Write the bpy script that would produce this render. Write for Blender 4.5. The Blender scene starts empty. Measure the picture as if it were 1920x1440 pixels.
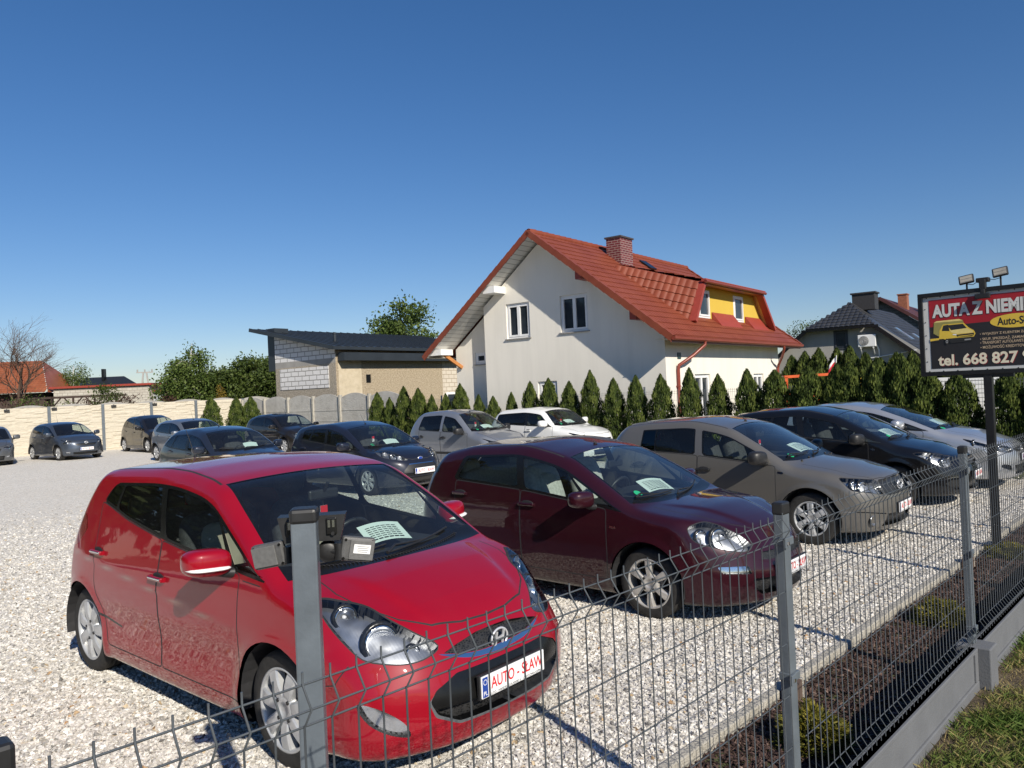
import bpy, bmesh, math, random
import numpy as np
from mathutils import Vector, Matrix
from mathutils.geometry import tessellate_polygon

C = bpy.context.scene.collection
scene = bpy.context.scene
PI = math.pi
R = math.radians
rng = np.random.default_rng(7)
random.seed(7)

# ---------------------------------------------------------------- camera, sky, sun, exposure
CAM_H = 2.0
cam_d = bpy.data.cameras.new("camera")
cam = bpy.data.objects.new("camera", cam_d)
C.objects.link(cam)
cam_d.sensor_width = 36.0
cam_d.lens = 27.0
cam_d.clip_start = 0.05
cam_d.clip_end = 3000.0
_pitch, _roll = math.atan(12 / 1440.0), 0.045
_f = Vector((0, math.cos(_pitch), math.sin(_pitch)))
_r = Vector((1, 0, 0))
_u = _r.cross(_f)
_ri = math.cos(_roll) * _r - math.sin(_roll) * _u
_ui = math.sin(_roll) * _r + math.cos(_roll) * _u
cam.matrix_world = Matrix(((_ri.x, _ui.x, -_f.x, 0), (_ri.y, _ui.y, -_f.y, 0), (_ri.z, _ui.z, -_f.z, CAM_H), (0, 0, 0, 1)))
scene.camera = cam

SUN_EL, SUN_AZ = 32.5, 151.5        # azimuth clockwise from +Y
sx, sy = math.sin(R(SUN_AZ)), math.cos(R(SUN_AZ))
SUN = Vector((sx * math.cos(R(SUN_EL)), sy * math.cos(R(SUN_EL)), math.sin(R(SUN_EL))))
world = bpy.data.worlds.new("World")
scene.world = world
world.use_nodes = True
wn = world.node_tree.nodes
wl = world.node_tree.links
bg = wn["Background"]
sky = wn.new("ShaderNodeTexSky")
sky.sky_type = 'NISHITA'
sky.sun_disc = False
sky.sun_elevation = R(SUN_EL)
sky.sun_rotation = R(SUN_AZ)
sky.altitude = 0
sky.air_density = 1.0
sky.dust_density = 0.15
sky.ozone_density = 3.0
_gm = wn.new("ShaderNodeGamma"); _gm.inputs[1].default_value = 0.90
_hs = wn.new("ShaderNodeHueSaturation"); _hs.inputs["Saturation"].default_value = 1.30
wl.new(sky.outputs[0], _gm.inputs[0])
wl.new(_gm.outputs[0], _hs.inputs["Color"])
_mx = wn.new("ShaderNodeMix"); _mx.data_type = 'RGBA'; _mx.blend_type = 'MULTIPLY'
_mx.inputs[0].default_value = 1.0; _mx.inputs[7].default_value = (.93, .935, 1.09, 1)
wl.new(_hs.outputs[0], _mx.inputs[6])
wl.new(_mx.outputs[2], bg.inputs[0])
bg.inputs[1].default_value = 0.088
sun_d = bpy.data.lights.new("sun", 'SUN')
sun_d.energy = 4.9
sun_d.angle = R(0.53)
sun_d.color = (1.0, 0.925, 0.80)
sun_o = bpy.data.objects.new("sun", sun_d)
C.objects.link(sun_o)
sun_o.rotation_euler = (-SUN).to_track_quat('-Z', 'Y').to_euler()
scene.view_settings.view_transform = 'Standard'
scene.view_settings.look = 'None'
scene.view_settings.exposure = 0.24
scene.view_settings.gamma = 1.0
scene.cycles.max_bounces = 8
scene.cycles.transparent_max_bounces = 16
scene.cycles.caustics_reflective = False
scene.cycles.caustics_refractive = False
scene.cycles.sample_clamp_indirect = 6.0

# ---------------------------------------------------------------- helpers
class MB:
    """collects faces, becomes one mesh object"""
    def __init__(s):
        s.v, s.f, s.m, s.sm = [], [], [], []
        s.mi, s.smooth = 0, False
        s.M = None
    def add(s, verts, faces, mi=None, smooth=None):
        b = len(s.v)
        if s.M is not None:
            verts = [s.M @ Vector(p) for p in verts]
        s.v.extend([tuple(p) for p in verts])
        for f in faces:
            s.f.append(tuple(i + b for i in f))
            s.m.append(s.mi if mi is None else mi)
            s.sm.append(s.smooth if smooth is None else smooth)
        return s
    def box(s, c, d, rz=0.0, mi=None, M=None, bev=0.0):
        hx, hy, hz = d[0] / 2, d[1] / 2, d[2] / 2
        if bev > 0:
            b = min(bev, hx * .9, hy * .9, hz * .9)
            vs, fs = [], []
            bm = bmesh.new()
            bmesh.ops.create_cube(bm, size=1.0)
            for v in bm.verts:
                v.co = Vector((v.co.x * d[0], v.co.y * d[1], v.co.z * d[2]))
            bmesh.ops.bevel(bm, geom=list(bm.edges), offset=b, segments=2, profile=.5, affect='EDGES')
            bm.verts.index_update()
            vs = [v.co.copy() for v in bm.verts]
            fs = [[v.index for v in f.verts] for f in bm.faces]
            bm.free()
        else:
            vs = [Vector((x * hx, y * hy, z * hz)) for x in (-1, 1) for y in (-1, 1) for z in (-1, 1)]
            fs = [(0, 1, 3, 2), (4, 6, 7, 5), (0, 4, 5, 1), (2, 3, 7, 6), (0, 2, 6, 4), (1, 5, 7, 3)]
        T = Matrix.Translation(Vector(c))
        if M is not None:
            T = T @ M.to_4x4()
        elif rz:
            T = T @ Matrix.Rotation(rz, 4, 'Z')
        return s.add([T @ p for p in vs], fs, mi)
    def bar(s, a, b, w, h=None, mi=None, up=(0, 0, 1)):
        a, b = Vector(a), Vector(b)
        h = w if h is None else h
        d = (b - a)
        L = d.length
        if L < 1e-9:
            return s
        d /= L
        u = Vector(up)
        if abs(d.dot(u)) > .98:
            u = Vector((1, 0, 0))
        x = d.cross(u).normalized()
        z = x.cross(d)
        vs = []
        for p in (a, b):
            for (i, j) in ((-1, -1), (1, -1), (1, 1), (-1, 1)):
                vs.append(p + x * (i * w / 2) + z * (j * h / 2))
        return s.add(vs, [(0, 1, 2, 3), (7, 6, 5, 4), (0, 4, 5, 1), (1, 5, 6, 2), (2, 6, 7, 3), (3, 7, 4, 0)], mi)
    def tube(s, pts, r, n=8, mi=None, cap=True, smooth=True):
        pts = [Vector(p) for p in pts]
        rs = r if isinstance(r, (list, tuple)) else [r] * len(pts)
        vs, fs = [], []
        ref = None
        for i, p in enumerate(pts):
            d = (pts[min(i + 1, len(pts) - 1)] - pts[max(i - 1, 0)]).normalized()
            if ref is None:
                ref = Vector((0, 0, 1)) if abs(d.z) < .9 else Vector((1, 0, 0))
            x = d.cross(ref).normalized()
            y = x.cross(d).normalized()
            ref = y
            for k in range(n):
                a = 2 * PI * k / n
                vs.append(p + (x * math.cos(a) + y * math.sin(a)) * rs[i])
        for i in range(len(pts) - 1):
            for k in range(n):
                fs.append((i * n + k, i * n + (k + 1) % n, (i + 1) * n + (k + 1) % n, (i + 1) * n + k))
        s.add(vs, fs, mi, smooth)
        if cap:
            m = len(pts) - 1
            s.add([vs[k] for k in range(n)], [tuple(range(n))[::-1]], mi, False)
            s.add([vs[m * n + k] for k in range(n)], [tuple(range(n))], mi, False)
        return s
    def lathe(s, prof, o=(0, 0, 0), axis=(0, 0, 1), n=24, mi=None, smooth=True):
        """prof: (r, h) pairs along axis"""
        a = Vector(axis).normalized()
        ref = Vector((0, 0, 1)) if abs(a.z) < .9 else Vector((1, 0, 0))
        x = a.cross(ref).normalized()
        y = a.cross(x)
        o = Vector(o)
        vs, fs = [], []
        for (r, h) in prof:
            for k in range(n):
                t = 2 * PI * k / n
                vs.append(o + a * h + (x * math.cos(t) + y * math.sin(t)) * r)
        for i in range(len(prof) - 1):
            for k in range(n):
                fs.append((i * n + k, i * n + (k + 1) % n, (i + 1) * n + (k + 1) % n, (i + 1) * n + k))
        return s.add(vs, fs, mi, smooth)
    def prism(s, poly, a, b, mi=None):
        """poly: list of 3-D points (planar); extruded from +a to +b vectors"""
        n = len(poly)
        a, b = Vector(a), Vector(b)
        P0 = [Vector(p) + a for p in poly]
        P1 = [Vector(p) + b for p in poly]
        tri = tessellate_polygon([P0])
        s.add(P0 + P1, [tuple(t) for t in tri] + [tuple(i + n for i in t[::-1]) for t in tri] + [(i, (i + 1) % n, n + (i + 1) % n, n + i) for i in range(n)], mi)
        return s
    def quad(s, *p, mi=None):
        return s.add(p, [tuple(range(len(p)))], mi)
    def build(s, name, mats, parent=None, loc=None, recalc=True):
        me = bpy.data.meshes.new(name)
        me.from_pydata(s.v, [], s.f)
        mats = mats if isinstance(mats, (list, tuple)) else [mats]
        for m in mats:
            me.materials.append(m)
        me.polygons.foreach_set("material_index", s.m)
        me.polygons.foreach_set("use_smooth", s.sm)
        if recalc:
            bm = bmesh.new()
            bm.from_mesh(me)
            bmesh.ops.recalc_face_normals(bm, faces=bm.faces)
            bm.to_mesh(me)
            bm.free()
        me.update()
        o = bpy.data.objects.new(name, me)
        C.objects.link(o)
        if parent is not None:
            o.parent = parent
        if loc is not None:
            o.location = loc
        return o

def tag(o, label=None, cat=None, group=None, kind=None):
    if label: o["label"] = label
    if cat: o["category"] = cat
    if group: o["group"] = group
    if kind: o["kind"] = kind
    return o

def thing(name, label, cat, loc=(0, 0, 0), rz=0.0, group=None):
    o = bpy.data.objects.new(name, None)
    o.empty_display_size = .2
    C.objects.link(o)
    o.location = loc
    o.rotation_euler = (0, 0, rz)
    return tag(o, label, cat, group)

def np_mesh(name, V, F, mats, parent=None, col=None, smooth=False, tri=False):
    """V (n,3), F (m,k) fixed-size faces; col (m,) per-face value in attribute 'tint' or (m,3)"""
    me = bpy.data.meshes.new(name)
    V = np.asarray(V, np.float32)
    F = np.asarray(F, np.int32)
    k = F.shape[1]
    me.vertices.add(len(V))
    me.vertices.foreach_set("co", V.ravel())
    me.loops.add(F.size)
    me.loops.foreach_set("vertex_index", F.ravel())
    me.polygons.add(len(F))
    me.polygons.foreach_set("loop_start", np.arange(0, F.size, k, dtype=np.int32))
    me.polygons.foreach_set("use_smooth", np.full(len(F), smooth))
    for m in (mats if isinstance(mats, (list, tuple)) else [mats]):
        me.materials.append(m)
    if col is not None:
        col = np.asarray(col, np.float32)
        if col.ndim == 1:
            at = me.attributes.new("tint", 'FLOAT', 'FACE')
            at.data.foreach_set("value", col)
        else:
            at = me.attributes.new("tint", 'FLOAT_COLOR', 'FACE')
            at.data.foreach_set("color", np.c_[col, np.ones(len(col))].astype(np.float32).ravel())
    me.update(calc_edges=True)
    o = bpy.data.objects.new(name, me)
    C.objects.link(o)
    if parent is not None:
        o.parent = parent
    return o

def copy_tree(o, parent=None):
    c = o.copy()
    C.objects.link(c)
    if parent is not None:
        c.parent = parent
    for ch in list(o.children):
        copy_tree(ch, c)
    return c

# ---------------------------------------------------------------- materials
class NT:
    def __init__(s, name):
        s.m = bpy.data.materials.new(name)
        s.m.use_nodes = True
        s.t = s.m.node_tree
        s.b = s.t.nodes["Principled BSDF"]
        s.out = s.t.nodes["Material Output"]
        s.tc = None
    def n(s, typ, **kw):
        nd = s.t.nodes.new("ShaderNode" + typ)
        for k, v in kw.items():
            if k.startswith("i_"):
                key = k[2:]
                key = int(key) if key.isdigit() else key.replace("_", " ")
                nd.inputs[key].default_value = v
            else:
                setattr(nd, k, v)
        return nd
    def l(s, a, b):
        s.t.links.new(a, b)
    def obj(s):
        if s.tc is None:
            s.tc = s.n("TexCoord")
        return s.tc.outputs["Object"]
    def noise(s, scale, detail=4, rough=.55, vec=None, dist=0):
        nd = s.n("TexNoise", i_Scale=scale, i_Detail=detail, i_Roughness=rough, i_Distortion=dist)
        s.l(vec or s.obj(), nd.inputs["Vector"])
        return nd.outputs["Fac"]
    def ramp(s, fac, stops, interp='LINEAR'):
        nd = s.n("ValToRGB")
        nd.color_ramp.interpolation = interp
        el = nd.color_ramp.elements
        while len(el) < len(stops):
            el.new(.5)
        for e, (p, c) in zip(el, stops):
            e.position = p
            e.color = (*c, 1) if len(c) == 3 else c
        s.l(fac, nd.inputs[0])
        return nd.outputs[0]
    def mix(s, fac, a, b, mode='MIX'):
        nd = s.n("Mix", data_type='RGBA', blend_type=mode)
        for sock, v in ((nd.inputs[0], fac), (nd.inputs[6], a), (nd.inputs[7], b)):
            if isinstance(v, (int, float)): sock.default_value = v
            elif isinstance(v, (tuple, list)): sock.default_value = (*v, 1) if len(v) == 3 else v
            else: s.l(v, sock)
        return nd.outputs[2]
    def math(s, op, a, b=0.0, c=None):
        nd = s.n("Math", operation=op)
        for i, v in enumerate((a, b) if c is None else (a, b, c)):
            if isinstance(v, (int, float)): nd.inputs[i].default_value = v
            else: s.l(v, nd.inputs[i])
        return nd.outputs[0]
    def bump(s, h, strength=.3, dist=.01):
        nd = s.n("Bump", i_Strength=strength, i_Distance=dist)
        s.l(h, nd.inputs["Height"])
        s.l(nd.outputs[0], s.b.inputs["Normal"])
        return nd
    def set(s, **kw):
        for k, v in kw.items():
            key = k.replace("_", " ")
            sock = s.b.inputs[key]
            if isinstance(v, (int, float)): sock.default_value = v
            elif isinstance(v, (tuple, list)): sock.default_value = (*v, 1) if len(v) == 3 else v
            else: s.l(v, sock)
        return s

def plain(name, col, rough=.6, metal=0.0, var=.12, scale=8.0, bump=0.0, bscale=60.0, coat=0.0, spec=.5):
    t = NT(name)
    nz = t.noise(scale, 5)
    c0 = tuple(max(0, c * (1 - var)) for c in col)
    c1 = tuple(min(1, c * (1 + var)) for c in col)
    t.set(Base_Color=t.ramp(nz, [(.3, c0), (.7, c1)]), Roughness=rough, Metallic=metal)
    t.b.inputs["Specular IOR Level"].default_value = spec
    if coat:
        t.set(Coat_Weight=coat, Coat_Roughness=.05)
    if bump:
        t.bump(t.noise(bscale, 4), bump, .01)
    return t.m

def paint(name, col, metal=0.0, rough=.35, dust=.10):
    """car paint; panel backs are dark primer"""
    t = NT(name)
    geo = t.n("NewGeometry")
    nz = t.noise(3.0, 6, .6)
    spk = t.noise(420.0, 2, .6)
    base = t.mix(t.math('MULTIPLY', t.ramp(nz, [(.35, (0, 0, 0)), (.75, (1, 1, 1))]), dust), col, tuple(min(1, c * .85 + .035) for c in col))
    if metal > 0:
        base = t.mix(t.math('MULTIPLY', spk, .22), base, tuple(min(1, c * 1.7 + .02) for c in col))
    base = t.mix(geo.outputs["Backfacing"], base, (.012, .012, .012))
    t.set(Base_Color=base, Metallic=metal, Roughness=rough, Coat_Weight=1.0, Coat_Roughness=.025)
    t.b.inputs["Coat IOR"].default_value = 1.5
    t.b.inputs["Specular IOR Level"].default_value = .15 if metal < .3 else .5
    nd = t.n("Bump", i_Strength=.025, i_Distance=.01)
    t.l(t.noise(9.0, 2, .5), nd.inputs["Height"])
    t.l(nd.outputs[0], t.b.inputs["Coat Normal"])
    return t.m

def glassy(name, tint, refl=1.0, dust=.0):
    t = NT(name)
    t.t.nodes.remove(t.b)
    tr = t.n("BsdfTransparent")
    tr.inputs[0].default_value = (*tint, 1)
    gl = t.n("BsdfGlossy", i_Roughness=.01)
    gl.inputs[0].default_value = (1, 1, 1, 1)
    fr = t.n("Fresnel", i_IOR=1.52)
    ge = t.n("NewGeometry")
    t.l(t.math('SUBTRACT', 1.52, t.math('MULTIPLY', ge.outputs["Backfacing"], 1.52 - 1 / 1.52)), fr.inputs["IOR"])
    nz = t.n("TexNoise", i_Scale=2.2, i_Detail=1)
    tc = t.n("TexCoord")
    t.l(tc.outputs["Object"], nz.inputs["Vector"])
    bp = t.n("Bump", i_Strength=.02, i_Distance=.02)
    t.l(nz.outputs[0], bp.inputs["Height"])
    t.l(bp.outputs[0], gl.inputs["Normal"])
    mul = t.n("Math", operation='MULTIPLY')
    mul.inputs[1].default_value = refl
    t.l(fr.outputs[0], mul.inputs[0])
    mx = t.n("MixShader")
    t.l(mul.outputs[0], mx.inputs[0])
    t.l(tr.outputs[0], mx.inputs[1])
    t.l(gl.outputs[0], mx.inputs[2])
    last = mx
    if dust > 0:
        df = t.n("BsdfDiffuse")
        df.inputs[0].default_value = (.55, .53, .48, 1)
        m2 = t.n("MixShader")
        n2 = t.n("TexNoise", i_Scale=5.0, i_Detail=8, i_Roughness=.7)
        t.l(tc.outputs["Object"], n2.inputs["Vector"])
        mm = t.n("Math", operation='MULTIPLY')
        mm.inputs[1].default_value = dust * 2
        t.l(n2.outputs[0], mm.inputs[0])
        t.l(mm.outputs[0], m2.inputs[0])
        t.l(mx.outputs[0], m2.inputs[1])
        t.l(df.outputs[0], m2.inputs[2])
        last = m2
    t.l(last.outputs[0], t.out.inputs[0])
    return t.m

def tinted(name, cols, rough=.7, spec=.3, transl=0.0, noise_scale=None):
    """colour ramp driven by the per-face 'tint' attribute"""
    t = NT(name)
    at = t.n("Attribute", attribute_name="tint")
    fac = at.outputs["Fac"]
    k = len(cols) - 1
    c = t.ramp(fac, [(i / k, cc) for i, cc in enumerate(cols)])
    if noise_scale:
        c = t.mix(t.math('MULTIPLY', t.noise(noise_scale, 3), .6), c, tuple(x * .55 for x in cols[0]))
    t.set(Base_Color=c, Roughness=rough)
    t.b.inputs["Specular IOR Level"].default_value = spec
    if transl > 0:
        tl = t.n("BsdfTranslucent")
        t.l(c, tl.inputs[0])
        mx = t.n("MixShader")
        mx.inputs[0].default_value = transl
        t.l(t.b.outputs[0], mx.inputs[1])
        t.l(tl.outputs[0], mx.inputs[2])
        t.l(mx.outputs[0], t.out.inputs[0])
    return t.m

BLACK = plain("black_plastic", (.018, .018, .019), .45, var=.25, scale=30)
TRIM = plain("black_trim", (.008, .008, .008), .25, var=.2, scale=20)
RUBBER = plain("tyre_rubber", (.022, .021, .020), .8, var=.3, scale=25, bump=.3, bscale=140)
CHROME = plain("chrome", (.75, .76, .78), .12, 1.0, var=.05)
SILVER = plain("silver_rim_paint", (.50, .51, .52), .34, .35, var=.12, scale=12)
ALLOY = plain("alloy_rim_paint", (.54, .52, .49), .3, .45, var=.12, scale=12)
GREYST = plain("grey_strip", (.13, .14, .15), .35, .3, var=.05)
BADGEM = plain("badge_chrome", (.82, .83, .85), .28, .55, var=.04)
DARKIN = plain("dark_interior", (.02, .02, .022), .75, var=.3, scale=14)
SEAT = plain("seat_cloth_dark", (.05, .05, .055), .9, var=.35, scale=40)
SEATL = plain("seat_cloth_grey", (.45, .45, .43), .9, var=.2, scale=40)
LENSG = glassy("lamp_cover_glass", (.93, .95, .97), 1.2)
AMBER = plain("amber_lens", (.55, .16, .02), .15, var=.1, coat=1.0)
REDL = plain("red_lens", (.22, .008, .012), .12, var=.2, coat=1.0)
WHITE = plain("white_paint", (.80, .80, .78), .5, var=.03)
PLATEW = plain("plate_white", (.82, .82, .82), .35, var=.02)
PLATER = plain("plate_red_ink", (.62, .02, .03), .4, var=.05)
PLATEB = plain("plate_blue", (.02, .06, .30), .35, var=.05)
INK = plain("black_ink", (.02, .02, .02), .5, var=.05)
PAPER = plain("paper", (.72, .82, .76), .7, var=.05)
GREENST = plain("green_sticker", (.02, .35, .16), .5, var=.1)
GLASS_W = glassy("windscreen_glass", (.76, .84, .82), 1.25, .012)
GLASS_S = glassy("side_glass", (.72, .80, .78), 1.0, .008)
GLASS_D = glassy("dark_privacy_glass", (.10, .12, .13), 1.3)
FENCEG = plain("anthracite_powder_coat", (.075, .085, .095), .38, 0.0, var=.12, scale=18, bump=.06, bscale=90)
FENCEB = plain("grey_blue_post_coat", (.115, .135, .155), .36, 0.0, var=.14, scale=10, bump=.08, bscale=70)

def lamp_inner():
    t = NT("lamp_reflector")
    w = t.n("TexWave", i_Scale=26.0, i_Distortion=.6)
    w.bands_direction = 'DIAGONAL'
    t.l(t.obj(), w.inputs["Vector"])
    c = t.ramp(t.noise(7.0, 2), [(.35, (.16, .165, .175)), (.6, (.40, .41, .43))])
    t.set(Base_Color=c, Metallic=.75, Roughness=.28)
    t.bump(w.outputs["Fac"], .012, .01)
    return t.m
LAMPIN = lamp_inner()
LAMPDK = plain("lamp_housing_dark", (.03, .031, .033), .25, .4, var=.3, scale=20)

def mesh_grille():
    t = NT("black_grille_mesh")
    v = t.n("TexVoronoi", i_Scale=55.0, feature='DISTANCE_TO_EDGE')
    mp = t.n("Mapping")
    mp.inputs["Scale"].default_value = (1, 1, 1.9)
    t.l(t.obj(), mp.inputs[0])
    t.l(mp.outputs[0], v.inputs["Vector"])
    c = t.ramp(v.outputs["Distance"], [(.0, (.03, .03, .031)), (.12, (.03, .03, .03)), (.2, (.004, .004, .004))])
    t.set(Base_Color=c, Roughness=.4)
    t.bump(v.outputs["Distance"], -.8, .02)
    return t.m
GRILLE = mesh_grille()

def text_mesh(s, bold=0.0):
    """lettering as a mesh, normalised to its own bounding box; returns (verts Nx2 in 0..1, faces, aspect)"""
    cu = bpy.data.curves.new("lettering", 'FONT')
    cu.body = s
    cu.size = 1.0
    cu.offset = bold
    cu.resolution_u = 3
    ob = bpy.data.objects.new("lettering", cu)
    C.objects.link(ob)
    dg = bpy.context.evaluated_depsgraph_get()
    me = bpy.data.meshes.new_from_object(ob.evaluated_get(dg))
    V = np.array([v.co[:2] for v in me.vertices])
    F = [tuple(p.vertices) for p in me.polygons]
    bpy.data.objects.remove(ob)
    bpy.data.meshes.remove(me)
    bpy.data.curves.remove(cu)
    lo, hi = V.min(0), V.max(0)
    return (V - lo) / (hi - lo), F, (hi - lo)
_txt = {}
def put_text(mb, s, o, ux, uy, w, h, bold=0.0, mi=None):
    """lay text in the rectangle at o spanned by unit vectors ux, uy"""
    key = (s, bold)
    if key not in _txt:
        _txt[key] = text_mesh(s, bold)
    V, F, _ = _txt[key]
    o, ux, uy = Vector(o), Vector(ux), Vector(uy)
    mb.add([o + ux * (a * w) + uy * (b * h) for a, b in V], F, mi, False)
def text_aspect(s, bold=0.0):
    key = (s, bold)
    if key not in _txt:
        _txt[key] = text_mesh(s, bold)
    d = _txt[key][2]
    return d[0] / d[1]
# ---------------------------------------------------------------- car bodies
def ppoly(pts, sig=.04):
    pts = sorted(pts)
    px = np.array([p[0] for p in pts]); py = np.array([p[1] for p in pts])
    xs = np.arange(px[0] - .6, px[-1] + .6, .01)
    sl0 = (py[1] - py[0]) / (px[1] - px[0]); sl1 = (py[-1] - py[-2]) / (px[-1] - px[-2])
    ys = np.interp(xs, px, py)
    ys = np.where(xs < px[0], py[0] + sl0 * (xs - px[0]), ys)
    ys = np.where(xs > px[-1], py[-1] + sl1 * (xs - px[-1]), ys)
    if sig > 0:
        k = np.exp(-.5 * (np.arange(-int(4 * sig / .01), int(4 * sig / .01) + 1) * .01 / sig) ** 2)
        k /= k.sum()
        n = len(k) // 2
        ys2 = np.convolve(np.pad(ys, n, mode='reflect', reflect_type='odd'), k, mode='valid')
        ys = ys2
    return lambda q: np.interp(q, xs, ys)

def smax(a, b, k):
    h = np.maximum(k - np.abs(a - b), 0.0) / k
    return np.maximum(a, b) + h * h * k * .25

def roundpoly(pts, r=.02, n=3):
    """round the corners of a 2-D polygon"""
    out = []
    m = len(pts)
    for i in range(m):
        p0, p1, p2 = (np.array(pts[(i + d) % m], float) for d in (-1, 0, 1))
        a, b = p0 - p1, p2 - p1
        la, lb = np.linalg.norm(a), np.linalg.norm(b)
        d = min(r, la * .45, lb * .45)
        q0, q2 = p1 + a / la * d, p1 + b / lb * d
        for t in np.linspace(0, 1, n):
            out.append(tuple((1 - t) ** 2 * q0 + 2 * t * (1 - t) * p1 + t * t * q2))
    return out

def curvy(pts, n=4):
    """closed Catmull-Rom through the points"""
    P = np.array(pts, float)
    m = len(P)
    out = []
    for i in range(m):
        a, b, c, d = P[(i - 1) % m], P[i], P[(i + 1) % m], P[(i + 2) % m]
        for t in np.arange(n) / n:
            out.append(tuple(.5 * (2 * b + (c - a) * t + (2 * a - 5 * b + 4 * c - d) * t * t + (3 * b - a - 3 * c + d) * t ** 3)))
    return out

def offpoly(pts, d):
    """offset a closed polygon outward by d"""
    P = np.array(pts, float)
    area = .5 * np.sum(P[:, 0] * np.roll(P[:, 1], -1) - np.roll(P[:, 0], -1) * P[:, 1])
    s = 1 if area > 0 else -1
    e = np.roll(P, -1, 0) - P
    e /= np.maximum(np.linalg.norm(e, axis=1, keepdims=True), 1e-9)
    nrm = np.c_[e[:, 1], -e[:, 0]] * s
    nv = nrm + np.roll(nrm, 1, 0)
    nv /= np.maximum(np.linalg.norm(nv, axis=1, keepdims=True), .5)
    return [tuple(q) for q in P + nv * d]

def strip(line, w):
    """thin polygon along an open 2-D polyline"""
    P = np.array(line, float)
    e = np.gradient(P, axis=0)
    e /= np.linalg.norm(e, axis=1, keepdims=True)
    nn = np.c_[-e[:, 1], e[:, 0]] * w / 2
    return [tuple(q) for q in np.r_[P + nn, (P - nn)[::-1]]]

def inpoly(P, poly):
    x, y = P[:, 0], P[:, 1]
    ins = np.zeros(len(P), bool)
    m = len(poly)
    for i in range(m):
        x0, y0 = poly[i]; x1, y1 = poly[(i + 1) % m]
        if y0 == y1: continue
        c = ((y0 > y) != (y1 > y)) & (x < (x1 - x0) * (y - y0) / (y1 - y0) + x0)
        ins ^= c
    return ins

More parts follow.
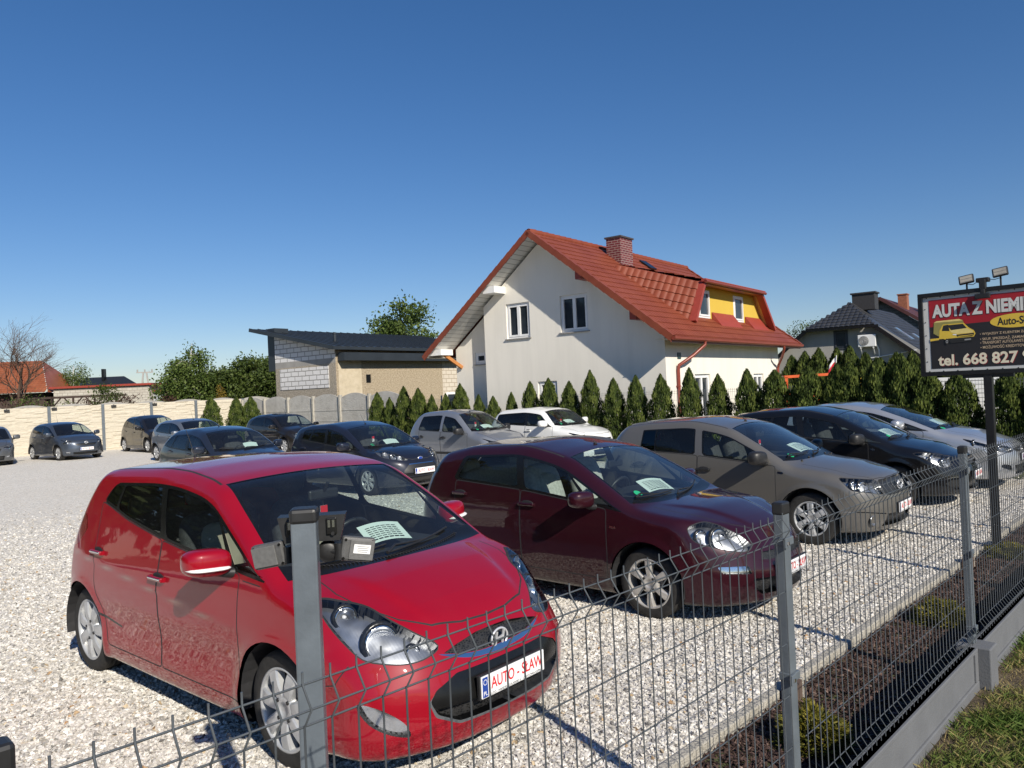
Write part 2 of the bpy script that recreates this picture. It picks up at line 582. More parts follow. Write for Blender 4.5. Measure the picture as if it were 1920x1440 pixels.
class Shell:
    def __init__(s, c, h):
        s.c = c
        xn = s.xn = c['wb'] / 2 + c['fo']
        xt = s.xt = xn - c['L']
        s.Zc = ppoly(c['top'], .045)
        s.Xf = ppoly([(z, xn + dx) for z, dx in c['nose']], .03)
        s.Xr = ppoly([(z, xt + dx) for z, dx in c['tail']], .04)
        s.belt = ppoly(c['belt'], .08)
        W = c['W'] / 2
        s.W = W
        a = c['wb'] / 2
        s.Wp = ppoly([(xt, W - .09), (xt + .35, W - .03), (-a, W - .005), (-.2, W), (a - .2, W), (a + .25, W - .015), (xn - .15, W - .06), (xn, W - .10)], .10)
        s.bar = ppoly(c.get('barrel', [(.1, .07), (.22, .03), (.32, .014), (.42, .022), (.52, .02), (.62, .004), (.74, 0), (.9, .012), (1.0, .03), (1.3, .09)]), .025)
        s.t1, s.t2 = c.get('tumble', (.24, .34))
        s.h = h
        s.mesh()
    def Ys(s, x, z):
        bz = s.belt(x)
        dz = z - bz
        ins = np.where(dz < 0, s.bar(z), s.bar(bz) + s.t1 * dz + s.t2 * dz * dz)
        y = s.Wp(x) - ins
        c = s.c
        for xa in (c['wb'] / 2, -c['wb'] / 2):
            r = np.sqrt((x - xa) ** 2 + (z - c['r']) ** 2)
            y = y + c.get('flare', .014) * np.exp(-((r - c['r'] - .055) / .05) ** 2) * (dz < .1)
        for (x0, z0, x1, z1, amp) in c.get('creases', []):
            zl = z0 + (z1 - z0) * (x - x0) / (x1 - x0)
            u = np.clip((x - x0) / (x1 - x0), 0, 1)
            env = np.clip(np.minimum(u, 1 - u) * 6, 0, 1)
            y = y + amp * env * np.exp(-np.maximum(z - zl, 0) / .10) / (1 + np.exp(-(z - zl) / .006)) * 1.0
        return y
    def f(s, P):
        x, y, z = P[..., 0], np.abs(P[..., 1]), P[..., 2]
        c = s.c
        fs = y - s.Ys(x, z)
        zc = s.Zc(x)
        dz = (s.Zc(x + .02) - s.Zc(x - .02)) / .04
        crown = np.interp(x, [c['xrf'], c['xc']], [c.get('crown_r', .05), c.get('crown_h', .06)])
        ft = (z - (zc - crown * (y / .72) ** 2)) / np.sqrt(1 + np.minimum(dz * dz, 6))
        if c.get('plateau'):
            ya, yb, amp = c['plateau']
            yl = np.interp(x, [c['xc'], s.xn - .15], [ya, yb])
            ft = ft - amp * np.clip((x - c['xc'] - .05) / .25, 0, 1) * np.clip((s.xn - .15 - x) / .2, 0, 1) / (1 + np.exp((y - yl) / .016))
        kt = np.interp(x, [c['xrf'], c['xc'], s.xn - .3], [c.get('k_roof', .15), c.get('k_hood', .14), c.get('k_hood', .14) + .04])
        g = smax(fs, ft, kt)
        u = y / s.W
        pf = c.get('pf', .40)
        if not isinstance(pf, (int, float)): pf = np.interp(z, pf[0], pf[1])
        ff = x - (s.Xf(z) - pf * u ** c.get('pe', 2.6))
        g = smax(g, ff, c.get('k_nose', .12))
        fr = (s.Xr(z) + c.get('pr', .30) * u ** 2.6) - x
        g = smax(g, fr, .10)
        return smax(g, c.get('zb', .17) - z, .05)
    def grad(s, P, e=.003):
        G = np.stack([s.f(P + d) - s.f(P - d) for d in np.eye(3) * e], -1)
        return G / np.maximum(np.linalg.norm(G, axis=-1, keepdims=True), 1e-9)
    def solve(s, A, B, n=64):
        """first crossing from inside points A towards B"""
        T = np.linspace(0, 1, n)
        val = np.stack([s.f(A + (B - A) * t) for t in T], 0)
        pos = val > 0
        i = np.argmax(pos, 0)
        i = np.where(pos.any(0), np.maximum(i, 1), n - 1)
        lo, hi = T[i - 1], T[i]
        for _ in range(22):
            m = .5 * (lo + hi)
            v = s.f(A + (B - A) * m[..., None]) > 0
            hi = np.where(v, m, hi); lo = np.where(v, lo, m)
        return A + (B - A) * (.5 * (lo + hi))[..., None]
    def pt(s, kind, a, b, c_=0.0):
        """3-D point on the left half: ('f', y, z) from the front, ('s', x, z) from the side, ('t', x, y) from above"""
        if kind == 'p':
            return np.array([a, b, c_])
        if kind == 'f':
            A, B = np.array([[0.3, a, b]]), np.array([[s.xn + .3, a, b]])
        elif kind == 's':
            A, B = np.array([[a, .2, b]]), np.array([[a, s.W + .2, b]])
        elif kind == 'b':
            A, B = np.array([[-.3, a, b]]), np.array([[s.xt - .3, a, b]])
        else:
            A, B = np.array([[a, b, .5]]), np.array([[a, b, 1.9]])
        return s.solve(A, B)[0]
    def mesh(s):
        c, h = s.c, s.h
        lo = np.array([s.xt - .15, 0, .02]); hi = np.array([s.xn + .15, s.W + .12, c['H'] + .15])
        cen = np.array([(lo[0] + hi[0]) / 2, 0, .60]); sc = np.array([.70, .30, .18])
        nx, ny, nz = (max(6, int(round((hi - lo)[i] / h * (1.15 if i else 1)))) for i in range(3))
        X, Y, Z = np.linspace(lo[0], hi[0], nx + 1), np.linspace(0, hi[1], ny + 1), np.linspace(lo[2], hi[2], nz + 1)
        quads = []
        def patch(g):
            A = cen + sc * (g - cen)
            S = s.solve(A.reshape(-1, 3), g.reshape(-1, 3)).reshape(g.shape)
            q = np.stack([S[:-1, :-1], S[1:, :-1], S[1:, 1:], S[:-1, 1:]], 2)
            quads.append(q.reshape(-1, 4, 3))
        def grid(a, b, fn):
            U, V = np.meshgrid(a, b, indexing='ij')
            patch(fn(U, V))
        full = np.full_like
        grid(X, Z, lambda U, V: np.stack([U, full(U, hi[1]), V], -1))
        grid(X, Y, lambda U, V: np.stack([U, V, full(U, hi[2])], -1))
        grid(X, Y, lambda U, V: np.stack([U, V, full(U, lo[2])], -1))
        grid(Y, Z, lambda U, V: np.stack([full(U, hi[0]), U, V], -1))
        grid(Y, Z, lambda U, V: np.stack([full(U, lo[0]), U, V], -1))
        Q = np.concatenate(quads)
        n = np.cross(Q[:, 2] - Q[:, 0], Q[:, 3] - Q[:, 1])
        g = s.grad(Q.mean(1))
        flip = (n * g).sum(1) < 0
        Q[flip] = Q[flip][:, ::-1]
        s.faces = list(Q)
        s.lab = ['paint'] * len(Q)
        s.nrm = list(g)
        s.sel('under', lambda c_, n_: n_[:, 2] < -.75)
    def sel(s, label, fn):
        c_ = np.array([q.mean(0) for q in s.faces]); n_ = np.array(s.nrm)
        for i in np.nonzero(fn(c_, n_))[0]:
            s.lab[i] = label
    AX = {'side': ((1, 0, 0), (0, 0, 1), (0, 1, 0)), 'top': ((1, 0, 0), (0, 1, 0), (0, 0, 1)), 'front': ((0, 1, 0), (0, 0, 1), (1, 0, 0)),
          'rear': ((0, 1, 0), (0, 0, 1), (-1, 0, 0)), 'diag': ((-math.sin(R(42)), math.cos(R(42)), 0), (0, 0, 1), (math.cos(R(42)), math.sin(R(42)), 0)),
          'diagr': ((-math.sin(R(48)), -math.cos(R(48)), 0), (0, 0, 1), (-math.cos(R(48)), math.sin(R(48)), 0))}
    def knife(s, proj, poly, label, nmin=.12, only=None, xmin=None, xmax=None, zmin=None):
        U, V, D = (np.array(a, float) for a in s.AX[proj])
        poly = [tuple(p) for p in poly]
        if poly and len(poly[0]) == 3:
            poly = [(float(np.dot(p, U)), float(np.dot(p, V))) for p in poly]
        PP = np.array(poly)
        lo, hi = PP.min(0), PP.max(0)
        cnt = np.array([len(q) for q in s.faces])
        allv = np.concatenate(s.faces)
        uv = np.stack([allv @ U, allv @ V], 1)
        st = np.r_[0, np.cumsum(cnt)[:-1]]
        bl, bh = np.minimum.reduceat(uv, st), np.maximum.reduceat(uv, st)
        ok = (bl[:, 0] <= hi[0]) & (bh[:, 0] >= lo[0]) & (bl[:, 1] <= hi[1]) & (bh[:, 1] >= lo[1])
        N = np.array(s.nrm)
        ok &= (N @ D) > nmin
        if xmin is not None or xmax is not None or zmin is not None:
            cx = np.add.reduceat(allv, st) / cnt[:, None]
            if xmin is not None: ok &= cx[:, 0] > xmin
            if xmax is not None: ok &= cx[:, 0] < xmax
            if zmin is not None: ok &= cx[:, 2] > zmin
        if only is not None:
            ok &= np.array([l in only for l in s.lab])
        idx = np.nonzero(ok)[0]
        if not len(idx):
            return
        A, B = PP, np.roll(PP, -1, 0)
        el, eh = np.minimum(A, B) - 1e-4, np.maximum(A, B) + 1e-4
        cen = np.stack([uv[st[i]:st[i] + cnt[i]].mean(0) for i in idx])
        ins = inpoly(cen, poly)
        for i, inside in zip(idx, ins):
            ed = np.nonzero((bl[i, 0] <= eh[:, 0]) & (bh[i, 0] >= el[:, 0]) & (bl[i, 1] <= eh[:, 1]) & (bh[i, 1] >= el[:, 1]))[0]
            if not len(ed):
                if inside: s.lab[i] = label
                continue
            pcs = [s.faces[i]]
            for e in ed:
                a, d = A[e], B[e] - A[e]
                L = math.hypot(*d)
                if L < 1e-6: continue
                new = []
                for q in pcs:
                    w = np.stack([q @ U, q @ V], 1)
                    if (w.min(0) > eh[e]).any() or (w.max(0) < el[e]).any():
                        new.append(q); continue
                    sd = (d[0] * (w[:, 1] - a[1]) - d[1] * (w[:, 0] - a[0])) / L
                    if (sd > -1e-5).all() or (sd < 1e-5).all():
                        new.append(q); continue
                    P1, P2 = [], []
                    m = len(q)
                    for k in range(m):
                        k2 = (k + 1) % m
                        if sd[k] >= -1e-7: P1.append(q[k])
                        if sd[k] <= 1e-7: P2.append(q[k])
                        if (sd[k] > 1e-7 and sd[k2] < -1e-7) or (sd[k] < -1e-7 and sd[k2] > 1e-7):
                            t = sd[k] / (sd[k] - sd[k2])
                            x = q[k] + (q[k2] - q[k]) * t
                            P1.append(x); P2.append(x)
                    for Pn in (P1, P2):
                        if len(Pn) >= 3: new.append(np.array(Pn))
                pcs = new
            l0 = s.lab[i]; n0 = s.nrm[i]
            cs = np.array([[q.mean(0) @ U, q.mean(0) @ V] for q in pcs])
            it = inpoly(cs, poly)
            s.faces[i] = pcs[0]; s.lab[i] = label if it[0] else l0
            for q, t in zip(pcs[1:], it[1:]):
                s.faces.append(q); s.lab.append(label if t else l0); s.nrm.append(n0)
    def get(s, labels):
        """merged vertices, faces, normals and labels of the faces with these labels (left half)"""
        key, V, F, L = {}, [], [], []
        for q, l in zip(s.faces, s.lab):
            if l not in labels: continue
            ids = []
            for p in q:
                k = (round(p[0], 5), round(p[1], 5), round(p[2], 5))
                i = key.get(k)
                if i is None:
                    i = key[k] = len(V); V.append(p)
                if not ids or ids[-1] != i: ids.append(i)
            if len(ids) > 1 and ids[0] == ids[-1]: ids.pop()
            if len(set(ids)) < 3: continue
            F.append(ids); L.append(l)
        V = np.array(V) if V else np.zeros((0, 3))
        return V, F, L, (s.grad(V) if len(V) else V)

def shell_obj(name, parts, mats, parent):
    """parts: list of (V, F, N, mat_index list)"""
    VV, FF, NN, MM = [], [], [], []
    b = 0
    for V, F, N, M in parts:
        VV.append(V); NN.append(N)
        FF += [[i + b for i in f] for f in F]
        MM += M
        b += len(V)
    VV, NN = np.concatenate(VV), np.concatenate(NN)
    if not len(FF):
        return None
    me = bpy.data.meshes.new(name)
    me.from_pydata(VV.tolist(), [], FF)
    for m in mats: me.materials.append(m)
    me.polygons.foreach_set("material_index", MM)
    me.polygons.foreach_set("use_smooth", [True] * len(FF))
    me.update()
    me.normals_split_custom_set_from_vertices(NN.tolist())
    o = bpy.data.objects.new(name, me)
    C.objects.link(o)
    o.parent = parent
    return o

def mir(V, F, N):
    V2, N2 = V.copy(), N.copy()
    V2[:, 1] *= -1; N2[:, 1] *= -1
    return V2, [f[::-1] for f in F], N2

def walls(V, F, N, depth):
    """inward copy plus the side walls round its border"""
    cnt = {}
    for f in F:
        for a, b in zip(f, f[1:] + f[:1]):
            cnt[(min(a, b), max(a, b))] = cnt.get((min(a, b), max(a, b)), 0) + 1
    bd = [e for e, k in cnt.items() if k == 1]
    V2 = V - N * depth
    n = len(V)
    VV = np.r_[V2, V, V2]
    WF = [[a + n, b + n, b + 2 * n, a + 2 * n] for a, b in bd]
    NN = np.r_[N, N, N]
    return VV, F, WF, NN

# ---- wheels
def make_wheel(parent, x, y, r, rr, w, style, right, rimmat):
    t = bpy.data.objects.new("wheel", None); C.objects.link(t)
    t.parent = parent
    t.location = (x, y, r)
    t.rotation_euler = (0, R(37 + 23 * x), PI if right else 0)     # local +y is outward
    key = (round(r, 3), round(rr, 3), round(w, 3), style, rimmat.name)
    if key in WHEELS:
        a, b = WHEELS[key]
        for q in (a, b):
            k = q.copy(); C.objects.link(k); k.parent = t
        t.rotation_euler[1] += R(25)
        return t
    mb = MB()
    prof = [(rr - .012, -w * .46), (rr + .012, -w * .5), (r - .03, -w * .5), (r - .008, -w * .42), (r, -w * .30), (r, -w * .12), (r - .006, -w * .11), (r - .006, -w * .07), (r, -w * .06), (r, w * .06), (r - .006, w * .07), (r - .006, w * .11), (r, w * .12), (r, w * .30), (r - .008, w * .42), (r - .03, w * .49), (rr + .03, w * .5), (rr + .012, w * .485), (rr - .004, w * .44)]
    mb.lathe(prof, (0, 0, 0), (0, 1, 0), 56)
    ty = mb.build("tyre", RUBBER, t)
    mb = MB()
    yo = w * .5
    mb.lathe([(rr * .96, -w * .4), (rr * .93, yo * .1), (rr * .94, yo * .82), (rr * .985, yo * .96), (rr + .008, yo * .95), (rr + .008, yo * .8)], (0, 0, 0), (0, 1, 0), 56, 0)
    mb.lathe([(.001, -.01), (rr * .95, -.02)], (0, 0, 0), (0, 1, 0), 40, 1)
    mb.lathe([(rr * .52, .012), (rr * .50, .03), (.02, .035)], (0, 0, 0), (0, 1, 0), 32, 2)   # brake disc
    n, wi, wo, dbl, cap = style
    def spoke(a, wi, wo, r0, r1, h0, h1):
        ca, sa = math.cos(a), math.sin(a)
        vs, rows = [], []
        for k in range(5):
            u = k / 4
            rad = r0 + (r1 - r0) * u
            ww = wi + (wo - wi) * u
            hh = h0 + (h1 - h0) * u + .012 * math.sin(u * PI)
            for (o, dh) in ((-.5, -.05), (-.5, -.008), (-.36, 0), (.36, 0), (.5, -.008), (.5, -.05)):
                vs.append((ca * rad - sa * ww * o, hh + dh, sa * rad + ca * ww * o))
        fs = [(k * 6 + j, k * 6 + j + 1, k * 6 + 7 + j, k * 6 + 6 + j) for k in range(4) for j in range(5)]
        mb.add(vs, fs, 0, False)
    for k in range(n):
        a = 2 * PI * k / n
        for d in ((-1, 1) if dbl else (0,)):
            spoke(a + d * dbl, wi, wo, rr * .20, rr * .97, yo * .86, yo * .90)
    mb.lathe([(rr * .40, yo * .45), (rr * .36, yo * .80), (rr * .27, yo * .88), (rr * .26, yo * .84), (.001, yo * .83)] if not cap else
             [(rr * .42, yo * .5), (rr * .40, yo * .86), (rr * .30, yo * .93), (rr * .16, yo * .95), (rr * .15, yo * .90), (.001, yo * .92)], (0, 0, 0), (0, 1, 0), 32, 0)
    nb = 4
    for k in range(nb):
        a = 2 * PI * (k + .5) / nb
        mb.lathe([(.012, 0), (.011, .012), (.001, .013)], (math.cos(a) * rr * .30, yo * .86, math.sin(a) * rr * .30), (0, 1, 0), 8, 1)
    rim = mb.build("rim", [rimmat, BLACK, STEEL], t)
    WHEELS[key] = (ty, rim)
    return t
WHEELS = {}
STEEL = plain("brake_steel", (.22, .20, .18), .5, .8, var=.3)

def superell(mb, cen, rad, e1, e2, nu=14, nv=24, mi=None, shear=(0, 0)):
    vs, fs = [], []
    sp = lambda v, e: math.copysign(abs(v) ** e, v)
    for i in range(nu + 1):
        u = -PI / 2 + PI * i / nu
        for j in range(nv):
            v = 2 * PI * j / nv
            x = sp(math.cos(u), e1) * sp(math.cos(v), e2) * rad[0]
            y = sp(math.cos(u), e1) * sp(math.sin(v), e2) * rad[1]
            z = sp(math.sin(u), e1) * rad[2]
            vs.append((cen[0] + x + shear[0] * y, cen[1] + y, cen[2] + z + shear[1] * y))
    for i in range(nu):
        for j in range(nv):
            fs.append((i * nv + j, i * nv + (j + 1) % nv, (i + 1) * nv + (j + 1) % nv, (i + 1) * nv + j))
    mb.add(vs, fs, mi, True)

def make_plate(root, x, z, small=False, tilt=0.0, y0=0.0, lettering=True):
    mb = MB()
    mb.box((x, y0, z), (.012, .52, .114), bev=.004)
    pl = mb.build("number_plate", PLATEW, root)
    fx = x + .0065
    mb = MB()
    mb.quad((fx, y0 - .256, z - .052), (fx, y0 - .214, z - .052), (fx, y0 - .214, z + .052), (fx, y0 - .256, z + .052), mi=0)
    if not small:
        for k in range(12):
            a = 2 * PI * k / 12
            mb.box((fx + .001, y0 - .235 + .013 * math.cos(a), z + .026 + .013 * math.sin(a)), (.001, .004, .004), mi=1)
    put_text(mb, "PL", (fx + .001, y0 - .249, z - .042), (0, 1, 0), (0, 0, 1), .028, .022, .01, 1)
    mb.build("plate_band", [PLATEB, PLATEW], pl, recalc=False)
    if lettering:
        mb = MB()
        put_text(mb, "AUTO - SŁAW", (fx + .001, y0 - .190, z - (.022 if not small else .030)), (0, 1, 0), (0, 0, 1), .43, .062, .012, 0)
        if not small:
            put_text(mb, "AUTO - HANDEL GOLANSKI S. - CZESTOWA KEPNA", (fx + .001, y0 - .205, z - .052), (0, 1, 0), (0, 0, 1), .44, .013, 0, 1)
        mb.build("plate_lettering", [PLATER, INK], pl, recalc=False)
    return pl

def make_car(c, pos, ang, label, detail=2):
    """detail 2: near car, 1: second row, 0: far"""
    s = Shell(c, {2: .042, 1: .055, 0: .07}[detail])
    root = thing("parked_car", label, "car", (pos[0], pos[1], c.get('z', 0.0)), R(ang), "used cars parked on the gravel lot")
    P = c['paint']
    a = c['wb'] / 2
    # --- knife plan, left half
    belt, Zc = s.belt, s.Zc
    tip, rb, rt = c['dlo']
    drop = c.get('drop', .125)
    rw = c['r'] + c.get('archgap', .055)
    def top(x):
        t = min(float(Zc(x)) - drop, float(Zc(x + c.get('apx', .14))) - c.get('apz', .045))
        if rt != rb:
            t = min(t, float(belt(rb)) + (x - rb) * (1.4 - float(belt(rb))) / (rt - rb) if rt > rb else 9)
        return t
    def pane(a0, b0, sa, sb, sh):
        """window between a0 (rear) and b0 (front); sa, sb: lean of those ends"""
        n = 12
        xs = np.linspace(a0, b0, n)
        bot = [(x, float(belt(x)) + sh) for x in xs]
        tp = []
        for u in np.linspace(0, 1, n * 2):
            x = (b0 + sb) + (a0 + sa - b0 - sb) * u
            tz = top(x) - sh
            if tz > float(belt(x)) + sh + .004:
                tp.append((x, tz))
        return bot + tp
    dlo = pane(rb, tip, rt - rb, 0, 0)
    for (x0, x1, nm) in c['doors']:
        zs = c.get('sill', .30)
        lower = [(x1, zs), (x1, float(belt(x1)) - .005)] + [(x, float(belt(x)) - .006) for x in np.linspace(x1, x0, 9)[1:]]
        o = [(x0, zs)]
        if nm == 'rear_door':      # cut round the wheel arch
            o = []
            for t in np.linspace(R(88), R(8), 9):
                px, pz = -a + math.cos(t) * (rw + .07), c['r'] + math.sin(t) * (rw + .07)
                if px > x0 and pz > zs: o.append((px, pz))
            o.append((max(x0, -a + rw + .08), zs))
            if o[0][0] > x0 + .02: o = [(x0, o[0][1] + .06)] + o
        poly = roundpoly(lower + o, .03, 3)
        s.knife('side', offpoly(poly, .0055), 'gap')
        s.knife('side', offpoly(poly, -.0035), nm)
    if c.get('hood'):
        s.knife('top', strip(c['hood'], .009), 'gap', .2)
    if detail == 2:
        xs_ = np.linspace(c['xrf'] - .03, -a - .25, 16)
        s.knife('top', strip([(x, float(s.Ys(x, float(Zc(x)) - .06)) - .065) for x in xs_], .016), 'gap', .2)
    for ln in c.get('lines_side', []):
        s.knife('side', strip(ln, .007), 'gap')
    for ln in c.get('lines_front', []):
        s.knife('front', strip(ln, .007), 'gap', .2, xmin=a)
    if c.get('trim', 'all') == 'all':
        s.knife('side', roundpoly(dlo, .03, 2), 'trim')
    for i, (a0, b0, sa, sb, own) in enumerate(c['panes']):
        if c.get('trim', 'all') != 'all':
            s.knife('side', roundpoly(pane(a0 - .018, b0 + .018, sa, sb, .004), .03, 2), 'trim')
        s.knife('side', roundpoly(pane(a0, b0, sa, sb, .022), .025, 2), 'pane%d' % i)
    # windscreen and cowl, seen from above
    xc, xrf = c['xc'], c['xrf']
    bow = c.get('cowlbow', .16)
    def ws(dx0, dx1, pil, ym=None):
        pts = []
        for x in np.linspace(xc, xrf, 14):
            z = float(Zc(x))
            pts.append((x, float(s.Ys(x, z)) - pil))
        yb = pts[0][1]
        line = [(xc + dx0 - bow * (y / .7) ** 2, y) for y in np.linspace(0, yb, 8)]
        xb = line[-1][0]
        side = [(x, y) for x, y in pts if xrf + dx1 < x < xb - .02]
        yt = pts[-1][1]
        tp = [(xrf + dx1 - c.get('topbow', -.03) * (y / .6) ** 2, y) for y in np.linspace(yt, 0, 6)]
        return [(xc + dx0, -.2)] + line + side + tp + [(xrf + dx1, -.2)]
    s.knife('top', ws(c.get('cowlw', .09), -.02, c.get('pillar', .10) - .02), 'trim', .1)
    s.knife('top', ws(-.01, -.01, c.get('pillar', .10)), 'windscreen', .1)
    for kind, nm, pts in c.get('marks', []):
        if kind == 'diag':
            pts = [s.pt(*(p if p[0] == 'p' else ('s', p[1], min(p[2], float(Zc(p[1])) - .115)) if p[0] == 's' else ('f', p[1], min(p[2], c['zn'] - .02 - .04 * max(0, p[1] - .55))))) for p in pts]
            U = np.array(s.AX['diag'][0])
            pts = curvy([(float(p @ U), float(p[2])) for p in pts], 4)
            if nm.startswith('headlight'):
                s.knife('diag', offpoly(pts, .006), 'gap', .02, xmin=a - .4)
            s.knife('diag', pts, nm, .02, xmin=a - .4)
        elif kind == 'front':
            s.knife('front', roundpoly(pts, .014, 3), nm, .15, xmin=a)
        elif kind == 'frontc':
            s.knife('front', curvy(pts, 4), nm, .15, xmin=a)
        elif kind == 'side':
            s.knife('side', roundpoly(pts, .02, 3), nm, .05)
        elif kind == 'rear':
            s.knife('rear', roundpoly(pts, .03, 3), nm, .1, xmax=-a)
        elif kind == 'diagr':
            pts = [s.pt(*p) for p in pts]
            U = np.array(s.AX['diagr'][0])
            s.knife('diagr', curvy([(float(p @ U), float(p[2])) for p in pts], 3), nm, .02, xmax=-a + .2)
    # wheel arches last
    for xa in (a, -a):
        s.knife('side', [(xa + math.cos(t) * rw, c['r'] + .01 + math.sin(t) * rw) for t in np.linspace(0, 2 * PI, 40)[:-1]], 'hole', .1)
        s.sel('hole', lambda c_, n_: (np.hypot(c_[:, 0] - xa, c_[:, 2] - c['r']) < rw - .005) & (c_[:, 1] > .45))
    # --- objects
    mats = [P, TRIM, BLACK, c.get('clad', BLACK), DARKIN]
    mi = {'paint': 0, 'gap': 4, 'trim': 1, 'under': 2, 'clad': 3}
    V, F, L, N = s.get(tuple(mi))
    V = V.copy()
    parts = [(V, F, N, [mi[l] for l in L])]
    V2, F2, N2 = mir(V, F, N)
    parts.append((V2, F2, N2, [mi[l] for l in L]))
    body = shell_obj("body", parts, mats, root)
    def half(label, name, mat, inset, par, sides=(0, 1), depth=None, wallmat=None):
        V, F, L, N = s.get((label,))
        out = []
        if not len(F): return [None, None]
        for sd in sides:
            v, f, n = (V, F, N) if sd == 0 else mir(V, F, N)
            if depth:
                vv, f, wf, nn = walls(v, f, n, depth)
                o = shell_obj(name, [(vv, f + wf, nn, [0] * len(f) + [1] * len(wf))], [mat, wallmat or BLACK], par if not isinstance(par, list) else par[sd])
            else:
                o = shell_obj(name, [(v - n * inset, f, n, [0] * len(f))], [mat], par if not isinstance(par, list) else par[sd])
            out.append(o)
        return out
    def both(label, name, mat, inset, par, depth=None, wallmat=None):
        V, F, L, N = s.get((label,))
        if not len(F): return None
        v2, f2, n2 = mir(V, F, N)
        if depth:
            A = walls(V, F, N, depth); B = walls(v2, f2, n2, depth)
            keep = lambda W, VV: [w for w in W if not all(abs(VV[i][1]) < 1e-4 for i in w)]
            wa, wb_ = keep(A[2], A[0]), keep(B[2], B[0])
            return shell_obj(name, [(A[0], A[1] + wa, A[3], [0] * len(A[1]) + [1] * len(wa)), (B[0], B[1] + wb_, B[3], [0] * len(B[1]) + [1] * len(wb_))], [mat, wallmat or BLACK], par)
        return shell_obj(name, [(V - N * inset, F, N, [0] * len(F)), (v2 - n2 * inset, f2, n2, [0] * len(F))], [mat], par)
    doors = {}
    for (x0, x1, nm) in c['doors']:
        doors[nm] = half(nm, nm, P, 0, root)
    GS = c.get('glass', GLASS_S)
    for i, (a0, b0, sa, sb, own) in enumerate(c['panes']):
        half('pane%d' % i, 'window', GLASS_D if own == 'dark' else GS, .004, doors.get(own, root))
    wsc = both('windscreen', 'windscreen', GLASS_W, .003, root)
    fm = {'grille': (GRILLE, .03), 'lower_grille': (GRILLE, .05), 'chrome_strip': (CHROME, 0), 'black_panel': (TRIM, .004), 'bumper_insert': (BLACK, .004), 'silver_strip': (GREYST, 0), 'rear_window': (GLASS_D, .003)}
    for nm in ('grille', 'lower_grille'):
        both(nm, nm, fm[nm][0], 0, root, fm[nm][1], BLACK)
    for nm in ('chrome_strip', 'black_panel', 'bumper_insert', 'silver_strip', 'rear_window'):
        both(nm, nm, fm[nm][0], fm[nm][1], root)
    half('tail_light', 'tail_light', REDL, 0, root)
    half('side_repeater', 'side_repeater', CHROME, -.003, root)
    half('door_moulding', 'door_moulding', TRIM, 0, root)
    half('indicator', 'indicator', AMBER, 0, root)
    fgl = half('fog_light', 'fog_light', CHROME, 0, root, depth=.025, wallmat=BLACK)
    half('fog_light', 'lamp_cover', LENSG, 0.0, fgl if fgl[0] else root)
    hl = half('headlight', 'headlight', c.get('lampin', LAMPIN), 0, root, depth=.05, wallmat=LAMPDK)
    half('headlight', 'lamp_cover', LENSG, 0.0, hl if hl[0] else root)
    half('lampblack', 'lamp_bezel', LAMPDK, 0.0, hl if hl[0] else root)
    # reflector bowls
    if hl[0]:
        for sd in (0, 1):
            for (p, rad) in c.get('bowls', []):
                q = s.pt(*p); n = s.grad(q[None])[0]
                d = Vector((.93, .30, .10)).normalized()
                o = Vector(q) - Vector(n) * (.022 + rad * .25)
                mb = MB()
                mb.lathe([(rad * 1.12, .006), (rad * 1.05, .012), (rad, .004), (rad * .85, -.018), (rad * .55, -.034), (rad * .2, -.042), (.001, -.043)], o, d, 24, 0)
                mb.lathe([(.001, .0), (rad * .24, -.008), (rad * .24, -.04)][::-1], o, d, 12, 1)
                mb.lathe([(rad * 1.42, -.02), (rad * 1.36, .000), (rad * 1.16, .006), (rad * 1.12, .0)], o, d, 24, 2)
                if sd: mb.v = [(x, -y, z) for x, y, z in mb.v]
                mb.build("reflector", [CHROME, PLATEW, LAMPDK], hl[sd])
    # wheel arch liners
    for xa in (a, -a):
        for sg in (1, -1):
            mb = MB()
            yo = float(s.Ys(np.array(xa), np.array(c['r'] + rw * .7))) - .012
            n = 18
            vs, fs = [], []
            for k in range(n + 1):
                t = R(-12) + R(204) * k / n
                for y in (yo, yo - .30):
                    vs.append((xa + math.cos(t) * (rw + .004), sg * y, c['r'] + math.sin(t) * (rw + .004)))
            fs = [(2 * k, 2 * k + 1, 2 * k + 3, 2 * k + 2) for k in range(n)]
            fs.append(tuple(2 * k + 1 for k in range(n + 1)))
            mb.add(vs, fs, 0, False)
            mb.build("arch_liner", DARKIN, root)
    # wheels
    ww = c.get('ww', .195)
    for xa in (a, -a):
        yo = float(s.Ys(np.array(xa), np.array(c['r'] * 1.2))) - ww / 2 - c.get('wheel_in', .03)
        for sg in (1, -1):
            make_wheel(root, xa, sg * yo, c['r'], c['rim'], ww, c['style'], sg < 0, c.get('rimmat', SILVER))
    # handles
    for (hx, hz, par) in c['handles']:
        y = float(s.Ys(np.array(hx), np.array(hz)))
        for sd, sg in ((0, 1), (1, -1)):
            mb = MB()
            mb.box((hx, sg * (y + .022), hz), (.19, .020, .032), bev=.009, mi=0)
            mb.box((hx + .085, sg * (y + .006), hz), (.03, .03, .028), mi=0)
            mb.box((hx - .085, sg * (y + .006), hz), (.03, .03, .028), mi=0)
            if c.get('handle_chrome'):
                mb.box((hx, sg * (y + .0325), hz + .003), (.17, .006, .012), bev=.003, mi=1)
            superell(mb, (hx, sg * (y - .001), hz), (.085, .004, .038), 1, 1, 6, 16, 2)
            mb.build("handle", [c.get('handlemat', P), CHROME, DARKIN], doors[par][sd] or root)
    # mirrors
    mx, mz = c['mirror']
    my = float(s.Ys(np.array(mx), np.array(mz)))
    mr = c.get('mirror_r', (.085, .125, .085))
